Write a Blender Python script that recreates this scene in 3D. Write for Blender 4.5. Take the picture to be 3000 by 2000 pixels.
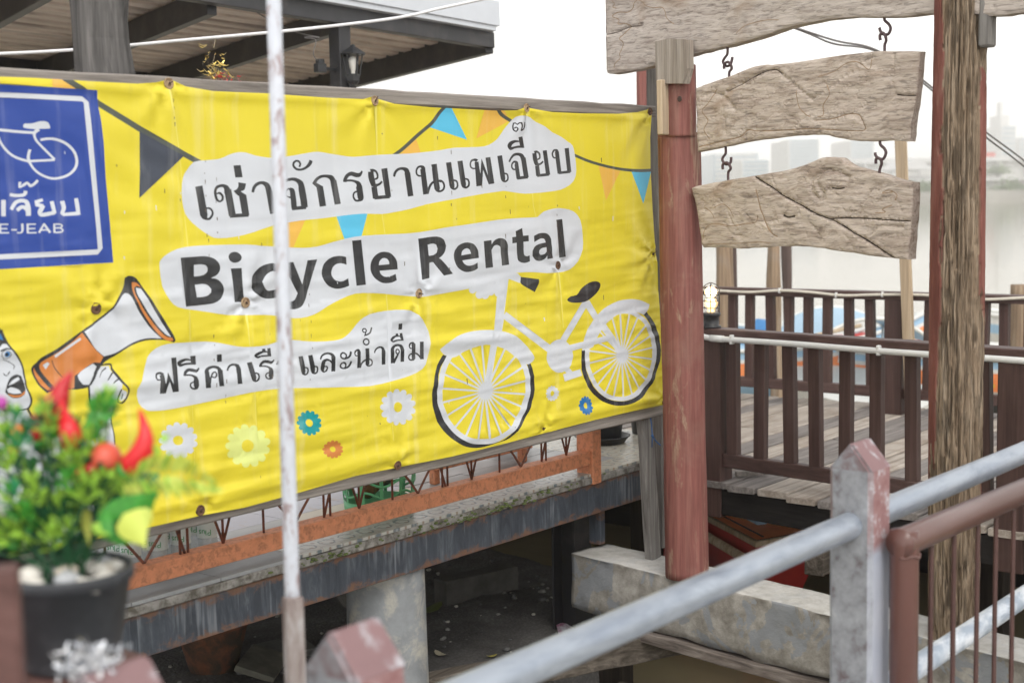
import bpy, bmesh, math, random
from mathutils import Vector, Matrix, noise, geometry
import numpy as np
random.seed(11)
R = math.radians
scene = bpy.context.scene
for o in list(bpy.data.objects):
    bpy.data.objects.remove(o)
COL = scene.collection

# ------------------------------------------------------------------ camera
cam_data = bpy.data.cameras.new('camera')
cam = bpy.data.objects.new('camera', cam_data)
COL.objects.link(cam)
cam_data.sensor_width = 36.0
cam_data.lens = 50.0
cam_data.clip_start = 0.05
cam_data.clip_end = 9000.0
yaw, pitch, roll = 0.6789, 0.1011, 0.0200
fw = Vector((math.cos(yaw) * math.cos(pitch), math.sin(yaw) * math.cos(pitch), -math.sin(pitch)))
rt = Vector((math.sin(yaw), -math.cos(yaw), 0))
dn = fw.cross(rt)
rt2 = rt * math.cos(roll) + dn * math.sin(roll)
dn2 = dn * math.cos(roll) - rt * math.sin(roll)
cam.matrix_world = Matrix(((rt2.x, -dn2.x, -fw.x, -5.8011), (rt2.y, -dn2.y, -fw.y, -3.8025),
                           (rt2.z, -dn2.z, -fw.z, 2.766), (0, 0, 0, 1)))
cam_data.dof.use_dof = True
cam_data.dof.focus_distance = 6.3
cam_data.dof.aperture_fstop = 2.8
scene.camera = cam

# ------------------------------------------------------------------ sky, sun, exposure
SUN_EL, SUN_AZ = R(50), R(232)         # azimuth measured from +X towards +Y
world = bpy.data.worlds.new('World')
scene.world = world
world.use_nodes = True
wn, wl = world.node_tree.nodes, world.node_tree.links
bg = wn['Background']
sky = wn.new('ShaderNodeTexSky')
sky.sky_type = 'NISHITA'
sky.sun_disc = False
sky.sun_elevation = SUN_EL
sky.sun_rotation = R(90) - SUN_AZ
sky.air_density = 1.0
sky.dust_density = 1.0
sky.ozone_density = 1.0
hs = wn.new('ShaderNodeHueSaturation')     # thick hazy sky: nearly colourless
hs.inputs['Saturation'].default_value = 0.05
hs.inputs['Value'].default_value = 1.0
wl.new(sky.outputs[0], hs.inputs['Color'])
tint = wn.new('ShaderNodeMix'); tint.data_type = 'RGBA'; tint.blend_type = 'MULTIPLY'; tint.inputs[0].default_value = 1.0
tint.inputs[7].default_value = (1.0, 0.985, 0.955, 1)          # warm city haze
wl.new(hs.outputs[0], tint.inputs[6])
wl.new(tint.outputs[2], bg.inputs['Color'])
bg.inputs['Strength'].default_value = 0.15
sun_d = bpy.data.lights.new('sun', 'SUN')
sun_d.energy = 0.6
sun_d.angle = R(25)
sun_d.color = (1.0, 0.95, 0.88)
sun = bpy.data.objects.new('sun', sun_d)
COL.objects.link(sun)
sun.rotation_euler = Vector((math.cos(SUN_AZ) * math.cos(SUN_EL), math.sin(SUN_AZ) * math.cos(SUN_EL), math.sin(SUN_EL))).to_track_quat('Z', 'Y').to_euler()
sun.location = (0, 0, 30)
vs = scene.view_settings
vs.view_transform = 'Standard'
vs.look = 'None'
vs.gamma = 1.0
vs.exposure = 1.03
vs.use_curve_mapping = False
scene.render.engine = 'CYCLES'
scene.render.resolution_x = 1024
scene.render.resolution_y = 682
scene.cycles.max_bounces = 9
scene.cycles.volume_bounces = 6
scene.cycles.transparent_max_bounces = 12

# ------------------------------------------------------------------ helpers
def V(*a):
    return Vector(a[0]) if len(a) == 1 else Vector(a)

def tag(o, label, cat, group=None):
    o['label'] = label
    o['category'] = cat
    if group: o['group'] = group
    return o

def root_of(p):
    while p.parent: p = p.parent
    return p

def thing(name, label, cat, loc, group=None):
    o = bpy.data.objects.new(name, None)
    o.empty_display_size = 0.1
    o.location = loc
    COL.objects.link(o)
    return tag(o, label, cat, group)

def link_mesh(name, me, mat, parent=None, smooth=False):
    mats = mat if isinstance(mat, (list, tuple)) else [mat]
    for m in mats: me.materials.append(m)
    if smooth:
        for p in me.polygons: p.use_smooth = True
    o = bpy.data.objects.new(name, me)
    COL.objects.link(o)
    if parent is not None: o.parent = parent
    return o

def obj(name, verts, faces, mat, parent=None, smooth=False, idx=None):
    """verts in world metres; a child is stored relative to its thing's base"""
    off = Vector((0, 0, 0))
    if parent is not None:
        off = root_of(parent).location
    me = bpy.data.meshes.new(name)
    me.from_pydata([(v[0] - off.x, v[1] - off.y, v[2] - off.z) for v in verts], [], faces)
    if idx is not None:
        me.polygons.foreach_set('material_index', idx)
    me.update()
    return link_mesh(name, me, mat, parent, smooth)

def single(name, label, cat, verts, faces, mat, smooth=False, group=None, idx=None):
    """a thing that is one mesh: origin at its base centre"""
    vv = np.array([tuple(v) for v in verts])
    c = ((vv[:, 0].min() + vv[:, 0].max()) / 2, (vv[:, 1].min() + vv[:, 1].max()) / 2, vv[:, 2].min())
    o = obj(name, [tuple(v) for v in (vv - np.array(c))], faces, mat, None, smooth, idx)
    o.location = c
    return tag(o, label, cat, group)

class MB:
    """collects shapes into one mesh"""
    def __init__(s):
        s.v, s.f, s.m = [], [], []
    def add(s, vf, m=0):
        v, f = vf
        b = len(s.v)
        s.v += [tuple(x) for x in v]
        s.f += [tuple(i + b for i in q) for q in f]
        s.m += [m] * len(f)
        return s
    def build(s, name, mat, parent=None, smooth=False):
        return obj(name, s.v, s.f, mat, parent, smooth, s.m if any(s.m) else None)
    def single(s, name, label, cat, mat, smooth=False, group=None):
        return single(name, label, cat, s.v, s.f, mat, smooth, group, s.m if any(s.m) else None)

def frame(p0, p1, up=(0, 0, 1)):
    a = (V(p1) - V(p0)); L = a.length; a.normalize()
    u = V(up)
    if abs(a.dot(u)) > 0.98: u = Vector((0, 1, 0)) if abs(a.y) < 0.9 else Vector((1, 0, 0))
    s = a.cross(u).normalized(); u = s.cross(a).normalized()
    return a, s, u, L

def bar(p0, p1, w, h, up=(0, 0, 1), bev=0.004, seg=1, rough=0.0, seed=0):
    """rectangular timber from p0 to p1 (centre line); w across, h along up"""
    a, s, u, L = frame(p0, p1, up)
    b = min(bev, w * .3, h * .3)
    prof = [(-w/2 + b, -h/2), (w/2 - b, -h/2), (w/2, -h/2 + b), (w/2, h/2 - b), (w/2 - b, h/2), (-w/2 + b, h/2), (-w/2, h/2 - b), (-w/2, -h/2 + b)]
    rings = [0.0] + [i / seg for i in range(1, seg)] + [1.0]
    v, f = [], []
    P0 = V(p0)
    n = len(prof)
    def ring(t, sh):
        for (x, y) in prof:
            d = 0
            q = P0 + a * (L * t)
            if rough:
                d = rough * noise.noise(Vector((x * 9 + seed * 3.1, y * 9, t * L * 5 + seed)))
            v.append(q + s * (x * sh + d) + u * (y * sh + d))
    ring_ts = [(0.0, 1 - b / max(w, h) * 2)] + [(min(max(t, b / L), 1 - b / L), 1.0) for t in rings] + [(1.0, 1 - b / max(w, h) * 2)]
    for t, sh in ring_ts: ring(t, sh)
    m = len(ring_ts)
    for i in range(m - 1):
        for k in range(n):
            f.append((i * n + k, i * n + (k + 1) % n, (i + 1) * n + (k + 1) % n, (i + 1) * n + k))
    f.append(tuple(range(n - 1, -1, -1)))
    f.append(tuple((m - 1) * n + k for k in range(n)))
    return v, f

def box(c, sx, sy, sz, bev=0.004, rz=0.0):
    c = V(c)
    d = Vector((math.cos(rz), math.sin(rz), 0))
    return bar(c - d * sx / 2, c + d * sx / 2, sy, sz, (0, 0, 1), bev)

def tube(pts, r, n=10, cap=True, closed=False):
    pts = [V(p) for p in pts]
    m = len(pts)
    rr = r if isinstance(r, (list, tuple)) else [r] * m
    v, f = [], []
    prev = None
    for i, p in enumerate(pts):
        if closed: t = pts[(i + 1) % m] - pts[i - 1]
        else: t = pts[min(i + 1, m - 1)] - pts[max(i - 1, 0)]
        t.normalize()
        if prev is None:
            s = t.orthogonal().normalized()
        else:
            s = (prev - t * prev.dot(t)).normalized()
        prev = s
        u = t.cross(s)
        for k in range(n):
            a = 2 * math.pi * k / n
            v.append(p + (s * math.cos(a) + u * math.sin(a)) * rr[i])
    for i in range(m if closed else m - 1):
        for k in range(n):
            j = (i + 1) % m
            f.append((i * n + k, i * n + (k + 1) % n, j * n + (k + 1) % n, j * n + k))
    if cap and not closed:
        f.append(tuple(range(n - 1, -1, -1)))
        f.append(tuple((m - 1) * n + k for k in range(n)))
    return v, f

def smooth_pts(pts, n=6, closed=False):
    """Catmull-Rom through tuples of any length"""
    P = [np.array(p, float) for p in pts]
    m = len(P)
    out = []
    rng = range(m) if closed else range(m - 1)
    for i in rng:
        if closed:
            p0, p1, p2, p3 = P[i - 1], P[i], P[(i + 1) % m], P[(i + 2) % m]
        else:
            p0, p1, p2, p3 = P[max(i - 1, 0)], P[i], P[i + 1], P[min(i + 2, m - 1)]
        for k in range(n):
            t = k / n
            out.append(tuple(0.5 * ((2 * p1) + (-p0 + p2) * t + (2 * p0 - 5 * p1 + 4 * p2 - p3) * t * t + (-p0 + 3 * p1 - 3 * p2 + p3) * t ** 3)))
    if not closed: out.append(tuple(P[-1]))
    return out

def lathe(prof, c, n=32, axis=None, cap=False):
    """prof: (radius, height) pairs"""
    c = V(c)
    a = V(axis).normalized() if axis else Vector((0, 0, 1))
    s = a.orthogonal().normalized(); u = a.cross(s)
    v, f = [], []
    for (r, h) in prof:
        for k in range(n):
            t = 2 * math.pi * k / n
            v.append(c + a * h + (s * math.cos(t) + u * math.sin(t)) * max(r, 1e-5))
    for i in range(len(prof) - 1):
        for k in range(n):
            f.append((i * n + k, i * n + (k + 1) % n, (i + 1) * n + (k + 1) % n, (i + 1) * n + k))
    if cap:
        f.append(tuple(range(n - 1, -1, -1)))
        f.append(tuple((len(prof) - 1) * n + k for k in range(n)))
    return v, f

def ico(c, r, sub=1, sc=(1, 1, 1), jit=0.0, seed=0):
    bm = bmesh.new()
    bmesh.ops.create_icosphere(bm, subdivisions=sub, radius=1)
    v = []
    for x in bm.verts:
        k = 1 + (jit * noise.noise(x.co * 1.7 + Vector((seed * 7.3, seed * 1.9, seed))) if jit else 0)
        v.append((c[0] + x.co.x * r * sc[0] * k, c[1] + x.co.y * r * sc[1] * k, c[2] + x.co.z * r * sc[2] * k))
    f = [tuple(q.index for q in p.verts) for p in bm.faces]
    bm.free()
    return v, f

# ------------------------------------------------------------------ materials
def newmat(name):
    m = bpy.data.materials.new(name)
    m.use_nodes = True
    nt = m.node_tree
    b = nt.nodes['Principled BSDF']
    return m, nt, b

def nd(nt, kind, **kw):
    n = nt.nodes.new(kind)
    for k, v in kw.items():
        if k in n.inputs: n.inputs[k].default_value = v
        else: setattr(n, k, v)
    return n

def coords(nt, scale=(1, 1, 1), kind='Object'):
    tc = nd(nt, 'ShaderNodeTexCoord')
    mp = nd(nt, 'ShaderNodeMapping')
    mp.inputs['Scale'].default_value = scale
    nt.links.new(tc.outputs[kind], mp.inputs['Vector'])
    return mp.outputs[0]

def noise_n(nt, vec, scale, detail=4, rough=0.55, dist=0.0):
    n = nd(nt, 'ShaderNodeTexNoise')
    n.inputs['Scale'].default_value = scale
    n.inputs['Detail'].default_value = detail
    n.inputs['Roughness'].default_value = rough
    n.inputs['Distortion'].default_value = dist
    nt.links.new(vec, n.inputs['Vector'])
    return n.outputs['Fac']

def ramp(nt, fac, stops):
    r = nd(nt, 'ShaderNodeValToRGB')
    e = r.color_ramp.elements
    while len(e) < len(stops): e.new(0.5)
    for i, (p, c) in enumerate(stops):
        e[i].position = p
        e[i].color = (c[0], c[1], c[2], 1) if isinstance(c, (tuple, list)) else (c, c, c, 1)
    nt.links.new(fac, r.inputs[0])
    return r.outputs['Color']

def mix(nt, fac, a, b, mode='MIX'):
    m = nd(nt, 'ShaderNodeMix', data_type='RGBA', blend_type=mode)
    for s, x in ((0, fac), (6, a), (7, b)):
        if hasattr(x, 'links'): nt.links.new(x, m.inputs[s])
        elif s == 0: m.inputs[0].default_value = x
        else: m.inputs[s].default_value = (x[0], x[1], x[2], 1)
    return m.outputs[2]

def bump(nt, b, h, strength=0.3, dist=0.01, prev=None):
    n = nd(nt, 'ShaderNodeBump')
    n.inputs['Strength'].default_value = strength
    n.inputs['Distance'].default_value = dist
    nt.links.new(h, n.inputs['Height'])
    if prev: nt.links.new(prev, n.inputs['Normal'])
    nt.links.new(n.outputs[0], b.inputs['Normal'])
    return n.outputs[0]

def plain(name, col, rough=0.6, metal=0.0, var=0.12, scale=9.0, bmp=0.15, emit=None, dirt=None, dirt_amt=0.4, dirt_scale=4.0, stretch=(1, 1, 1)):
    """painted / plastic / concrete: colour with slow variation, fine relief and optional stains"""
    m, nt, b = newmat(name)
    v = coords(nt, stretch)
    n1 = noise_n(nt, v, scale, 6, 0.6)
    lo = [max(0, c * (1 - var)) for c in col]; hi = [min(1, c * (1 + var)) for c in col]
    c = ramp(nt, n1, [(0.3, lo), (0.7, hi)])
    if dirt:
        n2 = noise_n(nt, v, dirt_scale, 8, 0.65, 0.4)
        k = ramp(nt, n2, [(0.62 - dirt_amt * .35, 0.0), (0.72 - dirt_amt * .2, 1.0)])
        c = mix(nt, k, c, dirt)
    nt.links.new(c, b.inputs['Base Color'])
    b.inputs['Roughness'].default_value = rough
    b.inputs['Metallic'].default_value = metal
    if bmp:
        n3 = noise_n(nt, v, scale * 9, 5, 0.6)
        bump(nt, b, n3, bmp, 0.004)
    if emit:
        b.inputs['Emission Color'].default_value = (*emit[:3], 1)
        b.inputs['Emission Strength'].default_value = emit[3]
    return m

def wood(name, axis, c_dark, c_mid, c_light, scale=1.0, rough=0.85, bmp=0.5, stain=None, stain_amt=0.5, crack=0.5, paint=None, paint_amt=0.0):
    """weathered timber with grain running along axis (0 x, 1 y, 2 z)"""
    m, nt, b = newmat(name)
    st = [26.0 * scale] * 3; st[axis] = 1.6 * scale
    v = coords(nt, st)
    n1 = noise_n(nt, v, 1.0, 8, 0.62, 1.1)
    st2 = [90.0 * scale] * 3; st2[axis] = 3.0 * scale
    v2 = coords(nt, st2)
    n2 = noise_n(nt, v2, 1.0, 5, 0.6, 0.3)
    c = ramp(nt, n1, [(0.25, c_dark), (0.5, c_mid), (0.75, c_light)])
    fine = ramp(nt, n2, [(0.3, 0.62), (0.62, 1.12)])
    c = mix(nt, 0.75, c, fine, 'MULTIPLY')
    v3 = coords(nt, (1, 1, 1))
    n3 = noise_n(nt, v3, 3.2, 6, 0.6, 0.5)
    if stain:
        k = ramp(nt, n3, [(0.5, 0.0), (0.75, stain_amt)])
        c = mix(nt, k, c, stain)
    if paint:
        n4 = noise_n(nt, coords(nt, [9 if i != axis else 2.5 for i in range(3)]), 1.0, 8, 0.7, 0.6)
        k = ramp(nt, n4, [(1.0 - paint_amt - .06, 0.0), (1.0 - paint_amt + .03, 1.0)])
        c = mix(nt, k, c, paint)
    nt.links.new(c, b.inputs['Base Color'])
    b.inputs['Roughness'].default_value = rough
    b.inputs['Specular IOR Level'].default_value = 0.25
    nb = bump(nt, b, n1, bmp, 0.006)
    bump(nt, b, n2, bmp * crack, 0.004, nb)
    return m

# ------------------------------------------------------------------ printed vinyl banner (vector print cut into the cloth's own mesh)
def strip_polys(a, smooth):
    l = [(a[i], a[i + 1]) for i in range(0, len(a), 4)]
    r = [(a[i + 2], a[i + 3]) for i in range(0, len(a), 4)]
    if smooth: l, r = smooth_pts(l, 4), smooth_pts(r, 4)
    return [[l[i], l[i + 1], r[i + 1], r[i]] for i in range(len(l) - 1)]

def corner_smooth(p, n=3):
    m = len(p)
    cor = []
    for i in range(m):
        a, b, c = Vector(p[i - 1]), Vector(p[i]), Vector(p[(i + 1) % m])
        cor.append((b - a).length > 1e-6 and (c - b).length > 1e-6 and (b - a).angle(c - b) > 0.75)
    out = []
    for i in range(m):
        p1, p2 = np.array(p[i], float), np.array(p[(i + 1) % m], float)
        p0 = p1 - (p2 - p1) if cor[i] else np.array(p[i - 1], float)
        p3 = p2 + (p2 - p1) if cor[(i + 1) % m] else np.array(p[(i + 2) % m], float)
        if cor[i] and cor[(i + 1) % m]:
            out.append(tuple(p1)); continue
        for k in range(n):
            t = k / n
            out.append(tuple(0.5 * ((2 * p1) + (-p0 + p2) * t + (2 * p0 - 5 * p1 + 4 * p2 - p3) * t * t + (-p0 + 3 * p1 - 3 * p2 + p3) * t ** 3)))
    return out

def art_polys(kind, a):
    if kind in 'LS': return strip_polys(a, kind == 'S')
    p = [(a[i], a[i + 1]) for i in range(0, len(a), 2)]
    if kind == 'E': return [smooth_pts(p, 2, True)]
    if kind == 'Q': return [p]
    return [corner_smooth(p)]

ART = [
    ('q', 'L', [-14239, 7178, -14192, 7187, -14164, 6809, -14143, 6813, -14087, 6259, -14073, 6260, -14011, 5085, -13997, 5086, -13988, 4520, -13967, 4520, -14015, 2355, -14001, 2354, -14028, 734, -14017, 733]),
    ('q', 'L', [-9477, 7079, -9412, 7084, -9423, 6167, -9396, 6168, -9345, 5037, -9327, 5038, -9277, 4645, -9259, 4645, -9275, 3467, -9246, 3465, -9265, 1745, -9246, 1743, -9212, 667, -9197, 666]),
    ('q', 'L', [-4862, 7116, -4779, 7123, -4764, 6468, -4728, 6470, -4654, 5153, -4630, 5154, -4542, 4855, -4519, 4858]),
    ('q', 'L', [-12808, 3495, -12755, 3495, -12763, 3166, -12741, 3166, -12655, 2018, -12639, 2018, -12645, 1110, -12630, 1109]),
    ('q', 'L', [-3819, 3667, -3731, 3668, -3709, 3093, -3671, 3092, -3645, 2400, -3620, 2399]),
    ('o', 'P', [-16383, 7257, -16194, 7256, -15878, 7097, -16393, 7083]),
    ('g', 'L', [-16205, 7229, -16146, 7306, -15898, 7070, -15832, 7145, -15595, 6863, -15531, 6939, -14852, 6490, -14790, 6570, -14018, 6104, -13959, 6183, -13560, 5910, -13502, 5990]),
    ('n', 'P', [-14827, 6492, -13983, 6109, -14886, 5428]),
    ('o', 'P', [-8320, 6515, -8166, 6179, -8849, 6158]),
    ('o', 'P', [-6245, 7172, -5725, 7167, -5346, 6938, -6499, 6536]),
    ('b', 'P', [-7484, 7177, -7331, 7183, -6788, 6504, -7974, 6740]),
    ('g', 'S', [-7481, 7207, -7399, 7168, -7683, 7033, -7601, 6995, -7902, 6831, -7829, 6786, -8288, 6597, -8223, 6548, -8710, 6339, -8650, 6288, -9080, 6156, -9025, 6102]),
    ('g', 'S', [-5931, 7174, -5851, 7220, -5715, 7021, -5647, 7075, -5326, 6885, -5269, 6944]),
    ('o', 'P', [-2191, 5995, -1303, 5885, -1909, 5208]),
    ('b', 'P', [-855, 5877, 20, 5887, -372, 5105]),
    ('g', 'S', [-3268, 6239, -3227, 6296, -2486, 6054, -2451, 6113, -1530, 5917, -1508, 5979, -673, 5858, -664, 5930, 9, 5867, 8, 5940]),
    ('b', 'P', [-10584, 5128, -9711, 5123, -9924, 4622, -10345, 4580]),
    ('o', 'P', [-11909, 4987, -11276, 5044, -11632, 4505, -11971, 4519]),
    ('w', 'E', [-14063, 5535, -14002, 5758, -13926, 5870, -13778, 6011, -13527, 6041, -13235, 6066, -13047, 6131, -12858, 6179, -12669, 6181, -12480, 6137, -12288, 6109, -12014, 6094, -11611, 6133, -11198, 6192, -10945, 6213, -10691, 6186, -10346, 6152, -10038, 6130, -9538, 6166, -8978, 6191, -8497, 6210, -8002, 6249, -7596, 6287, -7180, 6340, -6432, 6365, -6101, 6412, -5818, 6536, -5585, 6740, -5410, 6872, -5175, 7015, -4882, 7052, -4706, 7014, -4469, 6927, -4169, 6832, -3927, 6720, -3618, 6637, -3368, 6530, -3178, 6442, -3094, 6231, -3038, 5890, -3135, 5662, -3459, 5512, -3901, 5441, -4754, 5397, -5109, 5408, -5570, 5456, -5797, 5451, -6466, 5394, -7217, 5313, -8041, 5224, -8539, 5139, -9023, 5083, -9354, 5057, -9859, 5075, -10395, 5049, -10916, 5011, -11420, 4986, -12071, 4919, -12546, 4814, -12931, 4750, -13304, 4734, -13484, 4775, -13729, 4920, -13933, 5083, -14029, 5254]),
    ('w', 'P', [-5863, 3690, -5510, 3670, -5800, 2502, -6065, 2525]),
    ('w', 'P', [-5760, 3735, -5302, 3727, -5097, 3613, -5145, 3486, -5496, 3595, -5711, 3614]),
    ('w', 'L', [-5789, 2793, -5629, 2910, -4228, 1903, -4055, 2022]),
    ('w', 'E', [-3267, 1729, -3301, 1602, -3394, 1497, -3532, 1427, -3699, 1400, -3874, 1419, -4036, 1481, -4165, 1579, -4248, 1699, -4274, 1829, -4240, 1953, -4152, 2057, -4017, 2128, -3853, 2157, -3679, 2142, -3514, 2082, -3381, 1985, -3295, 1862]),
    ('w', 'L', [-2848, 2982, -2615, 2884, -3743, 2166, -3529, 2070]),
    ('w', 'L', [-2839, 2897, -2624, 2956, -2501, 2527, -2290, 2593, -1874, 1971, -1659, 2038, -1535, 1617, -1288, 1684]),
    ('w', 'L', [-3372, 1843, -3431, 1989, -1867, 1949, -1925, 2084]),
    ('w', 'P', [-3639, 1355, -2987, 1401, -2942, 1249, -3590, 1187]),
    ('w', 'L', [-3639, 1465, -3487, 1532, -3421, 1297, -3267, 1364]),
    ('w', 'L', [-6398, 1277, -6392, 1317, -4936, 1036, -4930, 1078]),
    ('w', 'L', [-6408, 1280, -6383, 1314, -5043, 747, -5016, 782]),
    ('w', 'L', [-6416, 1284, -6375, 1310, -5261, 505, -5218, 531]),
    ('w', 'L', [-6422, 1289, -6369, 1305, -5571, 331, -5516, 347]),
    ('w', 'L', [-6425, 1294, -6365, 1300, -5943, 240, -5882, 244]),
    ('w', 'L', [-6426, 1299, -6364, 1295, -6345, 236, -6282, 229]),
    ('w', 'L', [-6426, 1304, -6365, 1290, -6743, 317, -6683, 301]),
    ('w', 'L', [-6423, 1309, -6367, 1285, -7106, 475, -7052, 451]),
    ('w', 'L', [-6419, 1313, -6372, 1281, -7406, 696, -7362, 664]),
    ('w', 'L', [-6412, 1316, -6379, 1278, -7622, 961, -7592, 924]),
    ('w', 'L', [-6403, 1318, -6388, 1277, -7739, 1249, -7725, 1209]),
    ('w', 'L', [-6392, 1317, -6398, 1277, -7750, 1539, -7755, 1501]),
    ('w', 'L', [-6383, 1314, -6408, 1280, -7655, 1810, -7678, 1776]),
    ('w', 'L', [-6375, 1310, -6416, 1284, -7461, 2042, -7500, 2016]),
    ('w', 'L', [-6369, 1305, -6422, 1289, -7181, 2217, -7231, 2200]),
    ('w', 'L', [-6365, 1300, -6425, 1294, -6834, 2323, -6892, 2316]),
    ('w', 'L', [-6364, 1295, -6426, 1299, -6445, 2348, -6507, 2351]),
    ('w', 'L', [-6365, 1290, -6426, 1304, -6043, 2288, -6105, 2301]),
    ('w', 'L', [-6367, 1285, -6423, 1309, -5661, 2145, -5719, 2168]),
    ('w', 'L', [-6372, 1281, -6419, 1313, -5333, 1929, -5382, 1960]),
    ('w', 'L', [-6379, 1278, -6412, 1316, -5088, 1655, -5123, 1694]),
    ('w', 'L', [-6388, 1277, -6403, 1318, -4951, 1349, -4967, 1391]),
    ('w', 'L', [-1345, 1542, -1336, 1578, 61, 1296, 71, 1334]),
    ('w', 'L', [-1357, 1545, -1325, 1575, -56, 1017, -22, 1048]),
    ('w', 'L', [-1365, 1549, -1316, 1571, -278, 785, -226, 807]),
    ('w', 'L', [-1370, 1554, -1311, 1566, -583, 619, -522, 630]),
    ('w', 'L', [-1373, 1558, -1308, 1562, -947, 532, -881, 534]),
    ('w', 'L', [-1374, 1563, -1307, 1557, -1337, 530, -1270, 523]),
    ('w', 'L', [-1373, 1567, -1308, 1553, -1722, 610, -1657, 595]),
    ('w', 'L', [-1371, 1571, -1310, 1549, -2070, 766, -2012, 743]),
    ('w', 'L', [-1366, 1574, -1315, 1545, -2355, 982, -2307, 953]),
    ('w', 'L', [-1359, 1578, -1322, 1542, -2556, 1242, -2522, 1208]),
    ('w', 'L', [-1348, 1579, -1333, 1541, -2658, 1525, -2644, 1487]),
    ('w', 'L', [-1336, 1578, -1345, 1542, -2656, 1808, -2665, 1772]),
    ('w', 'L', [-1325, 1575, -1357, 1545, -2550, 2071, -2580, 2041]),
    ('w', 'L', [-1316, 1571, -1365, 1549, -2350, 2295, -2396, 2274]),
    ('w', 'L', [-1311, 1566, -1370, 1554, -2068, 2464, -2125, 2451]),
    ('w', 'L', [-1308, 1562, -1373, 1558, -1725, 2563, -1788, 2559]),
    ('w', 'L', [-1307, 1557, -1374, 1563, -1344, 2584, -1410, 2588]),
    ('w', 'L', [-1308, 1553, -1373, 1567, -955, 2521, -1021, 2533]),
    ('w', 'L', [-1310, 1549, -1371, 1571, -589, 2378, -652, 2398]),
    ('w', 'L', [-1315, 1545, -1366, 1574, -280, 2164, -334, 2193]),
    ('w', 'L', [-1322, 1542, -1359, 1578, -56, 1896, -94, 1932]),
    ('w', 'L', [-1333, 1541, -1348, 1579, 62, 1598, 46, 1637]),
    ('w', 'E', [-6144, 1281, -6170, 1210, -6239, 1160, -6337, 1139, -6443, 1152, -6537, 1196, -6601, 1262, -6622, 1338, -6596, 1407, -6528, 1458, -6432, 1479, -6326, 1467, -6230, 1423, -6165, 1357]),
    ('w', 'E', [-1059, 1532, -1086, 1458, -1158, 1404, -1261, 1381, -1374, 1393, -1474, 1437, -1543, 1504, -1566, 1582, -1539, 1655, -1468, 1709, -1367, 1733, -1254, 1722, -1153, 1679, -1083, 1611]),
    ('w', 'L', [-6104, 2545, -5868, 2492, -6181, 2311, -5964, 2267, -6454, 1362, -6249, 1316]),
    ('k', 'P', [-7671, 2194, -7872, 2004, -8013, 1697, -8061, 1444, -8003, 1081, -7822, 748, -7539, 478, -7198, 279, -6848, 170, -6487, 139, -6064, 161, -5632, 201, -5241, 407, -4925, 680, -4746, 974, -4699, 1215, -4758, 1538, -4836, 1739, -4949, 1715, -4884, 1446, -4894, 1132, -4975, 862, -5180, 573, -5463, 368, -5795, 208, -6170, 177, -6588, 222, -6994, 349, -7338, 565, -7623, 868, -7830, 1189, -7901, 1490, -7855, 1808, -7727, 2005, -7527, 2147]),
    ('w', 'S', [-7538, 2183, -7417, 2101, -7756, 1945, -7607, 1892, -7892, 1625, -7736, 1593, -7903, 1355, -7745, 1346, -7836, 1106, -7684, 1123, -7622, 757, -7483, 796, -7344, 491, -7235, 559, -6970, 293, -6917, 390, -6537, 202, -6533, 314, -6144, 171, -6193, 285, -5770, 243, -5868, 351, -5392, 391, -5529, 483, -5064, 675, -5231, 742, -4896, 1016, -5077, 1060, -4853, 1270, -5038, 1286, -4919, 1604, -5098, 1595, -5064, 1845, -5218, 1799, -5297, 2020, -5416, 1945, -5637, 2214, -5717, 2120, -6137, 2357, -6167, 2250, -6530, 2386, -6501, 2275, -6957, 2328, -6894, 2222, -7315, 2239, -7243, 2136, -7538, 2183, -7417, 2101]),
    ('w', 'P', [-7778, 2311, -7565, 2427, -7267, 2530, -6915, 2582, -6506, 2590, -6091, 2561, -5720, 2495, -5345, 2360, -5020, 2157, -4801, 1962, -4703, 1830, -4751, 1765, -4921, 1712, -5114, 1802, -5303, 1942, -5570, 2123, -5889, 2255, -6151, 2313, -6515, 2337, -6875, 2281, -7131, 2157, -7356, 2107, -7527, 2147, -7671, 2210]),
    ('k', 'P', [-2933, 1835, -2954, 1489, -2869, 1186, -2627, 862, -2251, 612, -1867, 451, -1473, 370, -1002, 361, -519, 456, -165, 648, 160, 966, 332, 1382, 317, 1739, 214, 2024, 6, 2276, -271, 2511, -377, 2442, -137, 2209, 35, 1922, 135, 1599, 129, 1245, -18, 985, -304, 743, -725, 520, -1136, 455, -1537, 485, -1929, 591, -2311, 788, -2591, 1044, -2771, 1359, -2806, 1694, -2803, 1822]),
    ('w', 'S', [-2809, 1827, -2648, 1803, -2804, 1503, -2643, 1501, -2663, 1181, -2511, 1202, -2406, 881, -2275, 926, -2034, 636, -1950, 712, -1547, 495, -1525, 590, -1111, 461, -1158, 563, -670, 532, -778, 624, -300, 714, -448, 788, -38, 969, -209, 1024, 136, 1276, -46, 1310, 157, 1641, -27, 1648, 15, 1981, -156, 1959, -273, 2310, -417, 2259, -643, 2506, -730, 2425, -1084, 2621, -1099, 2524, -1587, 2618, -1527, 2522, -2067, 2479, -1964, 2395, -2469, 2281, -2338, 2213, -2705, 2033, -2555, 1984, -2809, 1827, -2648, 1803]),
    ('w', 'P', [-2880, 1976, -2781, 2206, -2525, 2441, -2139, 2670, -1749, 2790, -1353, 2857, -883, 2855, -474, 2796, -128, 2675, -200, 2564, -356, 2440, -686, 2523, -1092, 2554, -1492, 2527, -1888, 2390, -2214, 2193, -2410, 1988, -2476, 1865, -2666, 1828, -2915, 1815]),
    ('w', 'E', [-6605, 3450, -6631, 3399, -6696, 3371, -6774, 3376, -6836, 3413, -6858, 3466, -6832, 3517, -6768, 3545, -6690, 3540, -6628, 3504]),
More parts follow.
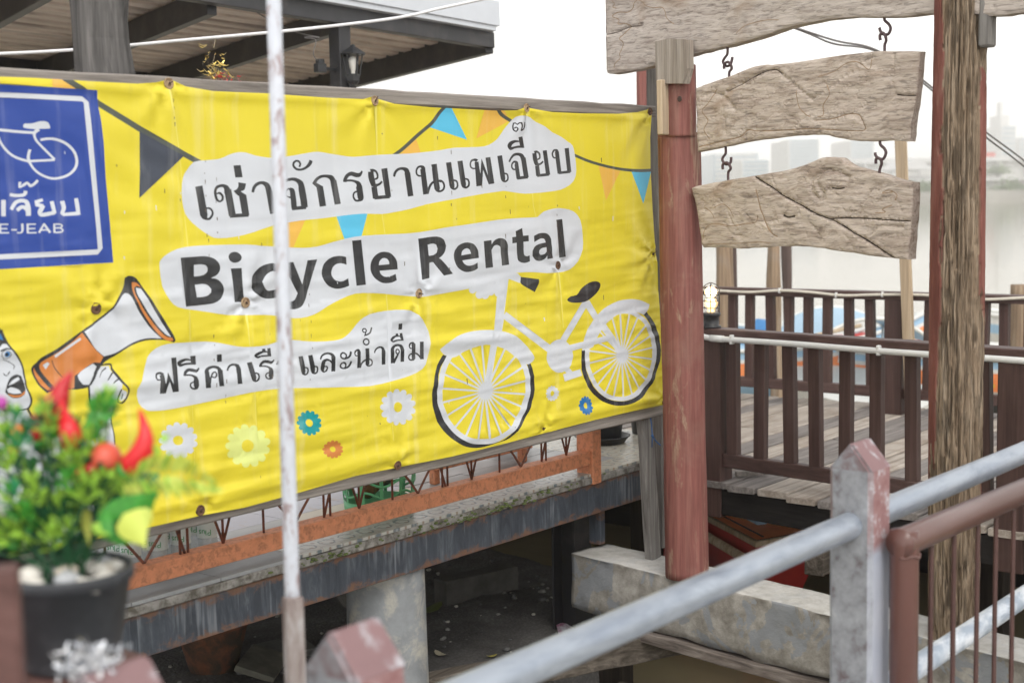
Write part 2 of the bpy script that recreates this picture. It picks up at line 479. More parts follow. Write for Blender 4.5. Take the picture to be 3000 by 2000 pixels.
    ('w', 'E', [-6378, 3326, -6404, 3275, -6470, 3247, -6549, 3252, -6612, 3289, -6634, 3343, -6608, 3394, -6543, 3422, -6464, 3417, -6401, 3380]),
    ('w', 'E', [-6197, 3308, -6223, 3256, -6289, 3228, -6369, 3233, -6433, 3270, -6455, 3325, -6429, 3376, -6363, 3404, -6284, 3399, -6220, 3362]),
    ('w', 'E', [-6011, 3369, -6038, 3318, -6104, 3289, -6185, 3295, -6249, 3332, -6272, 3386, -6246, 3437, -6179, 3466, -6099, 3461, -6034, 3424]),
    ('w', 'E', [-5790, 3321, -5814, 3276, -5873, 3251, -5945, 3255, -6002, 3288, -6022, 3336, -5999, 3382, -5940, 3407, -5868, 3403, -5811, 3370]),
    ('w', 'E', [-5821, 3519, -5869, 3426, -5990, 3374, -6136, 3383, -6251, 3450, -6293, 3547, -6245, 3640, -6126, 3692, -5980, 3684, -5863, 3618]),
    ('w', 'E', [-6153, 3506, -6209, 3399, -6346, 3339, -6511, 3350, -6642, 3426, -6689, 3538, -6634, 3644, -6499, 3703, -6334, 3694, -6201, 3619]),
    ('w', 'E', [-5637, 3559, -5675, 3488, -5767, 3449, -5878, 3455, -5967, 3506, -5999, 3580, -5962, 3650, -5871, 3690, -5759, 3684, -5670, 3634]),
    ('w', 'E', [-6465, 3508, -6498, 3443, -6582, 3406, -6682, 3413, -6762, 3459, -6790, 3528, -6757, 3593, -6675, 3629, -6574, 3623, -6494, 3577]),
    ('w', 'E', [-6001, 3664, -6033, 3602, -6113, 3567, -6210, 3573, -6286, 3617, -6314, 3682, -6282, 3743, -6203, 3778, -6106, 3773, -6029, 3729]),
    ('k', 'P', [-5113, 3621, -4499, 3538, -4491, 3440, -4621, 3263, -5063, 3440, -5133, 3512]),
    ('k', 'E', [-3492, 3022, -3370, 3086, -3127, 3106, -2941, 3220, -2628, 3347, -2376, 3369, -2200, 3321, -2177, 3228, -2320, 3089, -2575, 2978, -2825, 2922, -3193, 2929, -3404, 2962]),
    ('w', 'E', [-14556, 4323, -14523, 4432, -14381, 4526, -14170, 4596, -13887, 4624, -13456, 4624, -12710, 4607, -12403, 4572, -12090, 4548, -11689, 4514, -11360, 4494, -11024, 4506, -10678, 4567, -10415, 4608, -10057, 4653, -9510, 4666, -8849, 4664, -8262, 4679, -7550, 4745, -6811, 4793, -5930, 4855, -5358, 4877, -4650, 4882, -4469, 4892, -4283, 4999, -3912, 5059, -3535, 5052, -3153, 4976, -2924, 4780, -2828, 4430, -2849, 4122, -3052, 3861, -3380, 3685, -3700, 3649, -4199, 3653, -4686, 3701, -5279, 3718, -5627, 3686, -5972, 3591, -6531, 3496, -6836, 3479, -7391, 3445, -8112, 3403, -8361, 3413, -8897, 3475, -9371, 3539, -9741, 3576, -10104, 3587, -10463, 3515, -10817, 3413, -11079, 3307, -11335, 3252, -11667, 3247, -12069, 3321, -12385, 3364, -12772, 3388, -13223, 3428, -13587, 3502, -13943, 3569, -14222, 3629, -14388, 3754, -14513, 3986]),
    ('w', 'E', [-15127, 2371, -15033, 2499, -14956, 2685, -14879, 2872, -14703, 2995, -14461, 3045, -14113, 3035, -13686, 3013, -13395, 2963, -13026, 2870, -12723, 2830, -12332, 2829, -12091, 2867, -11767, 2868, -11522, 2828, -11188, 2785, -10716, 2761, -10451, 2800, -10223, 2921, -10036, 3067, -9758, 3175, -9290, 3205, -8812, 3189, -8521, 3121, -8279, 2960, -8088, 2706, -8067, 2465, -8159, 2165, -8318, 1977, -8669, 1879, -9157, 1833, -9816, 1809, -10448, 1864, -11142, 1932, -11808, 2004, -12292, 2036, -12763, 2032, -13296, 2007, -13740, 1986, -14100, 1974, -14451, 1962, -14793, 1978, -14960, 2016, -15086, 2144]),
    ('w', 'Q', [-8618, 1249, -8549, 1206, -8532, 1167, -8546, 1135, -8587, 1114, -8672, 1118, -8633, 1060, -8643, 1023, -8678, 1002, -8731, 998, -8809, 1030, -8810, 971, -8844, 944, -8890, 939, -8943, 954, -8996, 1006, -9036, 959, -9085, 949, -9134, 960, -9174, 990, -9190, 1049, -9259, 1025, -9312, 1033, -9351, 1058, -9369, 1096, -9347, 1150, -9428, 1153, -9473, 1177, -9494, 1211, -9487, 1248, -9432, 1284, -9507, 1314, -9534, 1349, -9532, 1383, -9502, 1411, -9426, 1422, -9478, 1472, -9482, 1510, -9458, 1537, -9411, 1550, -9331, 1533, -9349, 1592, -9327, 1624, -9287, 1639, -9234, 1633, -9168, 1592, -9147, 1647, -9105, 1666, -9056, 1664, -9008, 1642, -8973, 1585, -8916, 1623, -8863, 1625, -8817, 1607, -8786, 1572, -8789, 1513, -8710, 1525, -8657, 1509, -8625, 1478, -8619, 1439, -8661, 1392, -8576, 1375, -8537, 1343, -8527, 1307, -8546, 1273]),
    ('y', 'E', [-8908, 1286, -8923, 1244, -8959, 1213, -9010, 1201, -9066, 1208, -9115, 1234, -9148, 1273, -9159, 1318, -9145, 1360, -9109, 1390, -9058, 1403, -9002, 1396, -8953, 1371, -8919, 1331]),
    ('t', 'Q', [-11155, 1283, -11114, 1256, -11105, 1231, -11113, 1210, -11138, 1197, -11187, 1199, -11165, 1162, -11171, 1139, -11191, 1125, -11223, 1123, -11268, 1143, -11270, 1105, -11290, 1088, -11317, 1084, -11348, 1094, -11379, 1127, -11403, 1096, -11432, 1090, -11461, 1097, -11485, 1116, -11494, 1154, -11535, 1138, -11567, 1143, -11590, 1159, -11601, 1183, -11587, 1218, -11635, 1220, -11662, 1236, -11674, 1257, -11670, 1281, -11637, 1304, -11682, 1323, -11698, 1346, -11696, 1368, -11678, 1386, -11632, 1392, -11664, 1425, -11665, 1449, -11651, 1467, -11623, 1475, -11575, 1464, -11586, 1502, -11573, 1522, -11548, 1532, -11517, 1528, -11478, 1502, -11465, 1537, -11440, 1549, -11411, 1548, -11383, 1534, -11362, 1497, -11328, 1521, -11297, 1522, -11270, 1511, -11252, 1489, -11254, 1451, -11207, 1459, -11176, 1448, -11158, 1429, -11154, 1404, -11179, 1374, -11130, 1363, -11107, 1343, -11101, 1320, -11113, 1298]),
    ('y', 'E', [-11316, 1305, -11326, 1276, -11350, 1255, -11384, 1246, -11422, 1252, -11455, 1270, -11477, 1297, -11484, 1328, -11474, 1356, -11450, 1377, -11416, 1386, -11378, 1381, -11345, 1363, -11323, 1336]),
    ('a', 'Q', [-10617, 712, -10582, 691, -10574, 672, -10581, 657, -10602, 648, -10645, 651, -10625, 623, -10630, 606, -10648, 596, -10675, 595, -10714, 612, -10715, 583, -10732, 571, -10756, 569, -10783, 577, -10810, 603, -10830, 581, -10856, 577, -10880, 582, -10901, 597, -10909, 626, -10945, 615, -10972, 620, -10992, 633, -11001, 651, -10990, 676, -11032, 679, -11055, 692, -11066, 708, -11062, 726, -11033, 742, -11072, 758, -11086, 775, -11086, 792, -11070, 804, -11030, 808, -11058, 833, -11059, 851, -11047, 864, -11023, 870, -10982, 860, -10991, 888, -10980, 904, -10959, 910, -10931, 906, -10898, 885, -10887, 911, -10865, 919, -10840, 918, -10816, 906, -10797, 878, -10769, 896, -10741, 895, -10718, 886, -10702, 869, -10704, 841, -10664, 845, -10637, 836, -10621, 821, -10618, 803, -10639, 781, -10596, 771, -10577, 756, -10571, 739, -10581, 723]),
    ('y', 'E', [-10759, 734, -10767, 713, -10787, 698, -10816, 692, -10847, 697, -10874, 711, -10893, 732, -10898, 755, -10891, 776, -10871, 791, -10842, 796, -10811, 792, -10784, 778, -10765, 757]),
    ('w', 'Q', [-3858, 948, -3822, 927, -3813, 908, -3820, 893, -3841, 882, -3884, 884, -3864, 857, -3869, 839, -3886, 828, -3913, 826, -3953, 842, -3953, 813, -3970, 800, -3994, 797, -4021, 804, -4049, 829, -4069, 806, -4094, 801, -4119, 807, -4140, 821, -4149, 850, -4185, 838, -4212, 842, -4232, 854, -4242, 872, -4231, 899, -4273, 900, -4297, 912, -4308, 928, -4305, 946, -4276, 964, -4316, 979, -4330, 996, -4329, 1013, -4314, 1026, -4274, 1032, -4302, 1056, -4304, 1075, -4292, 1088, -4268, 1094, -4226, 1086, -4235, 1114, -4224, 1130, -4204, 1137, -4176, 1135, -4142, 1114, -4131, 1141, -4110, 1150, -4084, 1149, -4060, 1138, -4041, 1111, -4012, 1129, -3985, 1130, -3961, 1121, -3945, 1104, -3947, 1075, -3906, 1081, -3879, 1073, -3863, 1058, -3859, 1039, -3880, 1017, -3837, 1008, -3817, 993, -3812, 976, -3821, 959]),
    ('y', 'E', [-3995, 964, -4003, 938, -4025, 920, -4055, 912, -4089, 916, -4119, 931, -4139, 955, -4145, 982, -4137, 1008, -4116, 1026, -4085, 1035, -4052, 1031, -4022, 1015, -4002, 992]),
    ('c', 'Q', [-2604, 515, -2568, 490, -2559, 466, -2566, 446, -2587, 433, -2631, 435, -2611, 400, -2616, 377, -2633, 364, -2661, 361, -2701, 379, -2701, 343, -2719, 327, -2743, 322, -2770, 331, -2798, 362, -2819, 332, -2844, 326, -2870, 331, -2891, 349, -2900, 385, -2936, 369, -2964, 374, -2984, 389, -2994, 411, -2983, 445, -3025, 446, -3049, 460, -3061, 480, -3057, 503, -3028, 526, -3068, 544, -3083, 565, -3082, 586, -3066, 603, -3026, 611, -3054, 641, -3056, 664, -3044, 681, -3019, 690, -2977, 680, -2986, 716, -2975, 736, -2954, 745, -2926, 743, -2891, 718, -2881, 751, -2859, 764, -2833, 763, -2808, 750, -2789, 715, -2760, 739, -2732, 741, -2709, 730, -2692, 709, -2694, 673, -2653, 681, -2626, 672, -2609, 654, -2605, 630, -2627, 601, -2583, 591, -2563, 573, -2557, 551, -2567, 530]),
    ('y', 'E', [-2753, 534, -2760, 504, -2779, 481, -2807, 471, -2836, 475, -2862, 492, -2880, 519, -2886, 550, -2879, 580, -2860, 603, -2833, 613, -2803, 609, -2777, 592, -2759, 565]),
    ('w', 'Q', [-14012, 1378, -13957, 1341, -13945, 1308, -13956, 1280, -13989, 1263, -14056, 1267, -14027, 1218, -14035, 1186, -14062, 1168, -14105, 1166, -14166, 1193, -14168, 1143, -14195, 1120, -14232, 1116, -14273, 1129, -14315, 1174, -14347, 1134, -14386, 1125, -14424, 1135, -14456, 1161, -14468, 1212, -14523, 1191, -14565, 1199, -14595, 1220, -14610, 1253, -14591, 1298, -14656, 1302, -14691, 1323, -14707, 1351, -14701, 1383, -14657, 1413, -14716, 1439, -14737, 1469, -14735, 1499, -14711, 1522, -14650, 1531, -14691, 1574, -14693, 1606, -14674, 1629, -14637, 1640, -14573, 1625, -14587, 1675, -14569, 1702, -14537, 1715, -14495, 1710, -14443, 1674, -14425, 1720, -14392, 1736, -14353, 1735, -14316, 1715, -14288, 1667, -14243, 1699, -14201, 1700, -14165, 1684, -14141, 1654, -14144, 1604, -14081, 1614, -14039, 1599, -14014, 1573, -14010, 1540, -14044, 1500, -13977, 1485, -13946, 1458, -13939, 1427, -13955, 1398]),
    ('y', 'E', [-14236, 1411, -14248, 1378, -14279, 1354, -14322, 1345, -14368, 1352, -14409, 1373, -14436, 1405, -14445, 1441, -14433, 1474, -14402, 1498, -14360, 1507, -14313, 1500, -14272, 1479, -14244, 1447]),
    ('p', 'Q', [-12457, 1052, -12389, 1006, -12373, 965, -12387, 930, -12428, 908, -12512, 914, -12475, 852, -12485, 813, -12520, 791, -12573, 788, -12650, 823, -12652, 760, -12686, 732, -12733, 727, -12785, 744, -12837, 800, -12877, 750, -12926, 740, -12974, 752, -13013, 785, -13029, 848, -13097, 823, -13150, 833, -13188, 860, -13206, 900, -13183, 957, -13264, 961, -13308, 988, -13328, 1023, -13321, 1062, -13265, 1100, -13339, 1132, -13366, 1170, -13364, 1206, -13334, 1235, -13258, 1246, -13309, 1299, -13312, 1339, -13288, 1368, -13242, 1381, -13162, 1362, -13179, 1425, -13158, 1459, -13117, 1474, -13065, 1468, -13000, 1423, -12978, 1481, -12936, 1501, -12888, 1498, -12841, 1474, -12806, 1413, -12749, 1453, -12696, 1454, -12651, 1435, -12621, 1397, -12624, 1335, -12545, 1347, -12493, 1328, -12462, 1296, -12456, 1254, -12498, 1205, -12414, 1185, -12376, 1151, -12366, 1113, -12386, 1077]),
    ('y', 'E', [-12740, 1095, -12755, 1050, -12793, 1018, -12847, 1005, -12905, 1014, -12956, 1042, -12990, 1085, -13000, 1134, -12985, 1178, -12947, 1210, -12894, 1223, -12836, 1215, -12785, 1186, -12750, 1143]),
    ('k', 'L', [-13761, 5604, -13604, 5624, -13680, 5111, -13525, 5129]),
    ('k', 'S', [-13681, 5141, -13533, 5177, -13642, 5076, -13528, 5125, -13554, 5045, -13535, 5086, -13467, 5054, -13498, 5087, -13401, 5130, -13446, 5142, -13406, 5200, -13447, 5188, -13463, 5254, -13484, 5224, -13545, 5260, -13550, 5230]),
    ('k', 'S', [-13310, 5472, -13315, 5497, -13260, 5476, -13239, 5512, -13215, 5436, -13169, 5452, -13215, 5394, -13170, 5377, -13250, 5368, -13251, 5336, -13289, 5399, -13333, 5375, -13310, 5460, -13367, 5452, -13313, 5529, -13368, 5538, -13276, 5577, -13312, 5616, -13195, 5593, -13190, 5644, -13154, 5563, -13071, 5618, -13154, 5491, -13004, 5532]),
    ('k', 'L', [-13153, 5541, -13000, 5561, -13070, 5097, -12918, 5115]),
    ('k', 'L', [-13048, 5071, -13050, 5135, -12643, 5081, -12645, 5146]),
    ('k', 'L', [-12836, 5440, -12676, 5458, -12779, 5092, -12627, 5107]),
    ('k', 'P', [-12947, 5530, -12933, 5505, -12828, 5435, -12676, 5456, -12798, 5517, -12726, 5538, -12691, 5587, -12671, 5652, -12839, 5674, -12841, 5608, -12879, 5557]),
    ('k', 'P', [-12935, 5959, -12778, 5965, -12741, 5759, -12900, 5754]),
    ('k', 'S', [-12508, 5492, -12564, 5505, -12472, 5563, -12534, 5589, -12416, 5612, -12452, 5659, -12318, 5635, -12311, 5691, -12256, 5595, -12163, 5654, -12230, 5510, -12093, 5536, -12187, 5311, -12048, 5329, -12150, 5116, -12010, 5132]),
    ('k', 'S', [-11866, 5570, -11911, 5593, -11781, 5653, -11823, 5692, -11657, 5693, -11669, 5743, -11540, 5685, -11509, 5745, -11466, 5624, -11351, 5677, -11459, 5526, -11299, 5547, -11425, 5351, -11265, 5368, -11401, 5207, -11246, 5221]),
    ('k', 'L', [-11623, 5170, -11628, 5232, -11286, 5188, -11291, 5250]),
    ('k', 'S', [-11690, 5533, -11651, 5576, -11668, 5512, -11565, 5544, -11660, 5409, -11529, 5421, -11635, 5193, -11504, 5203]),
    ('k', 'S', [-11627, 5562, -11632, 5531, -11707, 5565, -11690, 5540, -11774, 5502, -11737, 5495, -11760, 5417, -11731, 5436, -11644, 5381, -11629, 5408]),
    ('k', 'S', [-11408, 5932, -11452, 5943, -11377, 5993, -11428, 5989, -11424, 6052, -11455, 6022, -11509, 6061, -11495, 6026, -11587, 6013, -11539, 5998, -11587, 5939, -11537, 5959, -11499, 5879, -11476, 5917, -11372, 5873, -11380, 5913, -11245, 5910, -11279, 5949, -11139, 5974, -11209, 6010, -11095, 6045, -11176, 6069]),
    ('k', 'S', [-11034, 5632, -11105, 5665, -10979, 5699, -11033, 5739, -10892, 5741, -10914, 5791, -10777, 5750, -10767, 5803, -10683, 5713, -10601, 5783, -10657, 5640, -10516, 5690]),
    ('k', 'L', [-10668, 5688, -10511, 5706, -10588, 5252, -10430, 5269]),
    ('k', 'P', [-11124, 5646, -11064, 5698, -11016, 5658, -10856, 5590, -10800, 5236, -10960, 5222, -11020, 5571]),
    ('k', 'S', [-10261, 5661, -10342, 5671, -10247, 5704, -10328, 5730, -10194, 5762, -10255, 5811, -10123, 5780, -10127, 5857, -10023, 5755, -10002, 5838, -9904, 5761, -9938, 5832, -9841, 5822, -9890, 5847, -9824, 5866, -9858, 5877]),
    ('k', 'S', [-10329, 5664, -10333, 5702, -10170, 5676, -10167, 5715, -10060, 5657, -10036, 5700, -10005, 5617, -9911, 5664, -10014, 5551, -9853, 5579]),
    ('k', 'L', [-10018, 5579, -9854, 5594, -9983, 5362, -9819, 5377]),
    ('k', 'S', [-9986, 5404, -9819, 5389, -9972, 5374, -9853, 5322, -9978, 5339, -9967, 5299, -10031, 5343, -10065, 5314, -10074, 5397, -10122, 5391, -10061, 5450, -10099, 5467, -10003, 5474, -10018, 5502, -9964, 5476, -9965, 5503]),
    ('k', 'S', [-9683, 5854, -9530, 5859, -9686, 5772, -9524, 5788, -9654, 5668, -9502, 5697, -9595, 5575, -9475, 5603]),
    ('k', 'S', [-9604, 5831, -9630, 5904, -9543, 5857, -9534, 5909, -9479, 5843, -9434, 5871, -9448, 5788, -9392, 5794, -9456, 5749, -9414, 5724, -9531, 5725, -9513, 5695]),
    ('k', 'S', [-9566, 5573, -9550, 5649, -9460, 5577, -9467, 5629, -9352, 5608, -9385, 5645, -9280, 5661, -9320, 5688]),
    ('k', 'L', [-9606, 5567, -9450, 5579, -9576, 5348, -9420, 5359]),
    ('k', 'L', [-9534, 5332, -9539, 5398, -9105, 5351, -9110, 5417]),
    ('k', 'L', [-9307, 5913, -9145, 5928, -9221, 5365, -9065, 5377]),
    ('k', 'S', [-8940, 5758, -8996, 5766, -8912, 5819, -8977, 5840, -8849, 5875, -8888, 5918, -8748, 5892, -8743, 5946, -8679, 5860, -8584, 5923, -8670, 5795, -8517, 5831]),
    ('k', 'L', [-8675, 5828, -8514, 5843, -8597, 5376, -8435, 5390]),
    ('k', 'L', [-8228, 5908, -8083, 5922, -8156, 5410, -7990, 5423]),
    ('k', 'S', [-8071, 5922, -8206, 5886, -8128, 5972, -8198, 5921, -8232, 5981, -8227, 5939, -8318, 5950, -8277, 5925, -8361, 5883, -8312, 5878, -8351, 5806, -8305, 5820, -8281, 5762, -8260, 5796, -8196, 5761, -8193, 5793]),
    ('k', 'S', [-7992, 5423, -8067, 5439, -7950, 5519, -8017, 5537, -7893, 5594, -7948, 5621, -7818, 5639, -7847, 5678, -7711, 5657, -7711, 5697, -7613, 5645, -7601, 5681]),
    ('k', 'L', [-7904, 5999, -7741, 6015, -7819, 5507, -7656, 5521]),
    ('k', 'S', [-7821, 5534, -7662, 5563, -7776, 5474, -7666, 5520, -7666, 5449, -7668, 5491, -7547, 5488, -7592, 5514, -7502, 5569, -7562, 5571, -7530, 5650, -7582, 5630, -7613, 5698, -7635, 5663, -7710, 5698, -7711, 5664]),
    ('k', 'L', [-7464, 6038, -7307, 6054, -7376, 5575, -7217, 5589]),
    ('k', 'S', [-7377, 5594, -7221, 5617, -7340, 5525, -7221, 5564, -7229, 5491, -7227, 5532, -7121, 5533, -7172, 5554, -7098, 5615, -7155, 5612, -7140, 5686, -7180, 5658, -7240, 5707, -7257, 5673]),
    ('k', 'L', [-7114, 6069, -6954, 6086, -7024, 5602, -6862, 5616]),
    ('k', 'S', [-7025, 5621, -6866, 5644, -6987, 5551, -6865, 5591, -6874, 5517, -6872, 5559, -6764, 5560, -6816, 5581, -6740, 5643, -6798, 5639, -6783, 5714, -6824, 5686, -6885, 5735, -6902, 5701]),
    ('k', 'L', [-6578, 6056, -6450, 6066, -6537, 5562, -6352, 5574]),
    ('k', 'S', [-6457, 6106, -6545, 6040, -6549, 6128, -6562, 6075, -6685, 6101, -6647, 6070, -6739, 6020, -6689, 6016, -6721, 5945, -6675, 5962, -6643, 5908, -6627, 5940, -6560, 5913, -6563, 5943]),
    ('k', 'P', [-6414, 5750, -6347, 6133, -6151, 5782, -6219, 6148, -6059, 6165, -5954, 5617, -6138, 5599, -6308, 5901, -6351, 5579, -6472, 5572]),
    ('k', 'L', [-5832, 6188, -5674, 6204, -5741, 5716, -5582, 5730]),
    ('k', 'S', [-5743, 5734, -5586, 5757, -5705, 5668, -5586, 5707, -5594, 5636, -5592, 5676, -5486, 5677, -5537, 5697, -5463, 5756, -5520, 5753, -5505, 5823, -5545, 5797, -5606, 5843, -5622, 5811]),
    ('k', 'S', [-5417, 6058, -5470, 6073, -5358, 6130, -5414, 6153, -5264, 6186, -5309, 6232, -5149, 6204, -5145, 6263, -5054, 6178, -4964, 6239, -5012, 6099, -4871, 6142]),
    ('k', 'L', [-5022, 6149, -4867, 6165, -4931, 5730, -4775, 5745]),
    ('k', 'L', [-5162, 5692, -5172, 5755, -4797, 5718, -4807, 5782]),
    ('k', 'L', [-5254, 6014, -5113, 6027, -5191, 5707, -5049, 5720]),
    ('k', 'S', [-5108, 6017, -5248, 5999, -5149, 6081, -5235, 6033, -5282, 6091, -5259, 6052, -5372, 6026, -5322, 6013, -5376, 5947, -5323, 5958, -5308, 5897, -5283, 5928, -5208, 5894, -5205, 5926]),
    ('k', 'P', [-5110, 6591, -4954, 6611, -4898, 6367, -5046, 6412]),
    ('k', 'S', [-5069, 6517, -5070, 6487, -5245, 6525, -5230, 6473, -5417, 6487, -5336, 6429, -5495, 6398, -5359, 6395, -5407, 6313, -5372, 6383, -5254, 6346, -5268, 6391, -5100, 6364, -5105, 6413, -4914, 6367, -4912, 6416]),
    ('k', 'S', [-5268, 6880, -5231, 6874, -5306, 6813, -5259, 6812, -5292, 6731, -5247, 6748, -5187, 6697, -5196, 6725, -5111, 6761, -5158, 6762, -5175, 6810, -5183, 6784, -5254, 6780, -5236, 6762]),
    ('k', 'L', [-5270, 6859, -5280, 6887, -5201, 6875, -5190, 6901, -5138, 6844, -5137, 6871, -5070, 6879, -5084, 6903, -4991, 6881, -4992, 6911]),
    ('k', 'S', [-5039, 6891, -4984, 6900, -5012, 6820, -4956, 6820, -5050, 6727, -4996, 6720]),
    ('k', 'S', [-5021, 6715, -5036, 6732, -4912, 6749, -4952, 6771, -4847, 6820, -4905, 6826, -4843, 6916, -4903, 6914]),
    ('k', 'S', [-4651, 6254, -4509, 6266, -4635, 6152, -4490, 6169, -4597, 6047, -4460, 6075, -4539, 5989, -4431, 6021]),
    ('k', 'S', [-4556, 6237, -4603, 6302, -4506, 6268, -4497, 6315, -4448, 6248, -4392, 6275, -4422, 6203, -4360, 6208, -4427, 6160, -4378, 6138, -4507, 6136, -4485, 6107]),
    ('k', 'S', [-4514, 5995, -4504, 6057, -4400, 6000, -4414, 6044, -4313, 6034, -4354, 6065, -4252, 6076, -4293, 6100]),
    ('k', 'L', [-4561, 5987, -4418, 5999, -4526, 5769, -4375, 5780]),
    ('k', 'L', [-4487, 5748, -4496, 5808, -4059, 5775, -4068, 5836]),
    ('k', 'L', [-4275, 6317, -4119, 6331, -4175, 5787, -4021, 5799]),
    ('k', 'L', [-3824, 6288, -3677, 6301, -3740, 5819, -3587, 5830]),
    ('k', 'S', [-3671, 6282, -3814, 6256, -3731, 6353, -3811, 6306, -3866, 6348, -3824, 6314, -3939, 6271, -3881, 6263, -3929, 6198, -3873, 6211, -3864, 6151, -3835, 6183, -3773, 6150, -3769, 6180]),
    ('k', 'L', [-3695, 5808, -3704, 5866, -3258, 5836, -3268, 5895]),
    ('k', 'L', [-3476, 6376, -3322, 6390, -3372, 5847, -3220, 5859]),
    ('k', 'P', [-14139, 4444, -13742, 4449, -13596, 4441, -13450, 4400, -13354, 4322, -13323, 4242, -13350, 4164, -13415, 4109, -13516, 4073, -13393, 4048, -13297, 3979, -13248, 3882, -13256, 3793, -13323, 3709, -13439, 3657, -13614, 3635, -14066, 3629]),
    ('w', 'P', [-13877, 4311, -13749, 4315, -13640, 4295, -13591, 4245, -13594, 4187, -13648, 4141, -13747, 4121, -13861, 4119]),
    ('w', 'P', [-13847, 3979, -13669, 3981, -13572, 3951, -13517, 3889, -13523, 3830, -13593, 3786, -13693, 3768, -13831, 3767]),
    ('k', 'E', [-12832, 4391, -12842, 4359, -12869, 4332, -12908, 4313, -12956, 4304, -13005, 4306, -13051, 4320, -13088, 4342, -13111, 4371, -13118, 4404, -13108, 4435, -13082, 4462, -13043, 4481, -12996, 4490, -12946, 4488, -12900, 4475, -12863, 4452, -12839, 4423]),
    ('k', 'P', [-13082, 4212, -12838, 4207, -12802, 3703, -12804, 3618, -13030, 3631]),
    ('k', 'S', [-11890, 4202, -11945, 4076, -12042, 4245, -12075, 4110, -12215, 4254, -12172, 4114, -12424, 4199, -12289, 4064, -12613, 4055, -12391, 3960, -12636, 3890, -12391, 3924, -12529, 3733, -12351, 3849, -12324, 3648, -12270, 3783, -12124, 3638, -12148, 3782, -11943, 3666, -11986, 3803]),
    ('k', 'P', [-11934, 4251, -11655, 4255, -11439, 3840, -11303, 4267, -11059, 4275, -11262, 3824, -11351, 3593, -11443, 3463, -11558, 3418, -11670, 3408, -11822, 3422, -11844, 3554, -11733, 3546, -11634, 3570, -11583, 3629, -11548, 3690, -11741, 3972]),
    ('k', 'P', [-10951, 4012, -10924, 4128, -10847, 4219, -10727, 4283, -10593, 4309, -10444, 4308, -10325, 4283, -10311, 4138, -10450, 4173, -10570, 4163, -10661, 4114, -10705, 4031, -10698, 3956, -10642, 3883, -10554, 3846, -10435, 3839, -10290, 3885, -10270, 3746, -10395, 3718, -10561, 3705, -10707, 3737, -10822, 3798, -10913, 3893]),
    ('k', 'P', [-10161, 4579, -9916, 4587, -9840, 3738, -10084, 3734]),
    ('k', 'P', [-9694, 4054, -9654, 4174, -9540, 4279, -9395, 4330, -9268, 4335, -9124, 4307, -9014, 4233, -8945, 4129, -8927, 3982, -9445, 3981, -9413, 3918, -9335, 3869, -9240, 3855, -9110, 3868, -8992, 3897, -8979, 3776, -9115, 3739, -9293, 3733, -9451, 3765, -9590, 3850, -9672, 3954]),
    ('w', 'P', [-9458, 4089, -9435, 4152, -9369, 4204, -9289, 4216, -9210, 4191, -9168, 4139, -9165, 4092]),
    ('k', 'P', [-8324, 4552, -7927, 4578, -7733, 4567, -7582, 4508, -7499, 4381, -7536, 4266, -7638, 4183, -7727, 4144, -7620, 4080, -7331, 3810, -7613, 3788, -7862, 4027, -7925, 4073, -8039, 4064, -8023, 3761, -8269, 3739]),
    ('w', 'P', [-8062, 4425, -7911, 4441, -7804, 4415, -7759, 4333, -7788, 4255, -7898, 4212, -8049, 4204]),
    ('k', 'P', [-7277, 4152, -7237, 4268, -7120, 4374, -6961, 4419, -6824, 4422, -6664, 4386, -6552, 4299, -6508, 4208, -6496, 4092, -7023, 4064, -6987, 4006, -6909, 3961, -6806, 3945, -6679, 3961, -6562, 4000, -6543, 3879, -6684, 3834, -6914, 3821, -7093, 3878, -7225, 3981]),
    ('w', 'P', [-7042, 4168, -7012, 4244, -6943, 4288, -6851, 4303, -6772, 4271, -6734, 4188]),
    ('k', 'P', [-6344, 4432, -6096, 4445, -6085, 4356, -6006, 4429, -5885, 4470, -5764, 4474, -5644, 4439, -5562, 4352, -5542, 4228, -5508, 3903, -5754, 3893, -5784, 4238, -5830, 4309, -5914, 4335, -6010, 4316, -6084, 4235, -6048, 3877, -6291, 3866]),
    ('k', 'P', [-5288, 4604, -5058, 4665, -5030, 4500, -4843, 4504, -4832, 4376, -5017, 4368, -4999, 4128, -4963, 4072, -4888, 4053, -4798, 4069, -4784, 3940, -4892, 3920, -5005, 3915, -5142, 3948, -5215, 4029, -5254, 4356, -5398, 4350, -5406, 4481, -5275, 4488]),
    ('k', 'P', [-4658, 4482, -4490, 4529, -4309, 4537, -4153, 4513, -4037, 4430, -4001, 4293, -3944, 3971, -4177, 3957, -4187, 4037, -4273, 3962, -4430, 3929, -4584, 3960, -4697, 4052, -4706, 4162, -4627, 4254, -4471, 4303, -4224, 4325, -4248, 4381, -4312, 4415, -4442, 4412, -4650, 4349]),
    ('w', 'P', [-4208, 4224, -4396, 4205, -4475, 4161, -4477, 4106, -4413, 4063, -4296, 4074, -4216, 4126]),
    ('k', 'P', [-3827, 4810, -3589, 4821, -3474, 3981, -3712, 3968]),
    ('k', 'L', [-14668, 2551, -14574, 2547, -14672, 2244, -14550, 2237]),
    ('k', 'S', [-14571, 2561, -14642, 2524, -14630, 2602, -14647, 2560, -14725, 2594, -14704, 2565, -14759, 2535, -14728, 2530, -14735, 2475, -14716, 2495, -14660, 2465, -14658, 2489]),
    ('k', 'P', [-14574, 2362, -14488, 2585, -14395, 2367, -14408, 2809, -14301, 2808, -14283, 2237, -14408, 2237, -14480, 2427, -14520, 2336, -14547, 2238, -14617, 2238]),
    ('k', 'P', [-14016, 2800, -13905, 2798, -13894, 2644, -13994, 2685]),
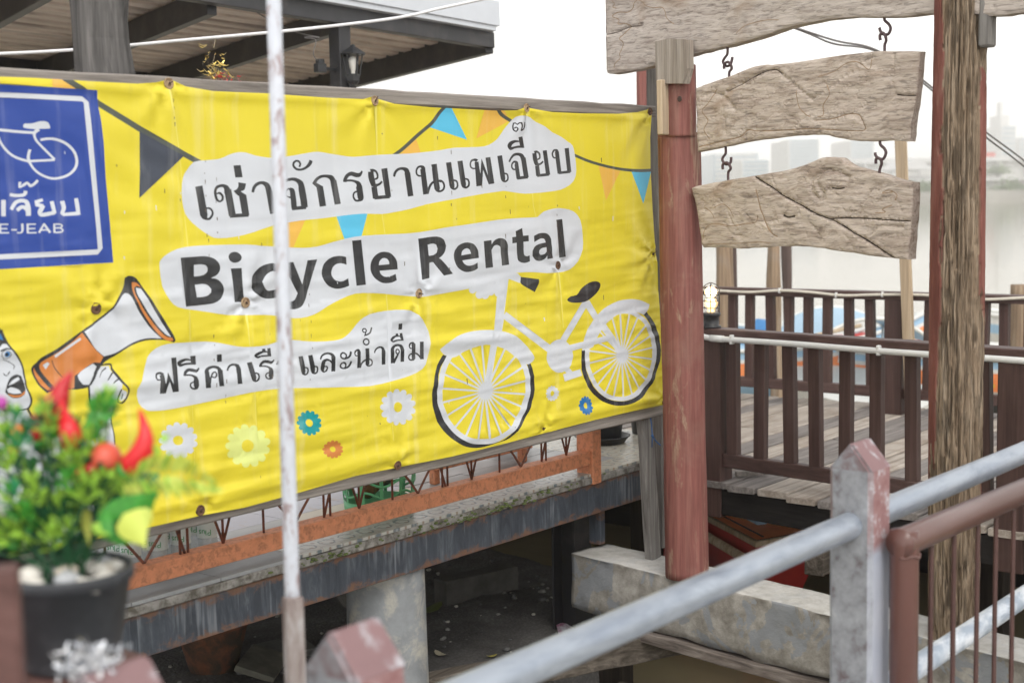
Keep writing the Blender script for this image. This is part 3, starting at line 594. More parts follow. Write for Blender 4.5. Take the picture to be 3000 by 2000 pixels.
    ('k', 'S', [-13990, 2739, -13994, 2717, -14101, 2769, -14096, 2730, -14216, 2753, -14184, 2701, -14282, 2707, -14210, 2685, -14227, 2641, -14218, 2685, -14125, 2656, -14131, 2692, -14026, 2655, -14027, 2691, -13901, 2642, -13899, 2679]),
    ('k', 'S', [-14136, 2476, -14182, 2495, -14113, 2515, -14158, 2547, -14060, 2545, -14080, 2595, -13987, 2533, -13976, 2588, -13904, 2512, -13908, 2563, -13847, 2545, -13874, 2571, -13827, 2577, -13848, 2590]),
    ('k', 'S', [-14182, 2484, -14181, 2513, -14064, 2473, -14060, 2502, -13998, 2449, -13976, 2479, -13976, 2412, -13900, 2433, -13987, 2361, -13878, 2359]),
    ('k', 'L', [-13987, 2395, -13875, 2386, -13987, 2287, -13875, 2278]),
    ('k', 'S', [-13987, 2315, -13876, 2292, -13972, 2282, -13908, 2234, -13987, 2262, -13997, 2235, -14032, 2295, -14062, 2286, -14032, 2334, -14057, 2350, -13979, 2349, -13993, 2372]),
    ('k', 'S', [-12494, 2452, -12542, 2471, -12471, 2490, -12516, 2521, -12417, 2519, -12438, 2568, -12342, 2508, -12332, 2561, -12258, 2486, -12262, 2536, -12199, 2519, -12227, 2544, -12179, 2550, -12200, 2562]),
    ('k', 'S', [-12541, 2460, -12540, 2488, -12421, 2450, -12416, 2477, -12353, 2426, -12331, 2455, -12330, 2390, -12253, 2410, -12341, 2340, -12229, 2338]),
    ('k', 'L', [-12341, 2374, -12227, 2365, -12341, 2269, -12226, 2260]),
    ('k', 'S', [-12341, 2295, -12227, 2273, -12326, 2264, -12260, 2217, -12341, 2244, -12350, 2218, -12387, 2277, -12417, 2268, -12386, 2314, -12412, 2330, -12333, 2329, -12347, 2352]),
    ('k', 'S', [-13642, 2462, -13739, 2473, -13649, 2493, -13728, 2524, -13632, 2528, -13664, 2573, -13542, 2546, -13543, 2590, -13461, 2518, -13416, 2560, -13449, 2453, -13351, 2481]),
    ('k', 'L', [-13456, 2501, -13346, 2496, -13444, 2226, -13339, 2220]),
    ('k', 'L', [-13738, 2501, -13641, 2496, -13731, 2228, -13625, 2222]),
    ('k', 'S', [-13629, 2301, -13666, 2313, -13597, 2390, -13631, 2403, -13549, 2459, -13572, 2479, -13517, 2463, -13499, 2484, -13500, 2427, -13468, 2421, -13530, 2400, -13521, 2374, -13593, 2418, -13600, 2396]),
    ('k', 'P', [-13462, 2771, -13357, 2768, -13351, 2640, -13457, 2643]),
    ('k', 'S', [-13230, 2464, -13261, 2478, -13197, 2509, -13230, 2532, -13142, 2539, -13161, 2573, -13082, 2539, -13073, 2578, -13040, 2507, -12969, 2542, -13040, 2450, -12936, 2458]),
    ('k', 'L', [-13044, 2489, -12936, 2483, -13038, 2218, -12929, 2211]),
    ('k', 'L', [-12794, 2561, -12686, 2567, -12735, 2282, -12627, 2287]),
    ('k', 'S', [-12736, 2300, -12629, 2307, -12712, 2242, -12629, 2265, -12636, 2206, -12634, 2240, -12562, 2233, -12596, 2254, -12545, 2298, -12584, 2299, -12572, 2358, -12600, 2338, -12640, 2382, -12652, 2356]),
    ('k', 'P', [-12349, 2772, -12271, 2771, -12257, 2620, -12354, 2667]),
    ('k', 'P', [-12473, 2773, -12398, 2774, -12391, 2725, -12464, 2726]),
    ('k', 'S', [-12344, 2723, -12346, 2700, -12455, 2740, -12445, 2704, -12580, 2718, -12546, 2669, -12641, 2669, -12572, 2662, -12568, 2616, -12564, 2653, -12466, 2631, -12470, 2661, -12263, 2621, -12264, 2652]),
    ('k', 'S', [-12116, 2448, -12152, 2469, -12062, 2504, -12092, 2536, -11976, 2523, -11974, 2562, -11914, 2478, -11836, 2521, -11908, 2420, -11792, 2420, -11899, 2246, -11783, 2240]),
    ('k', 'L', [-12031, 2211, -12035, 2251, -11843, 2207, -11847, 2247]),
    ('k', 'L', [-12069, 2375, -11983, 2370, -12062, 2221, -11976, 2216]),
    ('k', 'L', [-11605, 2549, -11503, 2553, -11549, 2262, -11446, 2265]),
    ('k', 'S', [-11551, 2278, -11448, 2284, -11527, 2224, -11449, 2246, -11455, 2191, -11453, 2222, -11384, 2216, -11417, 2235, -11368, 2275, -11405, 2277, -11395, 2330, -11421, 2313, -11460, 2353, -11471, 2329]),
    ('k', 'L', [-11375, 2547, -11271, 2551, -11318, 2258, -11213, 2261]),
    ('k', 'S', [-11319, 2274, -11215, 2281, -11295, 2220, -11215, 2241, -11222, 2187, -11220, 2218, -11150, 2211, -11184, 2231, -11134, 2271, -11172, 2273, -11161, 2327, -11188, 2309, -11227, 2349, -11238, 2325]),
    ('k', 'S', [-11085, 2441, -11116, 2457, -11037, 2493, -11067, 2517, -10965, 2519, -10982, 2554, -10884, 2520, -10878, 2558, -10827, 2490, -10768, 2526, -10821, 2434, -10718, 2451]),
    ('k', 'L', [-10829, 2469, -10717, 2463, -10812, 2193, -10709, 2187]),
    ('k', 'S', [-10784, 2352, -10811, 2335, -10859, 2421, -10884, 2395, -10953, 2450, -10943, 2404, -11059, 2419, -10978, 2381, -11084, 2317, -10985, 2307, -11068, 2244, -10983, 2254, -11002, 2194, -10991, 2223, -10920, 2211, -10948, 2234, -10889, 2263, -10929, 2267, -10922, 2312, -10940, 2290, -10999, 2321, -11000, 2296]),
    ('k', 'S', [-10419, 2444, -10460, 2444, -10429, 2487, -10464, 2471, -10507, 2530, -10509, 2498, -10591, 2501, -10553, 2482, -10593, 2427, -10556, 2442, -10497, 2386, -10497, 2418, -10372, 2401, -10399, 2434, -10302, 2456, -10353, 2478, -10286, 2515, -10336, 2527]),
    ('k', 'S', [-10466, 2479, -10426, 2479, -10460, 2449, -10420, 2439, -10487, 2415, -10450, 2398]),
    ('k', 'S', [-10412, 2260, -10452, 2260, -10421, 2303, -10456, 2287, -10500, 2346, -10501, 2314, -10583, 2318, -10545, 2299, -10585, 2244, -10548, 2258, -10490, 2202, -10489, 2234, -10364, 2217, -10391, 2250, -10294, 2271, -10345, 2294, -10278, 2330, -10328, 2342]),
    ('k', 'S', [-10459, 2295, -10418, 2295, -10452, 2265, -10412, 2255, -10479, 2231, -10443, 2214]),
    ('k', 'L', [-10147, 2494, -10047, 2488, -10141, 2187, -10034, 2180]),
    ('k', 'S', [-10046, 2488, -10136, 2469, -10101, 2547, -10132, 2503, -10196, 2529, -10166, 2503, -10228, 2476, -10193, 2470, -10203, 2421, -10183, 2441, -10122, 2410, -10120, 2433]),
    ('k', 'S', [-10037, 2177, -10085, 2195, -10003, 2242, -10042, 2262, -9941, 2289, -9970, 2317, -9869, 2312, -9877, 2342, -9776, 2300, -9773, 2327]),
    ('k', 'L', [-9919, 2538, -9815, 2532, -9910, 2226, -9805, 2219]),
    ('k', 'S', [-9911, 2244, -9808, 2248, -9888, 2205, -9818, 2228, -9820, 2180, -9822, 2211, -9731, 2201, -9761, 2221, -9711, 2269, -9750, 2267, -9760, 2323, -9789, 2311]),
    ('k', 'S', [-9831, 2656, -9792, 2652, -9843, 2632, -9812, 2613, -9872, 2620, -9861, 2592, -9907, 2623, -9920, 2598, -9935, 2641, -9967, 2628, -9945, 2666, -9984, 2670, -9933, 2690, -9964, 2709, -9904, 2702, -9915, 2730, -9869, 2699, -9855, 2724, -9841, 2681, -9808, 2695, -9831, 2656, -9792, 2652]),
    ('k', 'S', [-9662, 2422, -9695, 2436, -9627, 2471, -9660, 2492, -9558, 2506, -9576, 2537, -9491, 2503, -9476, 2536, -9473, 2474, -9396, 2492, -9472, 2412, -9369, 2414]),
    ('k', 'L', [-9475, 2452, -9368, 2446, -9463, 2180, -9359, 2173]),
    ('k', 'S', [-9869, 2873, -9836, 2870, -9876, 2859, -9850, 2843, -9894, 2852, -9884, 2829, -9915, 2854, -9926, 2833, -9931, 2864, -9958, 2853, -9937, 2879, -9970, 2881, -9930, 2892, -9956, 2908, -9913, 2900, -9922, 2923, -9892, 2898, -9881, 2919, -9875, 2888, -9848, 2899, -9869, 2873, -9836, 2870]),
    ('k', 'S', [-9884, 2851, -9857, 2841, -9914, 2803, -9889, 2790, -9942, 2787, -9928, 2773]),
    ('k', 'S', [-9935, 2772, -9942, 2788, -9828, 2784, -9845, 2810, -9735, 2820, -9770, 2840, -9683, 2913, -9723, 2926]),
    ('k', 'S', [-9116, 2380, -9220, 2397, -9113, 2443, -9200, 2474, -9077, 2485, -9112, 2528, -8994, 2493, -8989, 2536, -8945, 2464, -8868, 2496, -8933, 2392, -8825, 2401]),
    ('k', 'L', [-8935, 2423, -8824, 2417, -8922, 2177, -8819, 2170]),
    ('k', 'L', [-9221, 2427, -9112, 2422, -9204, 2178, -9098, 2173]),
    ('k', 'L', [-9095, 2163, -9156, 2189, -8982, 2334, -9022, 2351]),
    ('k', 'S', [-8993, 2389, -8955, 2386, -9001, 2371, -8968, 2355, -9016, 2363, -9002, 2337, -9031, 2364, -9047, 2342, -9045, 2376, -9079, 2366, -9051, 2395, -9089, 2399, -9044, 2413, -9076, 2429, -9029, 2422, -9042, 2447, -9014, 2420, -8998, 2443, -8999, 2409, -8966, 2418, -8993, 2389, -8955, 2386]),
    ('k', 'P', [-8927, 2738, -8848, 2738, -8833, 2586, -8926, 2634]),
    ('k', 'P', [-9051, 2740, -8974, 2739, -8967, 2691, -9044, 2692]),
    ('k', 'S', [-8915, 2692, -8916, 2669, -9059, 2710, -9047, 2675, -9171, 2680, -9126, 2639, -9219, 2628, -9148, 2626, -9144, 2580, -9141, 2615, -9020, 2596, -9025, 2624, -8835, 2587, -8837, 2616]),
    ('k', 'P', [-8966, 2927, -8857, 2926, -8850, 2806, -8959, 2808]),
    ('k', 'L', [-8618, 2501, -8513, 2496, -8600, 2198, -8502, 2192]),
    ('k', 'S', [-8513, 2482, -8609, 2467, -8565, 2538, -8599, 2499, -8659, 2525, -8629, 2499, -8695, 2470, -8657, 2464, -8668, 2413, -8645, 2433, -8581, 2397, -8575, 2420]),
    ('k', 'S', [-8597, 2234, -8503, 2205, -8581, 2200, -8557, 2166, -8635, 2205, -8661, 2181, -8660, 2243, -8702, 2247, -8630, 2283, -8658, 2307, -8546, 2300, -8546, 2331, -8456, 2268, -8427, 2290, -8359, 2176, -8318, 2196]),
    ('k', 'L', [-8389, 2526, -8279, 2520, -8374, 2173, -8267, 2166]),
    ('w', 'P', [-18065, 3610, -17467, 3538, -17397, 3338, -17331, 3234, -17230, 3127, -17152, 3009, -17113, 2852, -17098, 2696, -17048, 2514, -17017, 2422, -17059, 2339, -17110, 2301, -16985, 2130, -16533, 1888, -16139, 1741, -15923, 1571, -15789, 1085, -15777, 356, -16635, 178, -17440, 97, -18287, 127]),
    ('k', 'L', [-16336, 1806, -16326, 1831, -16131, 1724, -16122, 1745]),
    ('k', 'L', [-17452, 97, -17473, 174, -16879, 146, -16901, 223]),
    ('k', 'L', [-15785, 436, -15730, 480, -15567, 226, -15504, 276]),
    ('k', 'P', [-16248, 562, -15875, 539, -15675, 219, -16268, 219]),
    ('w', 'P', [-16000, 2548, -15911, 2698, -15798, 2801, -15609, 2804, -15587, 2720, -15484, 2604, -15407, 2502, -15425, 2434, -15490, 2256, -15553, 2123, -15607, 1991, -15622, 1876, -15604, 1710, -15574, 1519, -15573, 1049, -16003, 1120, -15910, 2031, -15972, 2200, -16022, 2390]),
    ('k', 'S', [-16045, 2540, -16008, 2538, -16040, 2389, -16004, 2391, -15994, 2221, -15963, 2227, -15927, 2075, -15903, 2081]),
    ('k', 'S', [-15515, 2238, -15495, 2230, -15593, 2084, -15572, 2077, -15631, 1900, -15609, 1898, -15597, 1544, -15575, 1543]),
    ('k', 'P', [-15257, 4175, -15173, 4205, -15036, 4162, -14917, 4027, -14745, 3780, -14505, 3430, -14342, 3177, -14303, 3089, -14334, 3056, -14436, 3089, -14580, 3121, -14895, 3140, -15208, 3078, -15519, 2945, -15743, 2829, -15973, 2545, -16212, 2504, -16290, 2509, -16596, 2545, -16762, 2509, -16869, 2615, -16947, 2746, -16993, 2883, -16967, 2946, -16908, 2984, -16817, 3057, -16560, 3154, -16296, 3286, -16055, 3407, -15836, 3525, -15587, 3666, -15414, 3838, -15280, 4014]),
    ('w', 'P', [-16030, 3382, -15811, 3500, -15561, 3641, -15388, 3813, -15272, 3921, -15194, 3923, -15136, 3866, -15036, 3660, -14879, 3436, -14717, 3257, -14579, 3145, -14893, 3173, -15206, 3113, -15489, 3000, -15695, 2962, -15861, 3105, -15959, 3251]),
    ('a', 'P', [-15109, 4097, -15012, 4079, -14927, 3992, -14828, 3833, -14644, 3536, -14401, 3182, -14347, 3093, -14436, 3089, -14578, 3162, -14742, 3331, -14927, 3581, -15055, 3825, -15101, 3991]),
    ('k', 'P', [-15067, 4001, -15015, 4033, -14927, 3992, -14828, 3833, -14644, 3536, -14396, 3177, -14368, 3138, -14518, 3187, -14716, 3388, -14884, 3602, -15031, 3847]),
    ('w', 'P', [-15030, 4006, -14933, 3981, -14840, 3834, -14655, 3537, -14424, 3196, -14397, 3153, -14511, 3215, -14702, 3417, -14859, 3628, -15002, 3864]),
    ('a', 'P', [-16070, 3370, -15985, 3242, -15862, 3094, -15703, 2956, -15768, 2866, -15901, 2880, -16118, 2777, -16252, 2713, -16289, 2536, -16366, 2533, -16539, 2655, -16620, 2563, -16713, 2697, -16806, 2818, -16851, 2912, -16835, 2966, -16770, 3010, -16537, 3102, -16273, 3234]),
    ('a', 'P', [-16944, 2922, -16916, 2853, -16813, 2708, -16696, 2561, -16752, 2550, -16854, 2646, -16922, 2765, -16952, 2868]),
    ('w', 'L', [-16567, 3026, -16591, 3062, -16090, 3266, -16112, 3298]),
    ('w', 'P', [-16794, 2939, -16709, 2975, -16668, 2948, -16741, 2867]),
    ('k', 'S', [-16638, 2994, -16627, 2997, -16585, 2857, -16570, 2864, -16464, 2710, -16454, 2716]),
    ('w', 'P', [-16200, 2718, -16118, 2777, -15901, 2869, -15838, 2816, -15969, 2613, -16026, 2551, -16130, 2567, -16191, 2649]),
    ('k', 'S', [-15834, 2803, -15841, 2830, -15742, 2818, -15744, 2841, -15589, 2810, -15572, 2838, -15584, 2735, -15544, 2747, -15503, 2617, -15462, 2638, -15411, 2503, -15375, 2522, -15305, 2381, -15273, 2386, -15325, 2275, -15295, 2261, -15404, 2201, -15391, 2170, -15462, 2231, -15494, 2231, -15413, 2408, -15440, 2415]),
    ('k', 'S', [-15803, 2638, -15812, 2643, -15743, 2721, -15755, 2731, -15657, 2765, -15673, 2785]),
    ('k', 'S', [-15656, 2574, -15670, 2583, -15579, 2655, -15601, 2670, -15552, 2688, -15570, 2700]),
    ('k', 'S', [-15566, 2515, -15576, 2527, -15480, 2559, -15492, 2581, -15423, 2563, -15428, 2586]),
    ('w', 'P', [-15418, 2410, -15316, 2351, -15333, 2260, -15410, 2211, -15455, 2251]),
    ('k', 'L', [-15403, 2339, -15386, 2336, -15416, 2247, -15400, 2244]),
    ('k', 'P', [-18058, 3715, -17478, 3561, -17405, 3403, -17386, 3315, -17457, 3322, -17555, 3266, -18093, 3170]),
    ('c', 'P', [-17611, 3508, -17471, 3474, -17435, 3374, -17522, 3414]),
    ('k', 'S', [-17497, 3518, -17440, 3537, -17412, 3353, -17378, 3366, -17322, 3214, -17294, 3229, -17220, 3085, -17195, 3098, -17157, 2962, -17129, 2968, -17130, 2807, -17101, 2809, -17109, 2628, -17081, 2632, -17040, 2434, -17006, 2434, -17073, 2338, -17045, 2318, -17136, 2316, -17132, 2294, -17304, 2318, -17304, 2300, -17494, 2345, -17495, 2332]),
    ('k', 'S', [-17102, 2303, -17067, 2316, -17044, 2196, -17015, 2210, -16959, 2097, -16940, 2109]),
    ('k', 'S', [-17506, 3207, -17515, 3232, -17401, 3235, -17403, 3261, -17303, 3216, -17299, 3233]),
    ('k', 'E', [-17329, 3154, -17343, 3123, -17376, 3102, -17419, 3098, -17461, 3111, -17490, 3137, -17500, 3171, -17486, 3202, -17454, 3222, -17411, 3227, -17369, 3214, -17339, 3187]),
    ('w', 'E', [-17341, 3155, -17353, 3128, -17381, 3110, -17418, 3106, -17454, 3117, -17480, 3141, -17488, 3169, -17476, 3196, -17448, 3214, -17411, 3218, -17375, 3207, -17349, 3184]),
    ('c', 'E', [-17355, 3161, -17363, 3140, -17380, 3126, -17403, 3122, -17425, 3130, -17441, 3147, -17445, 3170, -17438, 3190, -17420, 3205, -17398, 3208, -17375, 3200, -17360, 3183]),
    ('k', 'E', [-17384, 3163, -17390, 3149, -17403, 3141, -17419, 3142, -17432, 3153, -17436, 3169, -17430, 3183, -17416, 3191, -17400, 3190, -17388, 3179]),
    ('k', 'S', [-17473, 3093, -17469, 3100, -17358, 3037, -17352, 3046, -17281, 2976, -17269, 2981, -17297, 2928, -17283, 2924]),
    ('k', 'S', [-17466, 2887, -17454, 2893, -17443, 2850, -17435, 2860, -17393, 2837, -17390, 2849]),
    ('k', 'L', [-17381, 2853, -17400, 2868, -17344, 2899, -17355, 2908]),
    ('k', 'P', [-17459, 2608, -17410, 2732, -17346, 2812, -17247, 2845, -17164, 2814, -17134, 2701, -17116, 2611, -17140, 2536, -17220, 2496, -17340, 2506, -17421, 2560]),
    ('w', 'P', [-17400, 2699, -17324, 2766, -17213, 2808, -17204, 2763, -17303, 2720]),
    ('w', 'P', [-17428, 2643, -17354, 2667, -17237, 2620, -17192, 2560, -17313, 2564, -17407, 2597]),
    ('a', 'P', [-17420, 2577, -17314, 2542, -17205, 2540, -17126, 2594, -17137, 2547, -17219, 2507, -17340, 2517]),
    ('l', 'P', [-18803, 7132, -15595, 7104, -15529, 6291, -15446, 4427, -18982, 4422]),
    ('w', 'L', [-18745, 6928, -18737, 6998, -15867, 6923, -15856, 7001, -15837, 6907, -15745, 6920, -15721, 4656, -15627, 4658, -15728, 4646, -15726, 4566, -18896, 4638, -18897, 4567]),
    ('w', 'P', [-16916, 6520, -16894, 6557, -16762, 6564, -16655, 6594, -16561, 6601, -16495, 6583, -16469, 6531, -16467, 6494, -16635, 6486, -16715, 6479, -16846, 6487, -16904, 6497]),
    ('w', 'S', [-17477, 6441, -17472, 6480, -17289, 6434, -17283, 6473, -17034, 6417, -17028, 6456, -16734, 6406, -16729, 6446]),
    ('w', 'S', [-16664, 6502, -16633, 6458, -16732, 6460, -16689, 6427, -16755, 6396, -16710, 6398, -16729, 6319, -16693, 6336, -16675, 6259, -16647, 6282, -16536, 6132, -16508, 6156, -16411, 6021, -16383, 6045]),
    ('w', 'L', [-16398, 6044, -16398, 6011, -16796, 6024, -16797, 5989, -16861, 6024, -16863, 5989]),
    ('w', 'S', [-16842, 6017, -16856, 5984, -17045, 6073, -17064, 6041, -17177, 6154, -17205, 6129, -17281, 6280, -17315, 6262, -17346, 6436, -17382, 6422]),
    ('w', 'S', [-16629, 6304, -16633, 6343, -16510, 6322, -16509, 6360, -16381, 6318, -16369, 6355, -16214, 6261, -16188, 6295, -16088, 6160, -16049, 6185, -16038, 6049, -15989, 6060, -16043, 5963, -15995, 5954, -16090, 5888, -16056, 5861, -16211, 5808, -16194, 5774, -16398, 5764, -16396, 5729, -16538, 5778, -16551, 5746, -16689, 5846, -16713, 5819, -16784, 5941, -16818, 5921, -16823, 6041, -16872, 6030, -16818, 6102, -16867, 6108, -16791, 6172, -16839, 6183]),
    ('w', 'L', [-17337, 5438, -17260, 5435, -17357, 5198, -17283, 5194]),
    ('w', 'S', [-17164, 5277, -17208, 5305, -17089, 5367, -17128, 5409, -17014, 5394, -17017, 5449, -16951, 5379, -16899, 5426, -16946, 5322, -16861, 5331, -16946, 5192, -16864, 5193]),
    ('w', 'S', [-17072, 5256, -17107, 5299, -17011, 5297, -17033, 5348, -16984, 5297, -16955, 5347, -16946, 5264, -16907, 5296]),
    ('w', 'S', [-17196, 5491, -17186, 5534, -17091, 5474, -17086, 5521, -16966, 5478, -16977, 5526, -16904, 5515, -16957, 5546, -16891, 5560, -16953, 5570]),
    ('w', 'S', [-17031, 5699, -16979, 5695, -17032, 5608, -17000, 5640, -16939, 5634, -16959, 5671, -16893, 5660, -16885, 5702, -16844, 5618, -16833, 5662, -16764, 5647, -16791, 5680, -16698, 5708, -16730, 5735]),
    ('w', 'L', [-16645, 5450, -16632, 5410, -16784, 5418, -16751, 5371, -16778, 5336, -16747, 5382, -16653, 5305, -16635, 5362]),
    ('w', 'S', [-16663, 5359, -16611, 5331, -16747, 5255, -16673, 5238, -16688, 5176, -16683, 5229, -16451, 5205, -16459, 5261]),
    ('w', 'L', [-16426, 5223, -16490, 5213, -16444, 5336, -16513, 5325, -16458, 5410, -16525, 5399]),
    ('w', 'S', [-16354, 5398, -16275, 5412, -16329, 5304, -16257, 5303, -16360, 5220, -16291, 5222, -16311, 5177, -16275, 5210]),
    ('w', 'L', [-16319, 5175, -16321, 5223, -16048, 5184, -16050, 5241]),
    ('w', 'L', [-16013, 5191, -16080, 5186, -16020, 5327, -16093, 5320, -16037, 5447, -16104, 5440]),
    ('w', 'L', [-17395, 5092, -17359, 5092, -17398, 4947, -17362, 4947]),
    ('w', 'L', [-17372, 5070, -17371, 5090, -17245, 5066, -17243, 5087]),
    ('w', 'L', [-17376, 5007, -17375, 5027, -17261, 5003, -17260, 5024]),
    ('w', 'L', [-17380, 4946, -17379, 4967, -17237, 4941, -17236, 4962]),
    ('w', 'L', [-17198, 4984, -17197, 5005, -17108, 4981, -17106, 5002]),
    ('w', 'S', [-17036, 5081, -16997, 5083, -17033, 4992, -16994, 4990, -17040, 4964, -17018, 4945, -17065, 4955, -17064, 4935, -17103, 4962, -17108, 4942]),
    ('w', 'L', [-16944, 5079, -16907, 5080, -16946, 4935, -16909, 4935]),
    ('w', 'L', [-16926, 5057, -16926, 5078, -16788, 5056, -16787, 5077]),
    ('w', 'L', [-16924, 4993, -16923, 5014, -16798, 4992, -16797, 5013]),
    ('w', 'L', [-16927, 4931, -16927, 4952, -16779, 4929, -16779, 4950]),
    ('w', 'L', [-16723, 4928, -16753, 4944, -16628, 5064, -16657, 5080]),
    ('w', 'L', [-16665, 5064, -16636, 5081, -16564, 4922, -16530, 4942]),
    ('w', 'L', [-16700, 4965, -16699, 4986, -16585, 4965, -16585, 4986]),
    ('w', 'L', [-16490, 5067, -16452, 5068, -16492, 4927, -16454, 4927]),
    ('w', 'S', [-16466, 5047, -16464, 5068, -16373, 5042, -16366, 5063, -16352, 5027, -16322, 5029, -16369, 5012, -16363, 4991, -16462, 5010, -16462, 4991]),
    ('w', 'S', [-16456, 4991, -16454, 5010, -16371, 4985, -16362, 5006, -16344, 4960, -16311, 4964, -16359, 4947, -16353, 4924, -16466, 4942, -16466, 4921]),
    ('d', 'L', [-13539, 6040, -13526, 6041, -13537, 6010, -13524, 6011]),
    ('d', 'L', [-13563, 5833, -13544, 5835, -13555, 5813, -13547, 5814]),
    ('d', 'L', [-13553, 5718, -13534, 5719, -13549, 5645, -13538, 5645]),
    ('d', 'L', [-13555, 5464, -13536, 5466, -13549, 5439, -13537, 5440]),
    ('d', 'L', [-13577, 5238, -13559, 5238, -13574, 5182, -13561, 5183]),
    ('d', 'L', [-13557, 5072, -13542, 5073, -13554, 5053, -13540, 5054]),
    ('d', 'L', [-13562, 4822, -13548, 4823, -13562, 4764, -13547, 4764]),
    ('d', 'L', [-13311, 5757, -13301, 5757, -13309, 5686, -13302, 5686]),
    ('d', 'L', [-13331, 5594, -13314, 5595, -13328, 5522, -13318, 5522]),
    ('d', 'L', [-13339, 5368, -13323, 5369, -13336, 5329, -13323, 5330]),
    ('d', 'L', [-13332, 5091, -13312, 5091, -13330, 5034, -13312, 5035]),
    ('d', 'L', [-13341, 4845, -13319, 4846, -13336, 4819, -13320, 4819]),
    ('d', 'L', [-13516, 3114, -13497, 3113, -13512, 3055, -13500, 3054]),
    ('d', 'L', [-13503, 2945, -13481, 2945, -13493, 2924, -13486, 2924]),
    ('d', 'L', [-13526, 2708, -13513, 2707, -13525, 2666, -13510, 2666]),
    ('d', 'L', [-13518, 2430, -13508, 2430, -13518, 2410, -13503, 2410]),
    ('d', 'L', [-13514, 2291, -13498, 2290, -13515, 2222, -13497, 2221]),
    ('d', 'L', [-5569, 5563, -5555, 5564, -5563, 5536, -5551, 5537]),
    ('d', 'L', [-5589, 5371, -5575, 5371, -5591, 5306, -5566, 5306]),
    ('d', 'L', [-7300, 6291, -7280, 6291, -7296, 6205, -7280, 6206]),
    ('d', 'L', [-7316, 6019, -7293, 6020, -7311, 5955, -7292, 5956]),
    ('d', 'L', [-7327, 5663, -7301, 5664, -7317, 5608, -7304, 5608]),
    ('d', 'L', [-7322, 5477, -7300, 5477, -7313, 5390, -7305, 5390]),
    ('d', 'L', [-7345, 5230, -7321, 5230, -7340, 5169, -7321, 5170]),
    ('d', 'L', [-13533, 4730, -13515, 4730, -13528, 4677, -13518, 4677]),
    ('d', 'L', [-13548, 4482, -13539, 4482, -13550, 4422, -13536, 4422]),
    ('d', 'L', [-3801, 5139, -3772, 5140, -3790, 5098, -3773, 5098]),
    ('d', 'L', [-3804, 4936, -3776, 4937, -3793, 4890, -3777, 4891]),
    ('d', 'L', [-3820, 4726, -3792, 4726, -3814, 4645, -3789, 4645]),
    ('d', 'L', [-11270, 3662, -11257, 3663, -11266, 3630, -11256, 3630]),
    ('d', 'L', [-11298, 3483, -11283, 3482, -11295, 3421, -11284, 3420]),
    ('d', 'L', [-11278, 3178, -11265, 3178, -11275, 3132, -11264, 3131]),
    ('d', 'L', [-11296, 2934, -11283, 2933, -11293, 2860, -11285, 2860]),
    ('d', 'L', [-11294, 2687, -11271, 2687, -11284, 2656, -11275, 2656]),
    ('d', 'L', [-14147, 7031, -14128, 7033, -14142, 6971, -14133, 6971]),
    ('d', 'L', [-14143, 6900, -14131, 6901, -14140, 6867, -14131, 6868]),
    ('d', 'L', [-14162, 6737, -14143, 6739, -14155, 6698, -14148, 6699]),
    ('d', 'L', [-14152, 6653, -14132, 6654, -14148, 6585, -14137, 6585]),
    ('d', 'L', [-13297, 2332, -13278, 2330, -13296, 2259, -13280, 2258]),
    ('d', 'L', [-13299, 2068, -13286, 2067, -13296, 2019, -13287, 2018]),
    ('d', 'L', [-13305, 1958, -13286, 1956, -13298, 1905, -13291, 1904]),
    ('w', 'L', [-7559, 1244, -7524, 1241, -7539, 1165, -7529, 1165]),
    ('d', 'L', [-6378, 5596, -6347, 5598, -6363, 5524, -6345, 5525]),
    ('d', 'L', [-2052, 3029, -2025, 3028, -2039, 2914, -2016, 2913]),
    ('d', 'L', [-5645, 4555, -5615, 4556, -5629, 4456, -5615, 4456]),
    ('w', 'L', [-5555, 1247, -5519, 1248, -5537, 1215, -5515, 1216]),
    ('d', 'L', [-3819, 6265, -3794, 6267, -3806, 6188, -3786, 6190]),
    ('d', 'L', [-11353, 2124, -11340, 2125, -11345, 2089, -11335, 2089]),
    ('w', 'L', [-16725, 974, -16715, 973, -16722, 920, -16713, 919]),
    ('w', 'L', [-13524, 4627, -13504, 4628, -13514, 4579, -13505, 4580]),
    ('w', 'L', [-13265, 5945, -13243, 5947, -13253, 5897, -13245, 5897]),
    ('w', 'L', [-15256, 4514, -15236, 4515, -15249, 4467, -15235, 4468]),
    ('d', 'L', [-8763, 4121, -8739, 4121, -8753, 4038, -8737, 4038]),
    ('d', 'L', [-7447, 3941, -7420, 3941, -7432, 3856, -7421, 3856]),
    ('w', 'L', [-11993, 4180, -11966, 4181, -11983, 4128, -11964, 4129]),
    ('d', 'L', [-5441, 5069, -5421, 5070, -5434, 4970, -5411, 4970]),
    ('w', 'L', [-3359, 1992, -3321, 1991, -3337, 1908, -3322, 1907]),
    ('d', 'L', [-9282, 6583, -9254, 6588, -9265, 6556, -9255, 6558]),
    ('d', 'L', [-16346, 1533, -16337, 1532, -16343, 1457, -16336, 1457]),
    ('w', 'L', [-4355, 2688, -4314, 2687, -4338, 2605, -4311, 2604]),
    ('w', 'L', [-17005, 2206, -16988, 2207, -16999, 2178, -16987, 2179]),
    ('d', 'L', [-2096, 6182, -2060, 6183, -2076, 6074, -2058, 6075]),
    ('w', 'L', [-15200, 5232, -15181, 5234, -15192, 5185, -15182, 5186]),
    ('d', 'L', [-12378, 4623, -12365, 4624, -12376, 4563, -12357, 4564]),
    ('d', 'L', [-12260, 2301, -12238, 2300, -12253, 2221, -12237, 2220]),
    ('w', 'L', [-10581, 3831, -10552, 3833, -10565, 3795, -10555, 3796]),
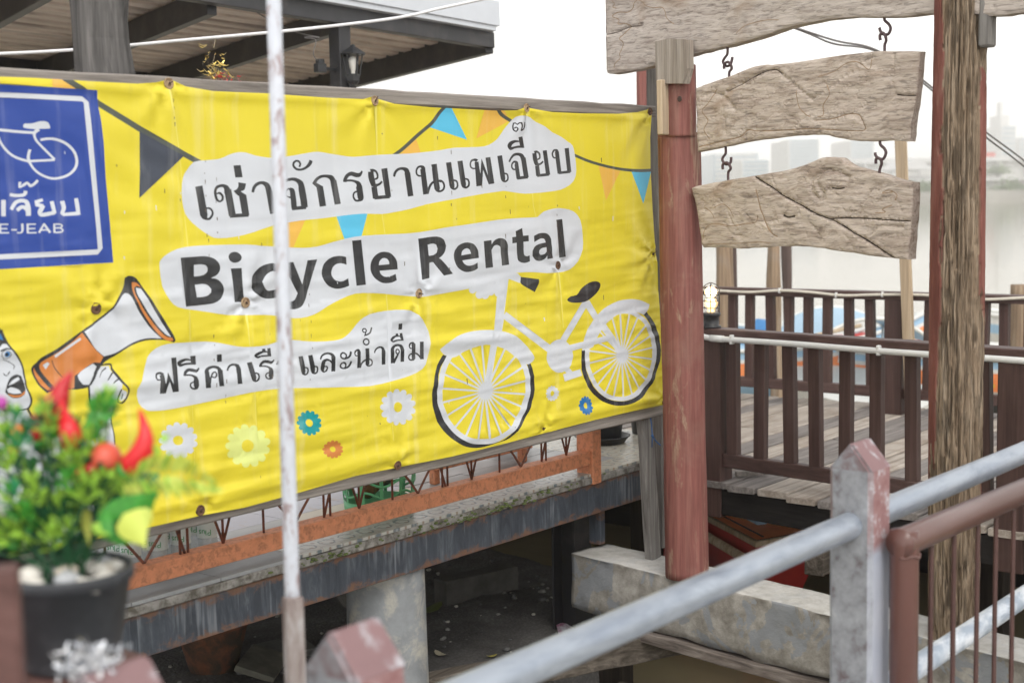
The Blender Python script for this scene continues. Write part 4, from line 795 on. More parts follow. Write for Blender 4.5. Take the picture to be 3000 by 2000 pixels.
    ('w', 'L', [-6465, 1282, -6439, 1280, -6451, 1189, -6437, 1188]),
    ('w', 'L', [-14095, 5517, -14080, 5518, -14090, 5479, -14076, 5480]),
    ('w', 'L', [-1646, 4841, -1613, 4841, -1631, 4728, -1605, 4728]),
    ('d', 'L', [-14104, 5410, -14087, 5411, -14096, 5362, -14087, 5363]),
    ('w', 'L', [-12883, 4792, -12870, 4792, -12880, 4699, -12867, 4699]),
    ('w', 'L', [-9199, 3913, -9169, 3913, -9185, 3842, -9169, 3842]),
    ('d', 'L', [-7012, 1635, -6980, 1633, -6998, 1524, -6980, 1523]),
    ('w', 'L', [-14587, 5315, -14568, 5316, -14583, 5230, -14567, 5230]),
    ('d', 'L', [-14413, 5576, -14400, 5577, -14411, 5507, -14395, 5508]),
    ('w', 'L', [-2975, 5086, -2947, 5088, -2963, 5016, -2936, 5018]),
    ('w', 'L', [-16224, 6158, -16211, 6159, -16220, 6115, -16208, 6116]),
    ('d', 'L', [-7703, 6555, -7679, 6557, -7690, 6490, -7676, 6491]),
    ('d', 'L', [-9557, 1065, -9533, 1064, -9544, 1027, -9531, 1027]),
    ('w', 'L', [-7919, 5951, -7886, 5955, -7905, 5917, -7881, 5920]),
    ('w', 'L', [-12824, 2156, -12808, 2155, -12819, 2083, -12804, 2082])]
OUTLINE = [-18146,7194,-17239,7222,-16675,7237,-16087,7236,-15475,7236,-14834,7240,-14467,7280,-14296,7321,-14220,7352,-14126,7319,-13888,7242,-13322,7189,-12580,7199,-12039,7205,-11641,7198,-10688,7190,-9758,7202,-9602,7240,-9464,7265,-9365,7225,-8967,7144,-7938,7116,-7068,7120,-5922,7118,-5194,7150,-4947,7209,-4828,7278,-4700,7210,-3927,7156,-2837,7162,-1352,7203,-554,7268,-173,7338,6,7392,94,7347,8,6711,-6,5912,67,5009,145,4331,198,3881,209,3665,288,2959,391,1775,465,700,519,199,394,146,-797,164,-2451,164,-4288,129,-5685,105,-7503,92,-8926,123,-10254,147,-11668,74,-12986,40,-13934,80,-14836,84,-15848,88,-16811,111,-17679,141,-18599,167]
GROMMETS = [(-14224,7275),(-9468,7182),(-4830,7213),(-11,7303),(-15809,3729),(-12776,3607),(-8349,3479),(-3784,3805),(62,3887),(-13944,170),(-9109,166),(-4434,233),(426,219)]

def vinyl(name, col, rough=0.42):
    m, nt, b = newmat(name)
    v = coords(nt, (1, 1, 1))
    vst = coords(nt, (9, 9, 0.55))
    n1 = noise_n(nt, v, 2.2, 5, 0.6)
    n2 = noise_n(nt, vst, 2.0, 6, 0.6)            # rain streaks run down
    c = ramp(nt, n1, [(0.3, [x * 0.94 for x in col]), (0.7, [min(1, x * 1.03) for x in col])])
    k = ramp(nt, n2, [(0.54, 0.0), (0.72, 0.30)])
    pale = [min(1, x * 0.6 + 0.34) for x in col]
    c = mix(nt, k, c, pale)
    n5 = noise_n(nt, coords(nt, (14, 14, 1.1)), 1.0, 7, 0.7)
    c = mix(nt, ramp(nt, n5, [(0.60, 0.0), (0.74, 0.22)]), c, [x * .45 + .06 for x in col])
    sp = noise_n(nt, coords(nt, (60, 60, 34)), 1.0, 2, 0.5)
    k2 = ramp(nt, sp, [(0.775, 0.0), (0.8, 0.6)])
    c = mix(nt, k2, c, (0.12, 0.09, 0.06))
    nt.links.new(c, b.inputs['Base Color'])
    b.inputs['Roughness'].default_value = rough
    weave = noise_n(nt, coords(nt, (1, 1, 1)), 420, 2, 0.5)
    bump(nt, b, weave, 0.06, 0.001)
    return m

VIN = {'y': vinyl('vinyl_yellow', (0.73, 0.615, 0.036)), 'w': vinyl('vinyl_white', (0.61, 0.64, 0.69)), 'k': vinyl('vinyl_black', (0.030, 0.032, 0.036), 0.24), 'd': vinyl('grime', (0.10, 0.075, 0.055), 0.7),
       'g': vinyl('vinyl_dark_green_grey', (0.075, 0.085, 0.07)), 'n': vinyl('vinyl_dark_slate', (0.045, 0.055, 0.08)), 'o': vinyl('vinyl_pale_orange', (0.78, 0.46, 0.08)),
       'b': vinyl('vinyl_light_blue', (0.10, 0.50, 0.74)), 't': vinyl('vinyl_teal', (0.0, 0.28, 0.30)), 'a': vinyl('vinyl_orange', (0.60, 0.21, 0.05)),
       'c': vinyl('vinyl_mid_blue', (0.02, 0.17, 0.44)), 'q': vinyl('vinyl_faded_fold', (0.79, 0.71, 0.15)), 'p': vinyl('vinyl_pale_green', (0.70, 0.76, 0.24)), 'l': vinyl('vinyl_royal_blue', (0.022, 0.062, 0.32))}
VKEYS = list(VIN)
GX = [(g[0] / 5000, g[1] / 5000 + 1.7) for g in GROMMETS]

def cloth(x, z):
    """how far the cloth stands out towards the railing at (x, z)"""
    d = 0.004
    top, bot = 3.14, 1.74
    h = (z - bot) / (top - bot)
    low = 0.5 + 0.5 * math.tanh((0.62 - h) * 5)
    lf = 0.55 + 0.45 * math.tanh((-1.0 - x) * 1.6)
    d += 0.0064 * low * (0.35 + 0.9 * lf) * noise.noise(Vector((x * 1.1 + 3, 0, z * 17.0 + x * 1.2)))
    d += 0.0038 * low * noise.noise(Vector((x * 2.3, 4, z * 34.0 - x * 2.0)))
    d += 0.0030 * noise.noise(Vector((x * 2.5 + 9, z * 6.0, 2.0)))
    if x < -2.55:        # diagonal folds of the blue sign
        d += 0.0075 * min(1, (-2.55 - x) * 4) * max(0, h - .3) * 1.5 * noise.noise(Vector((x * 2.0, 7, z * 13.0 + x * 5.0)))
    for i, (gx, gz) in enumerate(GX):
        dx, dz = x - gx, z - gz
        r = math.hypot(dx, dz)
        if r < 0.7:
            a = math.atan2(dz, dx)
            amp = 0.0085 if i in (3, 8, 12) else 0.006
            d += amp * math.exp(-r / 0.20) * (1 - math.exp(-r / 0.03)) * math.sin(a * (9 if i in (3, 8, 12) else 7) + i * 2.1 + 2 * noise.noise(Vector((x * 6, z * 6, i))))
            d -= 0.004 * math.exp(-(r / 0.035) ** 2)
    d += 0.010 * math.exp(-((z - 2.165 - 0.018 * math.sin(x * 2)) / 0.022) ** 2) * math.exp(-((x + 2.2) / 0.42) ** 2)    # fold hanging from the middle nails
    d += 0.006 * math.exp(-((z - 2.185) / 0.02) ** 2) * math.exp(-((x + 1.2) / 0.35) ** 2)
    d += 0.010 * math.exp(-((z - bot - 0.03) / 0.03) ** 2)          # rolled hem
    d += 0.006 * math.exp(-((z - top + 0.01) / 0.02) ** 2)
    return max(d, 0.0)

def cut_sheet(verts, faces):
    """triangulate with every polygon outline as a cut line; ids = topmost polygon over each triangle (0 = the sheet)"""
    edges = [(f[i - 1], f[i]) for f in faces for i in range(len(f))]
    vo, eo, fo, ov, oe, of = geometry.delaunay_2d_cdt(verts, edges, [], 0, 1e-5)
    P = np.array([(p.x, p.y) for p in vo])
    T = np.array([tuple(f) for f in fo])
    C = P[T].mean(axis=1)
    order = np.argsort(C[:, 0]); xs = C[order, 0]
    ids = np.full(len(T), -1)
    for k, f in enumerate(faces):
        q = np.array([(verts[i].x, verts[i].y) for i in f])
        i0, i1 = np.searchsorted(xs, q[:, 0].min()), np.searchsorted(xs, q[:, 0].max())
        sel = order[i0:i1]
        c = C[sel]
        ok = (c[:, 1] > q[:, 1].min()) & (c[:, 1] < q[:, 1].max())
        sel, c = sel[ok], c[ok]
        ins = np.zeros(len(sel), bool)
        a = q[-1]
        for b in q:
            if a[1] != b[1]:
                cr = ((a[1] > c[:, 1]) != (b[1] > c[:, 1])) & (c[:, 0] < (b[0] - a[0]) * (c[:, 1] - a[1]) / (b[1] - a[1]) + a[0])
                ins ^= cr
            a = b
        if k: ins &= ids[sel] >= 0
        ids[sel[ins]] = k
    good = ids >= 0
    return [tuple(int(i) for i in t) for t in T[good]], ids[good].tolist(), vo

def build_banner():
    ol = [(OUTLINE[i], OUTLINE[i + 1]) for i in range(0, len(OUTLINE), 2)]
    verts, faces, fcol = [], [], []
    def addpoly(p, c):
        q = []
        for a in p:
            w = Vector((a[0] / 5000, a[1] / 5000))
            if not q or (w - q[-1]).length > 4e-4: q.append(w)
        if len(q) > 2 and (q[0] - q[-1]).length < 4e-4: q.pop()
        if len(q) < 3: return
        if sum(q[i - 1].x * q[i].y - q[i].x * q[i - 1].y for i in range(len(q))) < 0: q.reverse()
        b = len(verts)
        verts.extend(q)
        faces.append(list(range(b, b + len(q))))
        fcol.append(c)
    addpoly(ol, 'y')
    for (c, kind, a) in ART:
        for p in art_polys(kind, a): addpoly(p, c)
    rnd = random.Random(4)
    x = -3.9
    while x < 0.15:
        z = 0.0
        while z < 1.5:
            verts.append(Vector((x + rnd.uniform(-.004, .004), z + rnd.uniform(-.003, .003))))
            z += 0.014
        x += 0.03
    keep, ids, vo = cut_sheet(verts, faces)
    mi = [VKEYS.index(fcol[k]) for k in ids]
    used = sorted({i for f in keep for i in f})
    mp = {u: k for k, u in enumerate(used)}
    keep = [tuple(mp[i] for i in f) for f in keep]
    pts = [(vo[u].x, vo[u].y + 1.7) for u in used]
    co = [(p[0], -cloth(p[0], p[1]), p[1]) for p in pts]
    e = 0.002
    nrm = []
    for (px_, pz) in pts:
        gx = (cloth(px_ + e, pz) - cloth(px_ - e, pz)) / (2 * e)
        gz = (cloth(px_, pz + e) - cloth(px_, pz - e)) / (2 * e)
        nrm.append(Vector((-gx, -1, -gz)).normalized())
    a, b, c = (Vector(co[i]) for i in keep[0])
    if (b - a).cross(c - a).y > 0: keep = [(f[0], f[2], f[1]) for f in keep]
    base = Vector((-1.8, 0, 1.73))
    root = thing('vinyl_banner', 'yellow vinyl banner printed with Bicycle Rental, Thai lettering, a bicycle and a megaphone', 'banner', base)
    me = bpy.data.meshes.new('printed_sheet')
    me.from_pydata([tuple(Vector(p) - base) for p in co], [], keep)
    for kx in VKEYS: me.materials.append(VIN[kx])
    me.polygons.foreach_set('material_index', mi)
    me.polygons.foreach_set('use_smooth', [True] * len(keep))
    me.update()
    me.normals_split_custom_set_from_vertices(nrm)
    o = bpy.data.objects.new('printed_sheet', me)
    COL.objects.link(o); o.parent = root
    # bottle-cap washers and bent nails that pin it to the frame
    for i, (gx, gz) in enumerate(GX):
        y = -cloth(gx, gz) - 0.001
        if i in (8, 11): r = 0.007
        elif i == 12: r = 0.011
        else: r = 0.019
        prof = [(r * .98, -0.001), (r, 0.003), (r * .86, 0.005), (r * .8, 0.0035), (r * .35, 0.003), (r * .3, 0.0045), (0.0001, 0.0045)]
        cap = link_local('washer', lathe(prof, (gx, y, gz), 20, (0, -1, 0)), [MT['rust_cap'], MT['rust_cap_pale']][i in (5, 6, 0, 1, 2)], root, True)
        dz = random.uniform(-.3, .9)
        nail = MB().add(tube([(gx, y + .004, gz), (gx, y - .008, gz + .002), (gx + random.uniform(-.01, .01), y - .020, gz + .02 * dz)], 0.0017, 6)).add(lathe([(0.0001, 0), (.0045, .0002), (.0045, .0015), (.0001, .0016)], (gx, y - .0052, gz), 8, (0, -1, 0)))
        obj('nail', nail.v, nail.f, MT['nail'], cap, True)
    return root

def link_local(name, vf, mat, parent, smooth=False):
    return obj(name, vf[0], vf[1], mat, parent, smooth)

# ------------------------------------------------------------------ material library
MT = {}
MT['rust_cap'] = plain('rusty_washer', (0.16, 0.085, 0.05), 0.75, 0.3, 0.35, 60, 0.5, dirt=(0.05, 0.03, 0.025), dirt_scale=90)
MT['rust_cap_pale'] = plain('rusty_pale_washer', (0.42, 0.30, 0.18), 0.75, 0.2, 0.3, 60, 0.5, dirt=(0.13, 0.06, 0.03), dirt_scale=70)
MT['nail'] = plain('rusty_nail', (0.09, 0.06, 0.05), 0.7, 0.5, 0.3, 80, 0.3)
MT['grey_wood_x'] = wood('weathered_grey_wood_x', 0, (0.12, 0.105, 0.095), (0.26, 0.235, 0.215), (0.37, 0.34, 0.31), bmp=0.6)
MT['grey_wood_z'] = wood('weathered_grey_wood_z', 2, (0.09, 0.08, 0.075), (0.19, 0.18, 0.17), (0.30, 0.285, 0.27), bmp=0.7)
MT['tan_wood_z'] = wood('weathered_tan_wood_z', 2, (0.16, 0.125, 0.10), (0.31, 0.27, 0.23), (0.42, 0.375, 0.33), bmp=0.7)
MT['red_post'] = wood('faded_red_painted_wood', 2, (0.155, 0.058, 0.050), (0.215, 0.082, 0.070), (0.265, 0.12, 0.10), 1.0, 0.62, 0.35, stain=(0.30, 0.20, 0.155), stain_amt=0.45, paint=(0.31, 0.215, 0.155), paint_amt=0.37)
MT['brown_rail'] = wood('dark_brown_painted_wood', 2, (0.050, 0.028, 0.025), (0.072, 0.041, 0.036), (0.098, 0.058, 0.050), 0.7, 0.5, 0.25, stain=(0.13, 0.09, 0.08), stain_amt=0.25)
MT['brown_rail_y'] = wood('dark_brown_painted_wood_y', 1, (0.060, 0.036, 0.032), (0.085, 0.050, 0.045), (0.125, 0.078, 0.070), 0.7, 0.5, 0.3, stain=(0.20, 0.145, 0.13), stain_amt=0.4)
MT['deck'] = wood('bleached_deck_wood', 0, (0.22, 0.185, 0.155), (0.41, 0.36, 0.315), (0.53, 0.48, 0.43), 0.7, 0.85, 0.6, stain=(0.20, 0.15, 0.11), stain_amt=0.7)
MT['deck_dark'] = wood('darker_deck_wood', 0, (0.12, 0.10, 0.09), (0.22, 0.20, 0.19), (0.32, 0.29, 0.27), 0.7, 0.85, 0.6)
MT['dark_timber'] = wood('tarred_dark_timber', 1, (0.010, 0.009, 0.009), (0.018, 0.016, 0.016), (0.03, 0.026, 0.025), 0.7, 0.7, 0.4)
MT['dark_timber_z'] = wood('tarred_dark_pile', 2, (0.012, 0.010, 0.009), (0.028, 0.022, 0.018), (0.05, 0.04, 0.03), 0.7, 0.8, 0.4)
MT['old_timber'] = wood('old_formwork_timber', 0, (0.035, 0.028, 0.022), (0.095, 0.08, 0.066), (0.19, 0.165, 0.14), 0.8, 0.9, 0.8)
MT['form_y'] = wood('pale_formwork_board', 1, (0.05, 0.038, 0.034), (0.16, 0.135, 0.12), (0.28, 0.245, 0.22), 0.8, 0.9, 0.8)
MT['pole_wood'] = wood('mooring_pole_wood', 2, (0.16, 0.10, 0.07), (0.34, 0.25, 0.17), (0.46, 0.38, 0.29), 0.5, 0.85, 0.6, stain=(0.30, 0.28, 0.26), stain_amt=0.5)
MT['pole_dark'] = wood('dark_mooring_pole', 2, (0.07, 0.05, 0.045), (0.13, 0.095, 0.085), (0.2, 0.16, 0.14), 0.5, 0.85, 0.6)
MT['lumber'] = wood('pale_lumber', 2, (0.33, 0.24, 0.15), (0.46, 0.36, 0.25), (0.55, 0.46, 0.35), 0.5, 0.8, 0.3)
MT['steel_dark'] = plain('black_painted_steel', (0.028, 0.028, 0.032), 0.45, 0.0, 0.25, 6, 0.1, dirt=(0.06, 0.055, 0.055), dirt_amt=0.3)
MT['white_sheet'] = plain('white_fascia_sheet', (0.58, 0.61, 0.66), 0.45, 0.0, 0.05, 3, 0.05)
MT['galv'] = plain('galvanised_pipe', (0.29, 0.33, 0.40), 0.42, 0.55, 0.16, 14, 0.12, dirt=(0.42, 0.465, 0.53), dirt_amt=0.75, dirt_scale=15, stretch=(.3, 1, 1))
MT['galv_white'] = plain('white_flaked_pipe', (0.70, 0.74, 0.79), 0.55, 0.1, 0.12, 14, 0.12, dirt=(0.36, 0.42, 0.50), dirt_amt=0.7, dirt_scale=20, stretch=(.35, 1, 1))
MT['brown_steel'] = plain('brown_enamel_steel', (0.115, 0.052, 0.043), 0.3, 0.0, 0.08, 5, 0.03)
MT['rebar'] = plain('brown_painted_rebar', (0.075, 0.034, 0.029), 0.5, 0.0, 0.2, 20, 0.05)
MT['pvc'] = plain('white_pvc', (0.72, 0.73, 0.72), 0.4, 0, 0.04, 5, 0.0)
MT['cable'] = plain('pale_cable', (0.62, 0.58, 0.50), 0.5, 0, 0.1, 20, 0.05)
MT['white_cable'] = plain('white_cable', (0.72, 0.72, 0.74), 0.5, 0, 0.1, 20, 0.05)
MT['thin_wire'] = plain('grey_wire', (0.16, 0.15, 0.15), 0.5, 0, 0.1, 20, 0.0)
MT['hook'] = plain('brown_iron_hook', (0.10, 0.065, 0.07), 0.6, 0.4, 0.2, 50, 0.2)
MT['orange_steel'] = plain('rusty_orange_painted_steel', (0.60, 0.235, 0.12), 0.6, 0.0, 0.14, 24, 0.35, dirt=(0.36, 0.145, 0.075), dirt_amt=0.42, dirt_scale=42)
MT['orange_rod'] = plain('rusty_red_rod', (0.22, 0.075, 0.045), 0.65, 0.1, 0.25, 30, 0.25, dirt=(0.08, 0.04, 0.03), dirt_amt=0.5, dirt_scale=30)
MT['black_plastic'] = plain('black_plastic', (0.022, 0.023, 0.026), 0.42, 0, 0.15, 8, 0.05)
MT['pot_plastic'] = plain('scuffed_black_pot', (0.040, 0.043, 0.050), 0.5, 0, 0.3, 5, 0.05, dirt=(0.075, 0.08, 0.09), dirt_amt=0.5, dirt_scale=7)
MT['green_plastic'] = plain('green_plastic_basket', (0.10, 0.36, 0.17), 0.45, 0, 0.08, 8, 0.03)
MT['terracotta'] = plain('mossy_terracotta', (0.30, 0.115, 0.060), 0.85, 0, 0.25, 12, 0.3, dirt=(0.10, 0.075, 0.055), dirt_amt=0.75, dirt_scale=9)
MT['concrete'] = plain('rough_concrete', (0.33, 0.32, 0.30), 0.9, 0, 0.28, 7, 0.8, dirt=(0.20, 0.185, 0.165), dirt_amt=0.45, dirt_scale=6)
MT['concrete_pale'] = plain('pale_concrete_slab', (0.42, 0.41, 0.39), 0.9, 0, 0.2, 12, 0.6)
MT['pile'] = plain('smooth_concrete_pile', (0.25, 0.265, 0.28), 0.85, 0, 0.3, 6, 0.3, dirt=(0.45, 0.43, 0.38), dirt_amt=0.35, dirt_scale=7)
MT['post_face'] = plain('mottled_concrete_post', (0.25, 0.26, 0.28), 0.85, 0, 0.15, 9, 0.3, dirt=(0.155, 0.11, 0.115), dirt_amt=0.55, dirt_scale=19)
MT['post_red'] = plain('worn_red_paint_on_concrete', (0.225, 0.135, 0.14), 0.75, 0, 0.12, 8, 0.25, dirt=(0.42, 0.41, 0.44), dirt_amt=0.25, dirt_scale=22, stretch=(1, 1, .5))
MT['moss'] = plain('moss', (0.10, 0.13, 0.045), 0.95, 0, 0.5, 40, 0.5)

def steel_beam_mat():
    m, nt, b = newmat('blue_black_steel_with_rust_runs')
    vs_ = coords(nt, (8, 8, 1.6))
    n1 = noise_n(nt, vs_, 2.2, 9, 0.72, 0.8)
    c = ramp(nt, n1, [(0.32, (0.024, 0.029, 0.040)), (0.55, (0.055, 0.066, 0.085)), (0.68, (0.11, 0.125, 0.145)), (0.80, (0.24, 0.245, 0.25))])
    dr = noise_n(nt, coords(nt, (46, 46, 1.1)), 1.0, 5, 0.65)
    dm = noise_n(nt, coords(nt, (4, 4, 2)), 1.0, 4, 0.6)
    mm = nd(nt, 'ShaderNodeMath', operation='MULTIPLY'); nt.links.new(dr, mm.inputs[0]); nt.links.new(dm, mm.inputs[1])
    c = mix(nt, ramp(nt, mm.outputs[0], [(0.29, 0.0), (0.38, 0.38)]), c, (0.36, 0.39, 0.43))
    n2 = noise_n(nt, coords(nt, (9, 9, 11)), 1.6, 8, 0.72, 0.5)
    sx = nd(nt, 'ShaderNodeSeparateXYZ')
    nt.links.new(coords(nt), sx.inputs[0])
    # rust bites in from the top and bottom edges of the beam (local z 0 = bottom, 0.16 = top)
    mr = nd(nt, 'ShaderNodeMath', operation='SUBTRACT'); nt.links.new(sx.outputs['Z'], mr.inputs[0]); mr.inputs[1].default_value = 0.078
    ab = nd(nt, 'ShaderNodeMath', operation='ABSOLUTE'); nt.links.new(mr.outputs[0], ab.inputs[0])
    sc = nd(nt, 'ShaderNodeMath', operation='MULTIPLY_ADD'); nt.links.new(ab.outputs[0], sc.inputs[0]); sc.inputs[1].default_value = 5.5; nt.links.new(n2, sc.inputs[2])
    k = ramp(nt, sc.outputs[0], [(0.80, 0.0), (0.95, 0.9)])
    c = mix(nt, k, c, (0.17, 0.085, 0.05))
    nt.links.new(c, b.inputs['Base Color'])
    b.inputs['Roughness'].default_value = 0.6
    bump(nt, b, n2, 0.4, 0.006)
    return m
MT['steel_beam'] = steel_beam_mat()

def board_mat(name, c0=(0.20, 0.15, 0.12), c1=(0.445, 0.375, 0.32), c2=(0.57, 0.50, 0.445), tilt=0.0):
    """silvered carved timber, grain along local x of (u, z)"""
    m, nt, b = newmat(name)
    tc = nd(nt, 'ShaderNodeTexCoord')
    mp = nd(nt, 'ShaderNodeMapping')
    mp.inputs['Rotation'].default_value = (tilt, 0, 0)
    mp.inputs['Scale'].default_value = (30, 2.6, 30)
    nt.links.new(tc.outputs['Object'], mp.inputs[0])
    warp = noise_n(nt, coords(nt, (2.2, 2.2, 2.2)), 1.4, 3, 0.5)
    ad = nd(nt, 'ShaderNodeMix', data_type='RGBA', blend_type='ADD')
    ad.inputs[0].default_value = 1.0
    nt.links.new(mp.outputs[0], ad.inputs[6])
    sc = nd(nt, 'ShaderNodeVectorMath', operation='SCALE'); sc.inputs['Scale'].default_value = 3.2
    nt.links.new(warp, sc.inputs[0]); nt.links.new(sc.outputs[0], ad.inputs[7])
    n1 = noise_n(nt, ad.outputs[2], 1.0, 9, 0.66, 0.9)
    c = ramp(nt, n1, [(0.28, c0), (0.48, c1), (0.74, c2)])
    mp2 = nd(nt, 'ShaderNodeMapping'); mp2.inputs['Scale'].default_value = (120, 7, 120); mp2.inputs['Rotation'].default_value = (tilt + .12, 0, 0)
    nt.links.new(tc.outputs['Object'], mp2.inputs[0])
    n2 = noise_n(nt, mp2.outputs[0], 1.0, 4, 0.6, 0.6)
    c = mix(nt, 0.8, c, ramp(nt, n2, [(0.36, 0.5), (0.47, 0.97), (0.7, 1.06)]), 'MULTIPLY')
    n3 = noise_n(nt, coords(nt, (1, 1, 1)), 4.0, 6, 0.6, 1.2)
    c = mix(nt, ramp(nt, n3, [(0.56, 0.0), (0.74, 0.55)]), c, (0.27, 0.185, 0.12))
    n4 = noise_n(nt, coords(nt, (5, 5, 3)), 1.0, 5, 0.6, 0.4)
    c = mix(nt, ramp(nt, n4, [(0.64, 0.0), (0.76, 0.5)]), c, (0.15, 0.14, 0.14))
    nt.links.new(c, b.inputs['Base Color'])
    b.inputs['Roughness'].default_value = 0.85
    b.inputs['Specular IOR Level'].default_value = 0.2
    nb = bump(nt, b, n1, 0.45, 0.008)
    bump(nt, b, n2, 0.55, 0.004, nb)
    return m
MT['board_a'] = board_mat('carved_grey_board', tilt=0.25)
MT['board_b'] = board_mat('carved_grey_brown_board', tilt=-0.45)
MT['board_c'] = board_mat('sawn_grey_plank', (0.25, 0.205, 0.18), (0.455, 0.40, 0.36), (0.56, 0.505, 0.465), tilt=0.05)
MT['stain_line'] = plain('brown_water_line', (0.27, 0.19, 0.125), 0.85, 0, 0.25, 30, 0.4)
MT['crack'] = plain('dark_crack', (0.06, 0.045, 0.035), 0.9, 0, 0.2, 30, 0.2)

# ------------------------------------------------------------------ water, ground, sky air
def water_mat():
    m, nt, b = newmat('silty_river_water')
    v = coords(nt, (1, 1, 1))
    n1 = noise_n(nt, v, 0.35, 3, 0.5)
    c = ramp(nt, n1, [(0.3, (0.19, 0.16, 0.095)), (0.7, (0.25, 0.215, 0.14))])
    nt.links.new(c, b.inputs['Base Color'])
    b.inputs['Roughness'].default_value = 0.03
    b.inputs['IOR'].default_value = 1.33
    h1 = noise_n(nt, coords(nt, (1.6, 1.6, 1)), 1.0, 3, 0.5, 0.6)
    h2 = noise_n(nt, coords(nt, (7, 7, 1)), 1.0, 2, 0.5)
    nb = bump(nt, b, h1, 0.09, 0.10)
    bump(nt, b, h2, 0.05, 0.02, nb)
    return m
o = obj('river_water', [tuple(V(-5.8, -3.8, 0) + V(math.cos(yaw), math.sin(yaw), 0) * a + V(math.sin(yaw), -math.cos(yaw), 0) * b) for a, b in ((-60, -700), (-60, 700), (420, 700), (420, -700))], [(0, 1, 2, 3)], water_mat())
o['kind'] = 'structure'

def ground_mat():
    m, nt, b = newmat('dark_gravelly_mud')
    v = coords(nt)
    n1 = noise_n(nt, v, 3.0, 8, 0.65)
    c = ramp(nt, n1, [(0.3, (0.055, 0.052, 0.050)), (0.55, (0.115, 0.11, 0.107)), (0.75, (0.19, 0.185, 0.18))])
    vo = nd(nt, 'ShaderNodeTexVoronoi'); vo.inputs['Scale'].default_value = 60
    nt.links.new(v, vo.inputs['Vector'])
    c = mix(nt, 0.5, c, ramp(nt, vo.outputs['Distance'], [(0.1, 1.25), (0.6, 0.55)]), 'MULTIPLY')
    nt.links.new(c, b.inputs['Base Color'])
    b.inputs['Roughness'].default_value = 0.95
    nb = bump(nt, b, n1, 0.6, 0.03)
    bump(nt, b, vo.outputs['Distance'], 0.5, 0.008, nb)
    return m
MT['ground'] = ground_mat()
def ground_z(x, y):
    return 0.47 + 0.05 * noise.noise(Vector((x * 1.1, y * 1.1, 0))) + 0.018 * noise.noise(Vector((x * 6, y * 6, 2)))
def build_ground():
    v, f = [], []
    nx, ny = 110, 90
    x0, x1, y0, y1 = -7.0, 1.15, 0.33, 6.0
    for j in range(ny + 1):
        for i in range(nx + 1):
            x = x0 + (x1 - x0) * i / nx; y = y0 + (y1 - y0) * j / ny
            xe = min(x1, 0.10 + (y - .33) * 1.3)          # the bank falls away towards the river
            x = x0 + (xe - x0) * i / nx
            v.append((x, y, ground_z(x, y)))
    for j in range(ny):
        for i in range(nx):
            a = j * (nx + 1) + i
            f.append((a, a + 1, a + nx + 2, a + nx + 1))
    rim = [i for i in range(nx + 1)] + [j * (nx + 1) + nx for j in range(1, ny + 1)]
    b = len(v)
    for r in rim: v.append((v[r][0] + .05, v[r][1] - .04, -0.4))
    for k in range(len(rim) - 1):
        f.append((rim[k], b + k, b + k + 1, rim[k + 1]))
    o = obj('ground', v, f, MT['ground'], None, True)
    o['kind'] = 'structure'
build_ground()

# ------------------------------------------------------------------ banner, its timber frame and posts
build_banner()
fr = thing('banner_frame', 'grey weathered timber frame that carries the yellow banner', 'frame', (-1.8, 0.03, 0.95))
TL, TR, BL, BR = (-3.435, 0.02, 3.158), (0.065, 0.02, 3.172), (-3.524, 0.02, 1.716), (0.131, 0.02, 1.711)
def ext(a, b, k):
    a, b = V(a), V(b)
    return a + (a - b).normalized() * k
v, f = bar(ext(V(TL) + V(0, 0.012, -.008), TR, 0.9), V(TR) + V(0.006, .012, -0.01), 0.05, 0.055, bev=.006, seg=30, rough=0.005, seed=1)
obj('top_rail', v, f, MT['grey_wood_x'], fr)
v, f = bar(ext(V(BL) + V(0, .018, 0), BR, 0.9), V(BR) + V(0.02, .018, -.004), 0.05, 0.07, bev=.006, seg=30, rough=0.006, seed=2)
obj('bottom_rail', v, f, MT['grey_wood_x'], fr)
PB = (0.075, 0.045, 1.081)
v, f = bar((PB[0], 0.055, 0.95), ((0.007, 0.05, 1.66)[0], 0.055, 1.70), 0.085, 0.045, up=(0, 1, 0), bev=.004, seg=16, rough=0.004, seed=3)
obj('post', v, f, MT['grey_wood_z'], fr)
v, f = bar((0.27, 0.12, 0.96), (0.245, 0.12, 3.42), 0.075, 0.075, up=(0.3, 1, 0), bev=.005, seg=20, rough=0.004, seed=5)
single('square_post', 'square grey timber post behind the right end of the banner, below the gate beam', 'post', v, f, MT['grey_wood_z'])
GPX = (-2.979, 0.12, 3.292)
v, f = bar((GPX[0] + .02, 0.165, 1.78), (GPX[0], 0.165, 3.95), 0.16, 0.15, up=(0.45, 1, 0), bev=.018, seg=40, rough=0.016, seed=6)
obj('upright', v, f, wood('dark_cracked_grey_wood', 2, (0.035, 0.034, 0.034), (0.105, 0.10, 0.098), (0.20, 0.19, 0.185), 0.9, 0.9, 1.0), fr)['label'] = 'thick cracked grey upright rising behind the top rail'
RP2 = (0.768, 0.55, 3.32)
v, f = tube([(RP2[0], .55, 1.30), (RP2[0], .55, 3.5)], 0.032, 14)
single('red_pole', 'slim dark red pole beside the square grey post', 'pole', v, f, MT['red_post'], True)

# blue twine knotted on the frame post
tw = [(0.002, 0.02, 1.705), (0.016, 0.02, 1.644), (0.016, 0.015, 1.59), (0.015, 0.01, 1.58), (0.045, 0.012, 1.552), (0.074, 0.005, 1.529)]
mb = MB().add(tube(smooth_pts(tw, 5), 0.0028, 6)).add(ico((0.012, 0.012, 1.584), 0.008, 1)).add(tube([(0.012, 0.012, 1.584), (0.02, 0.02, 1.524)], 0.0025, 6))
mb.single('twine', 'blue twine knotted round the banner frame post', 'twine', plain('blue_twine', (0.03, 0.12, 0.32), 0.7), True)

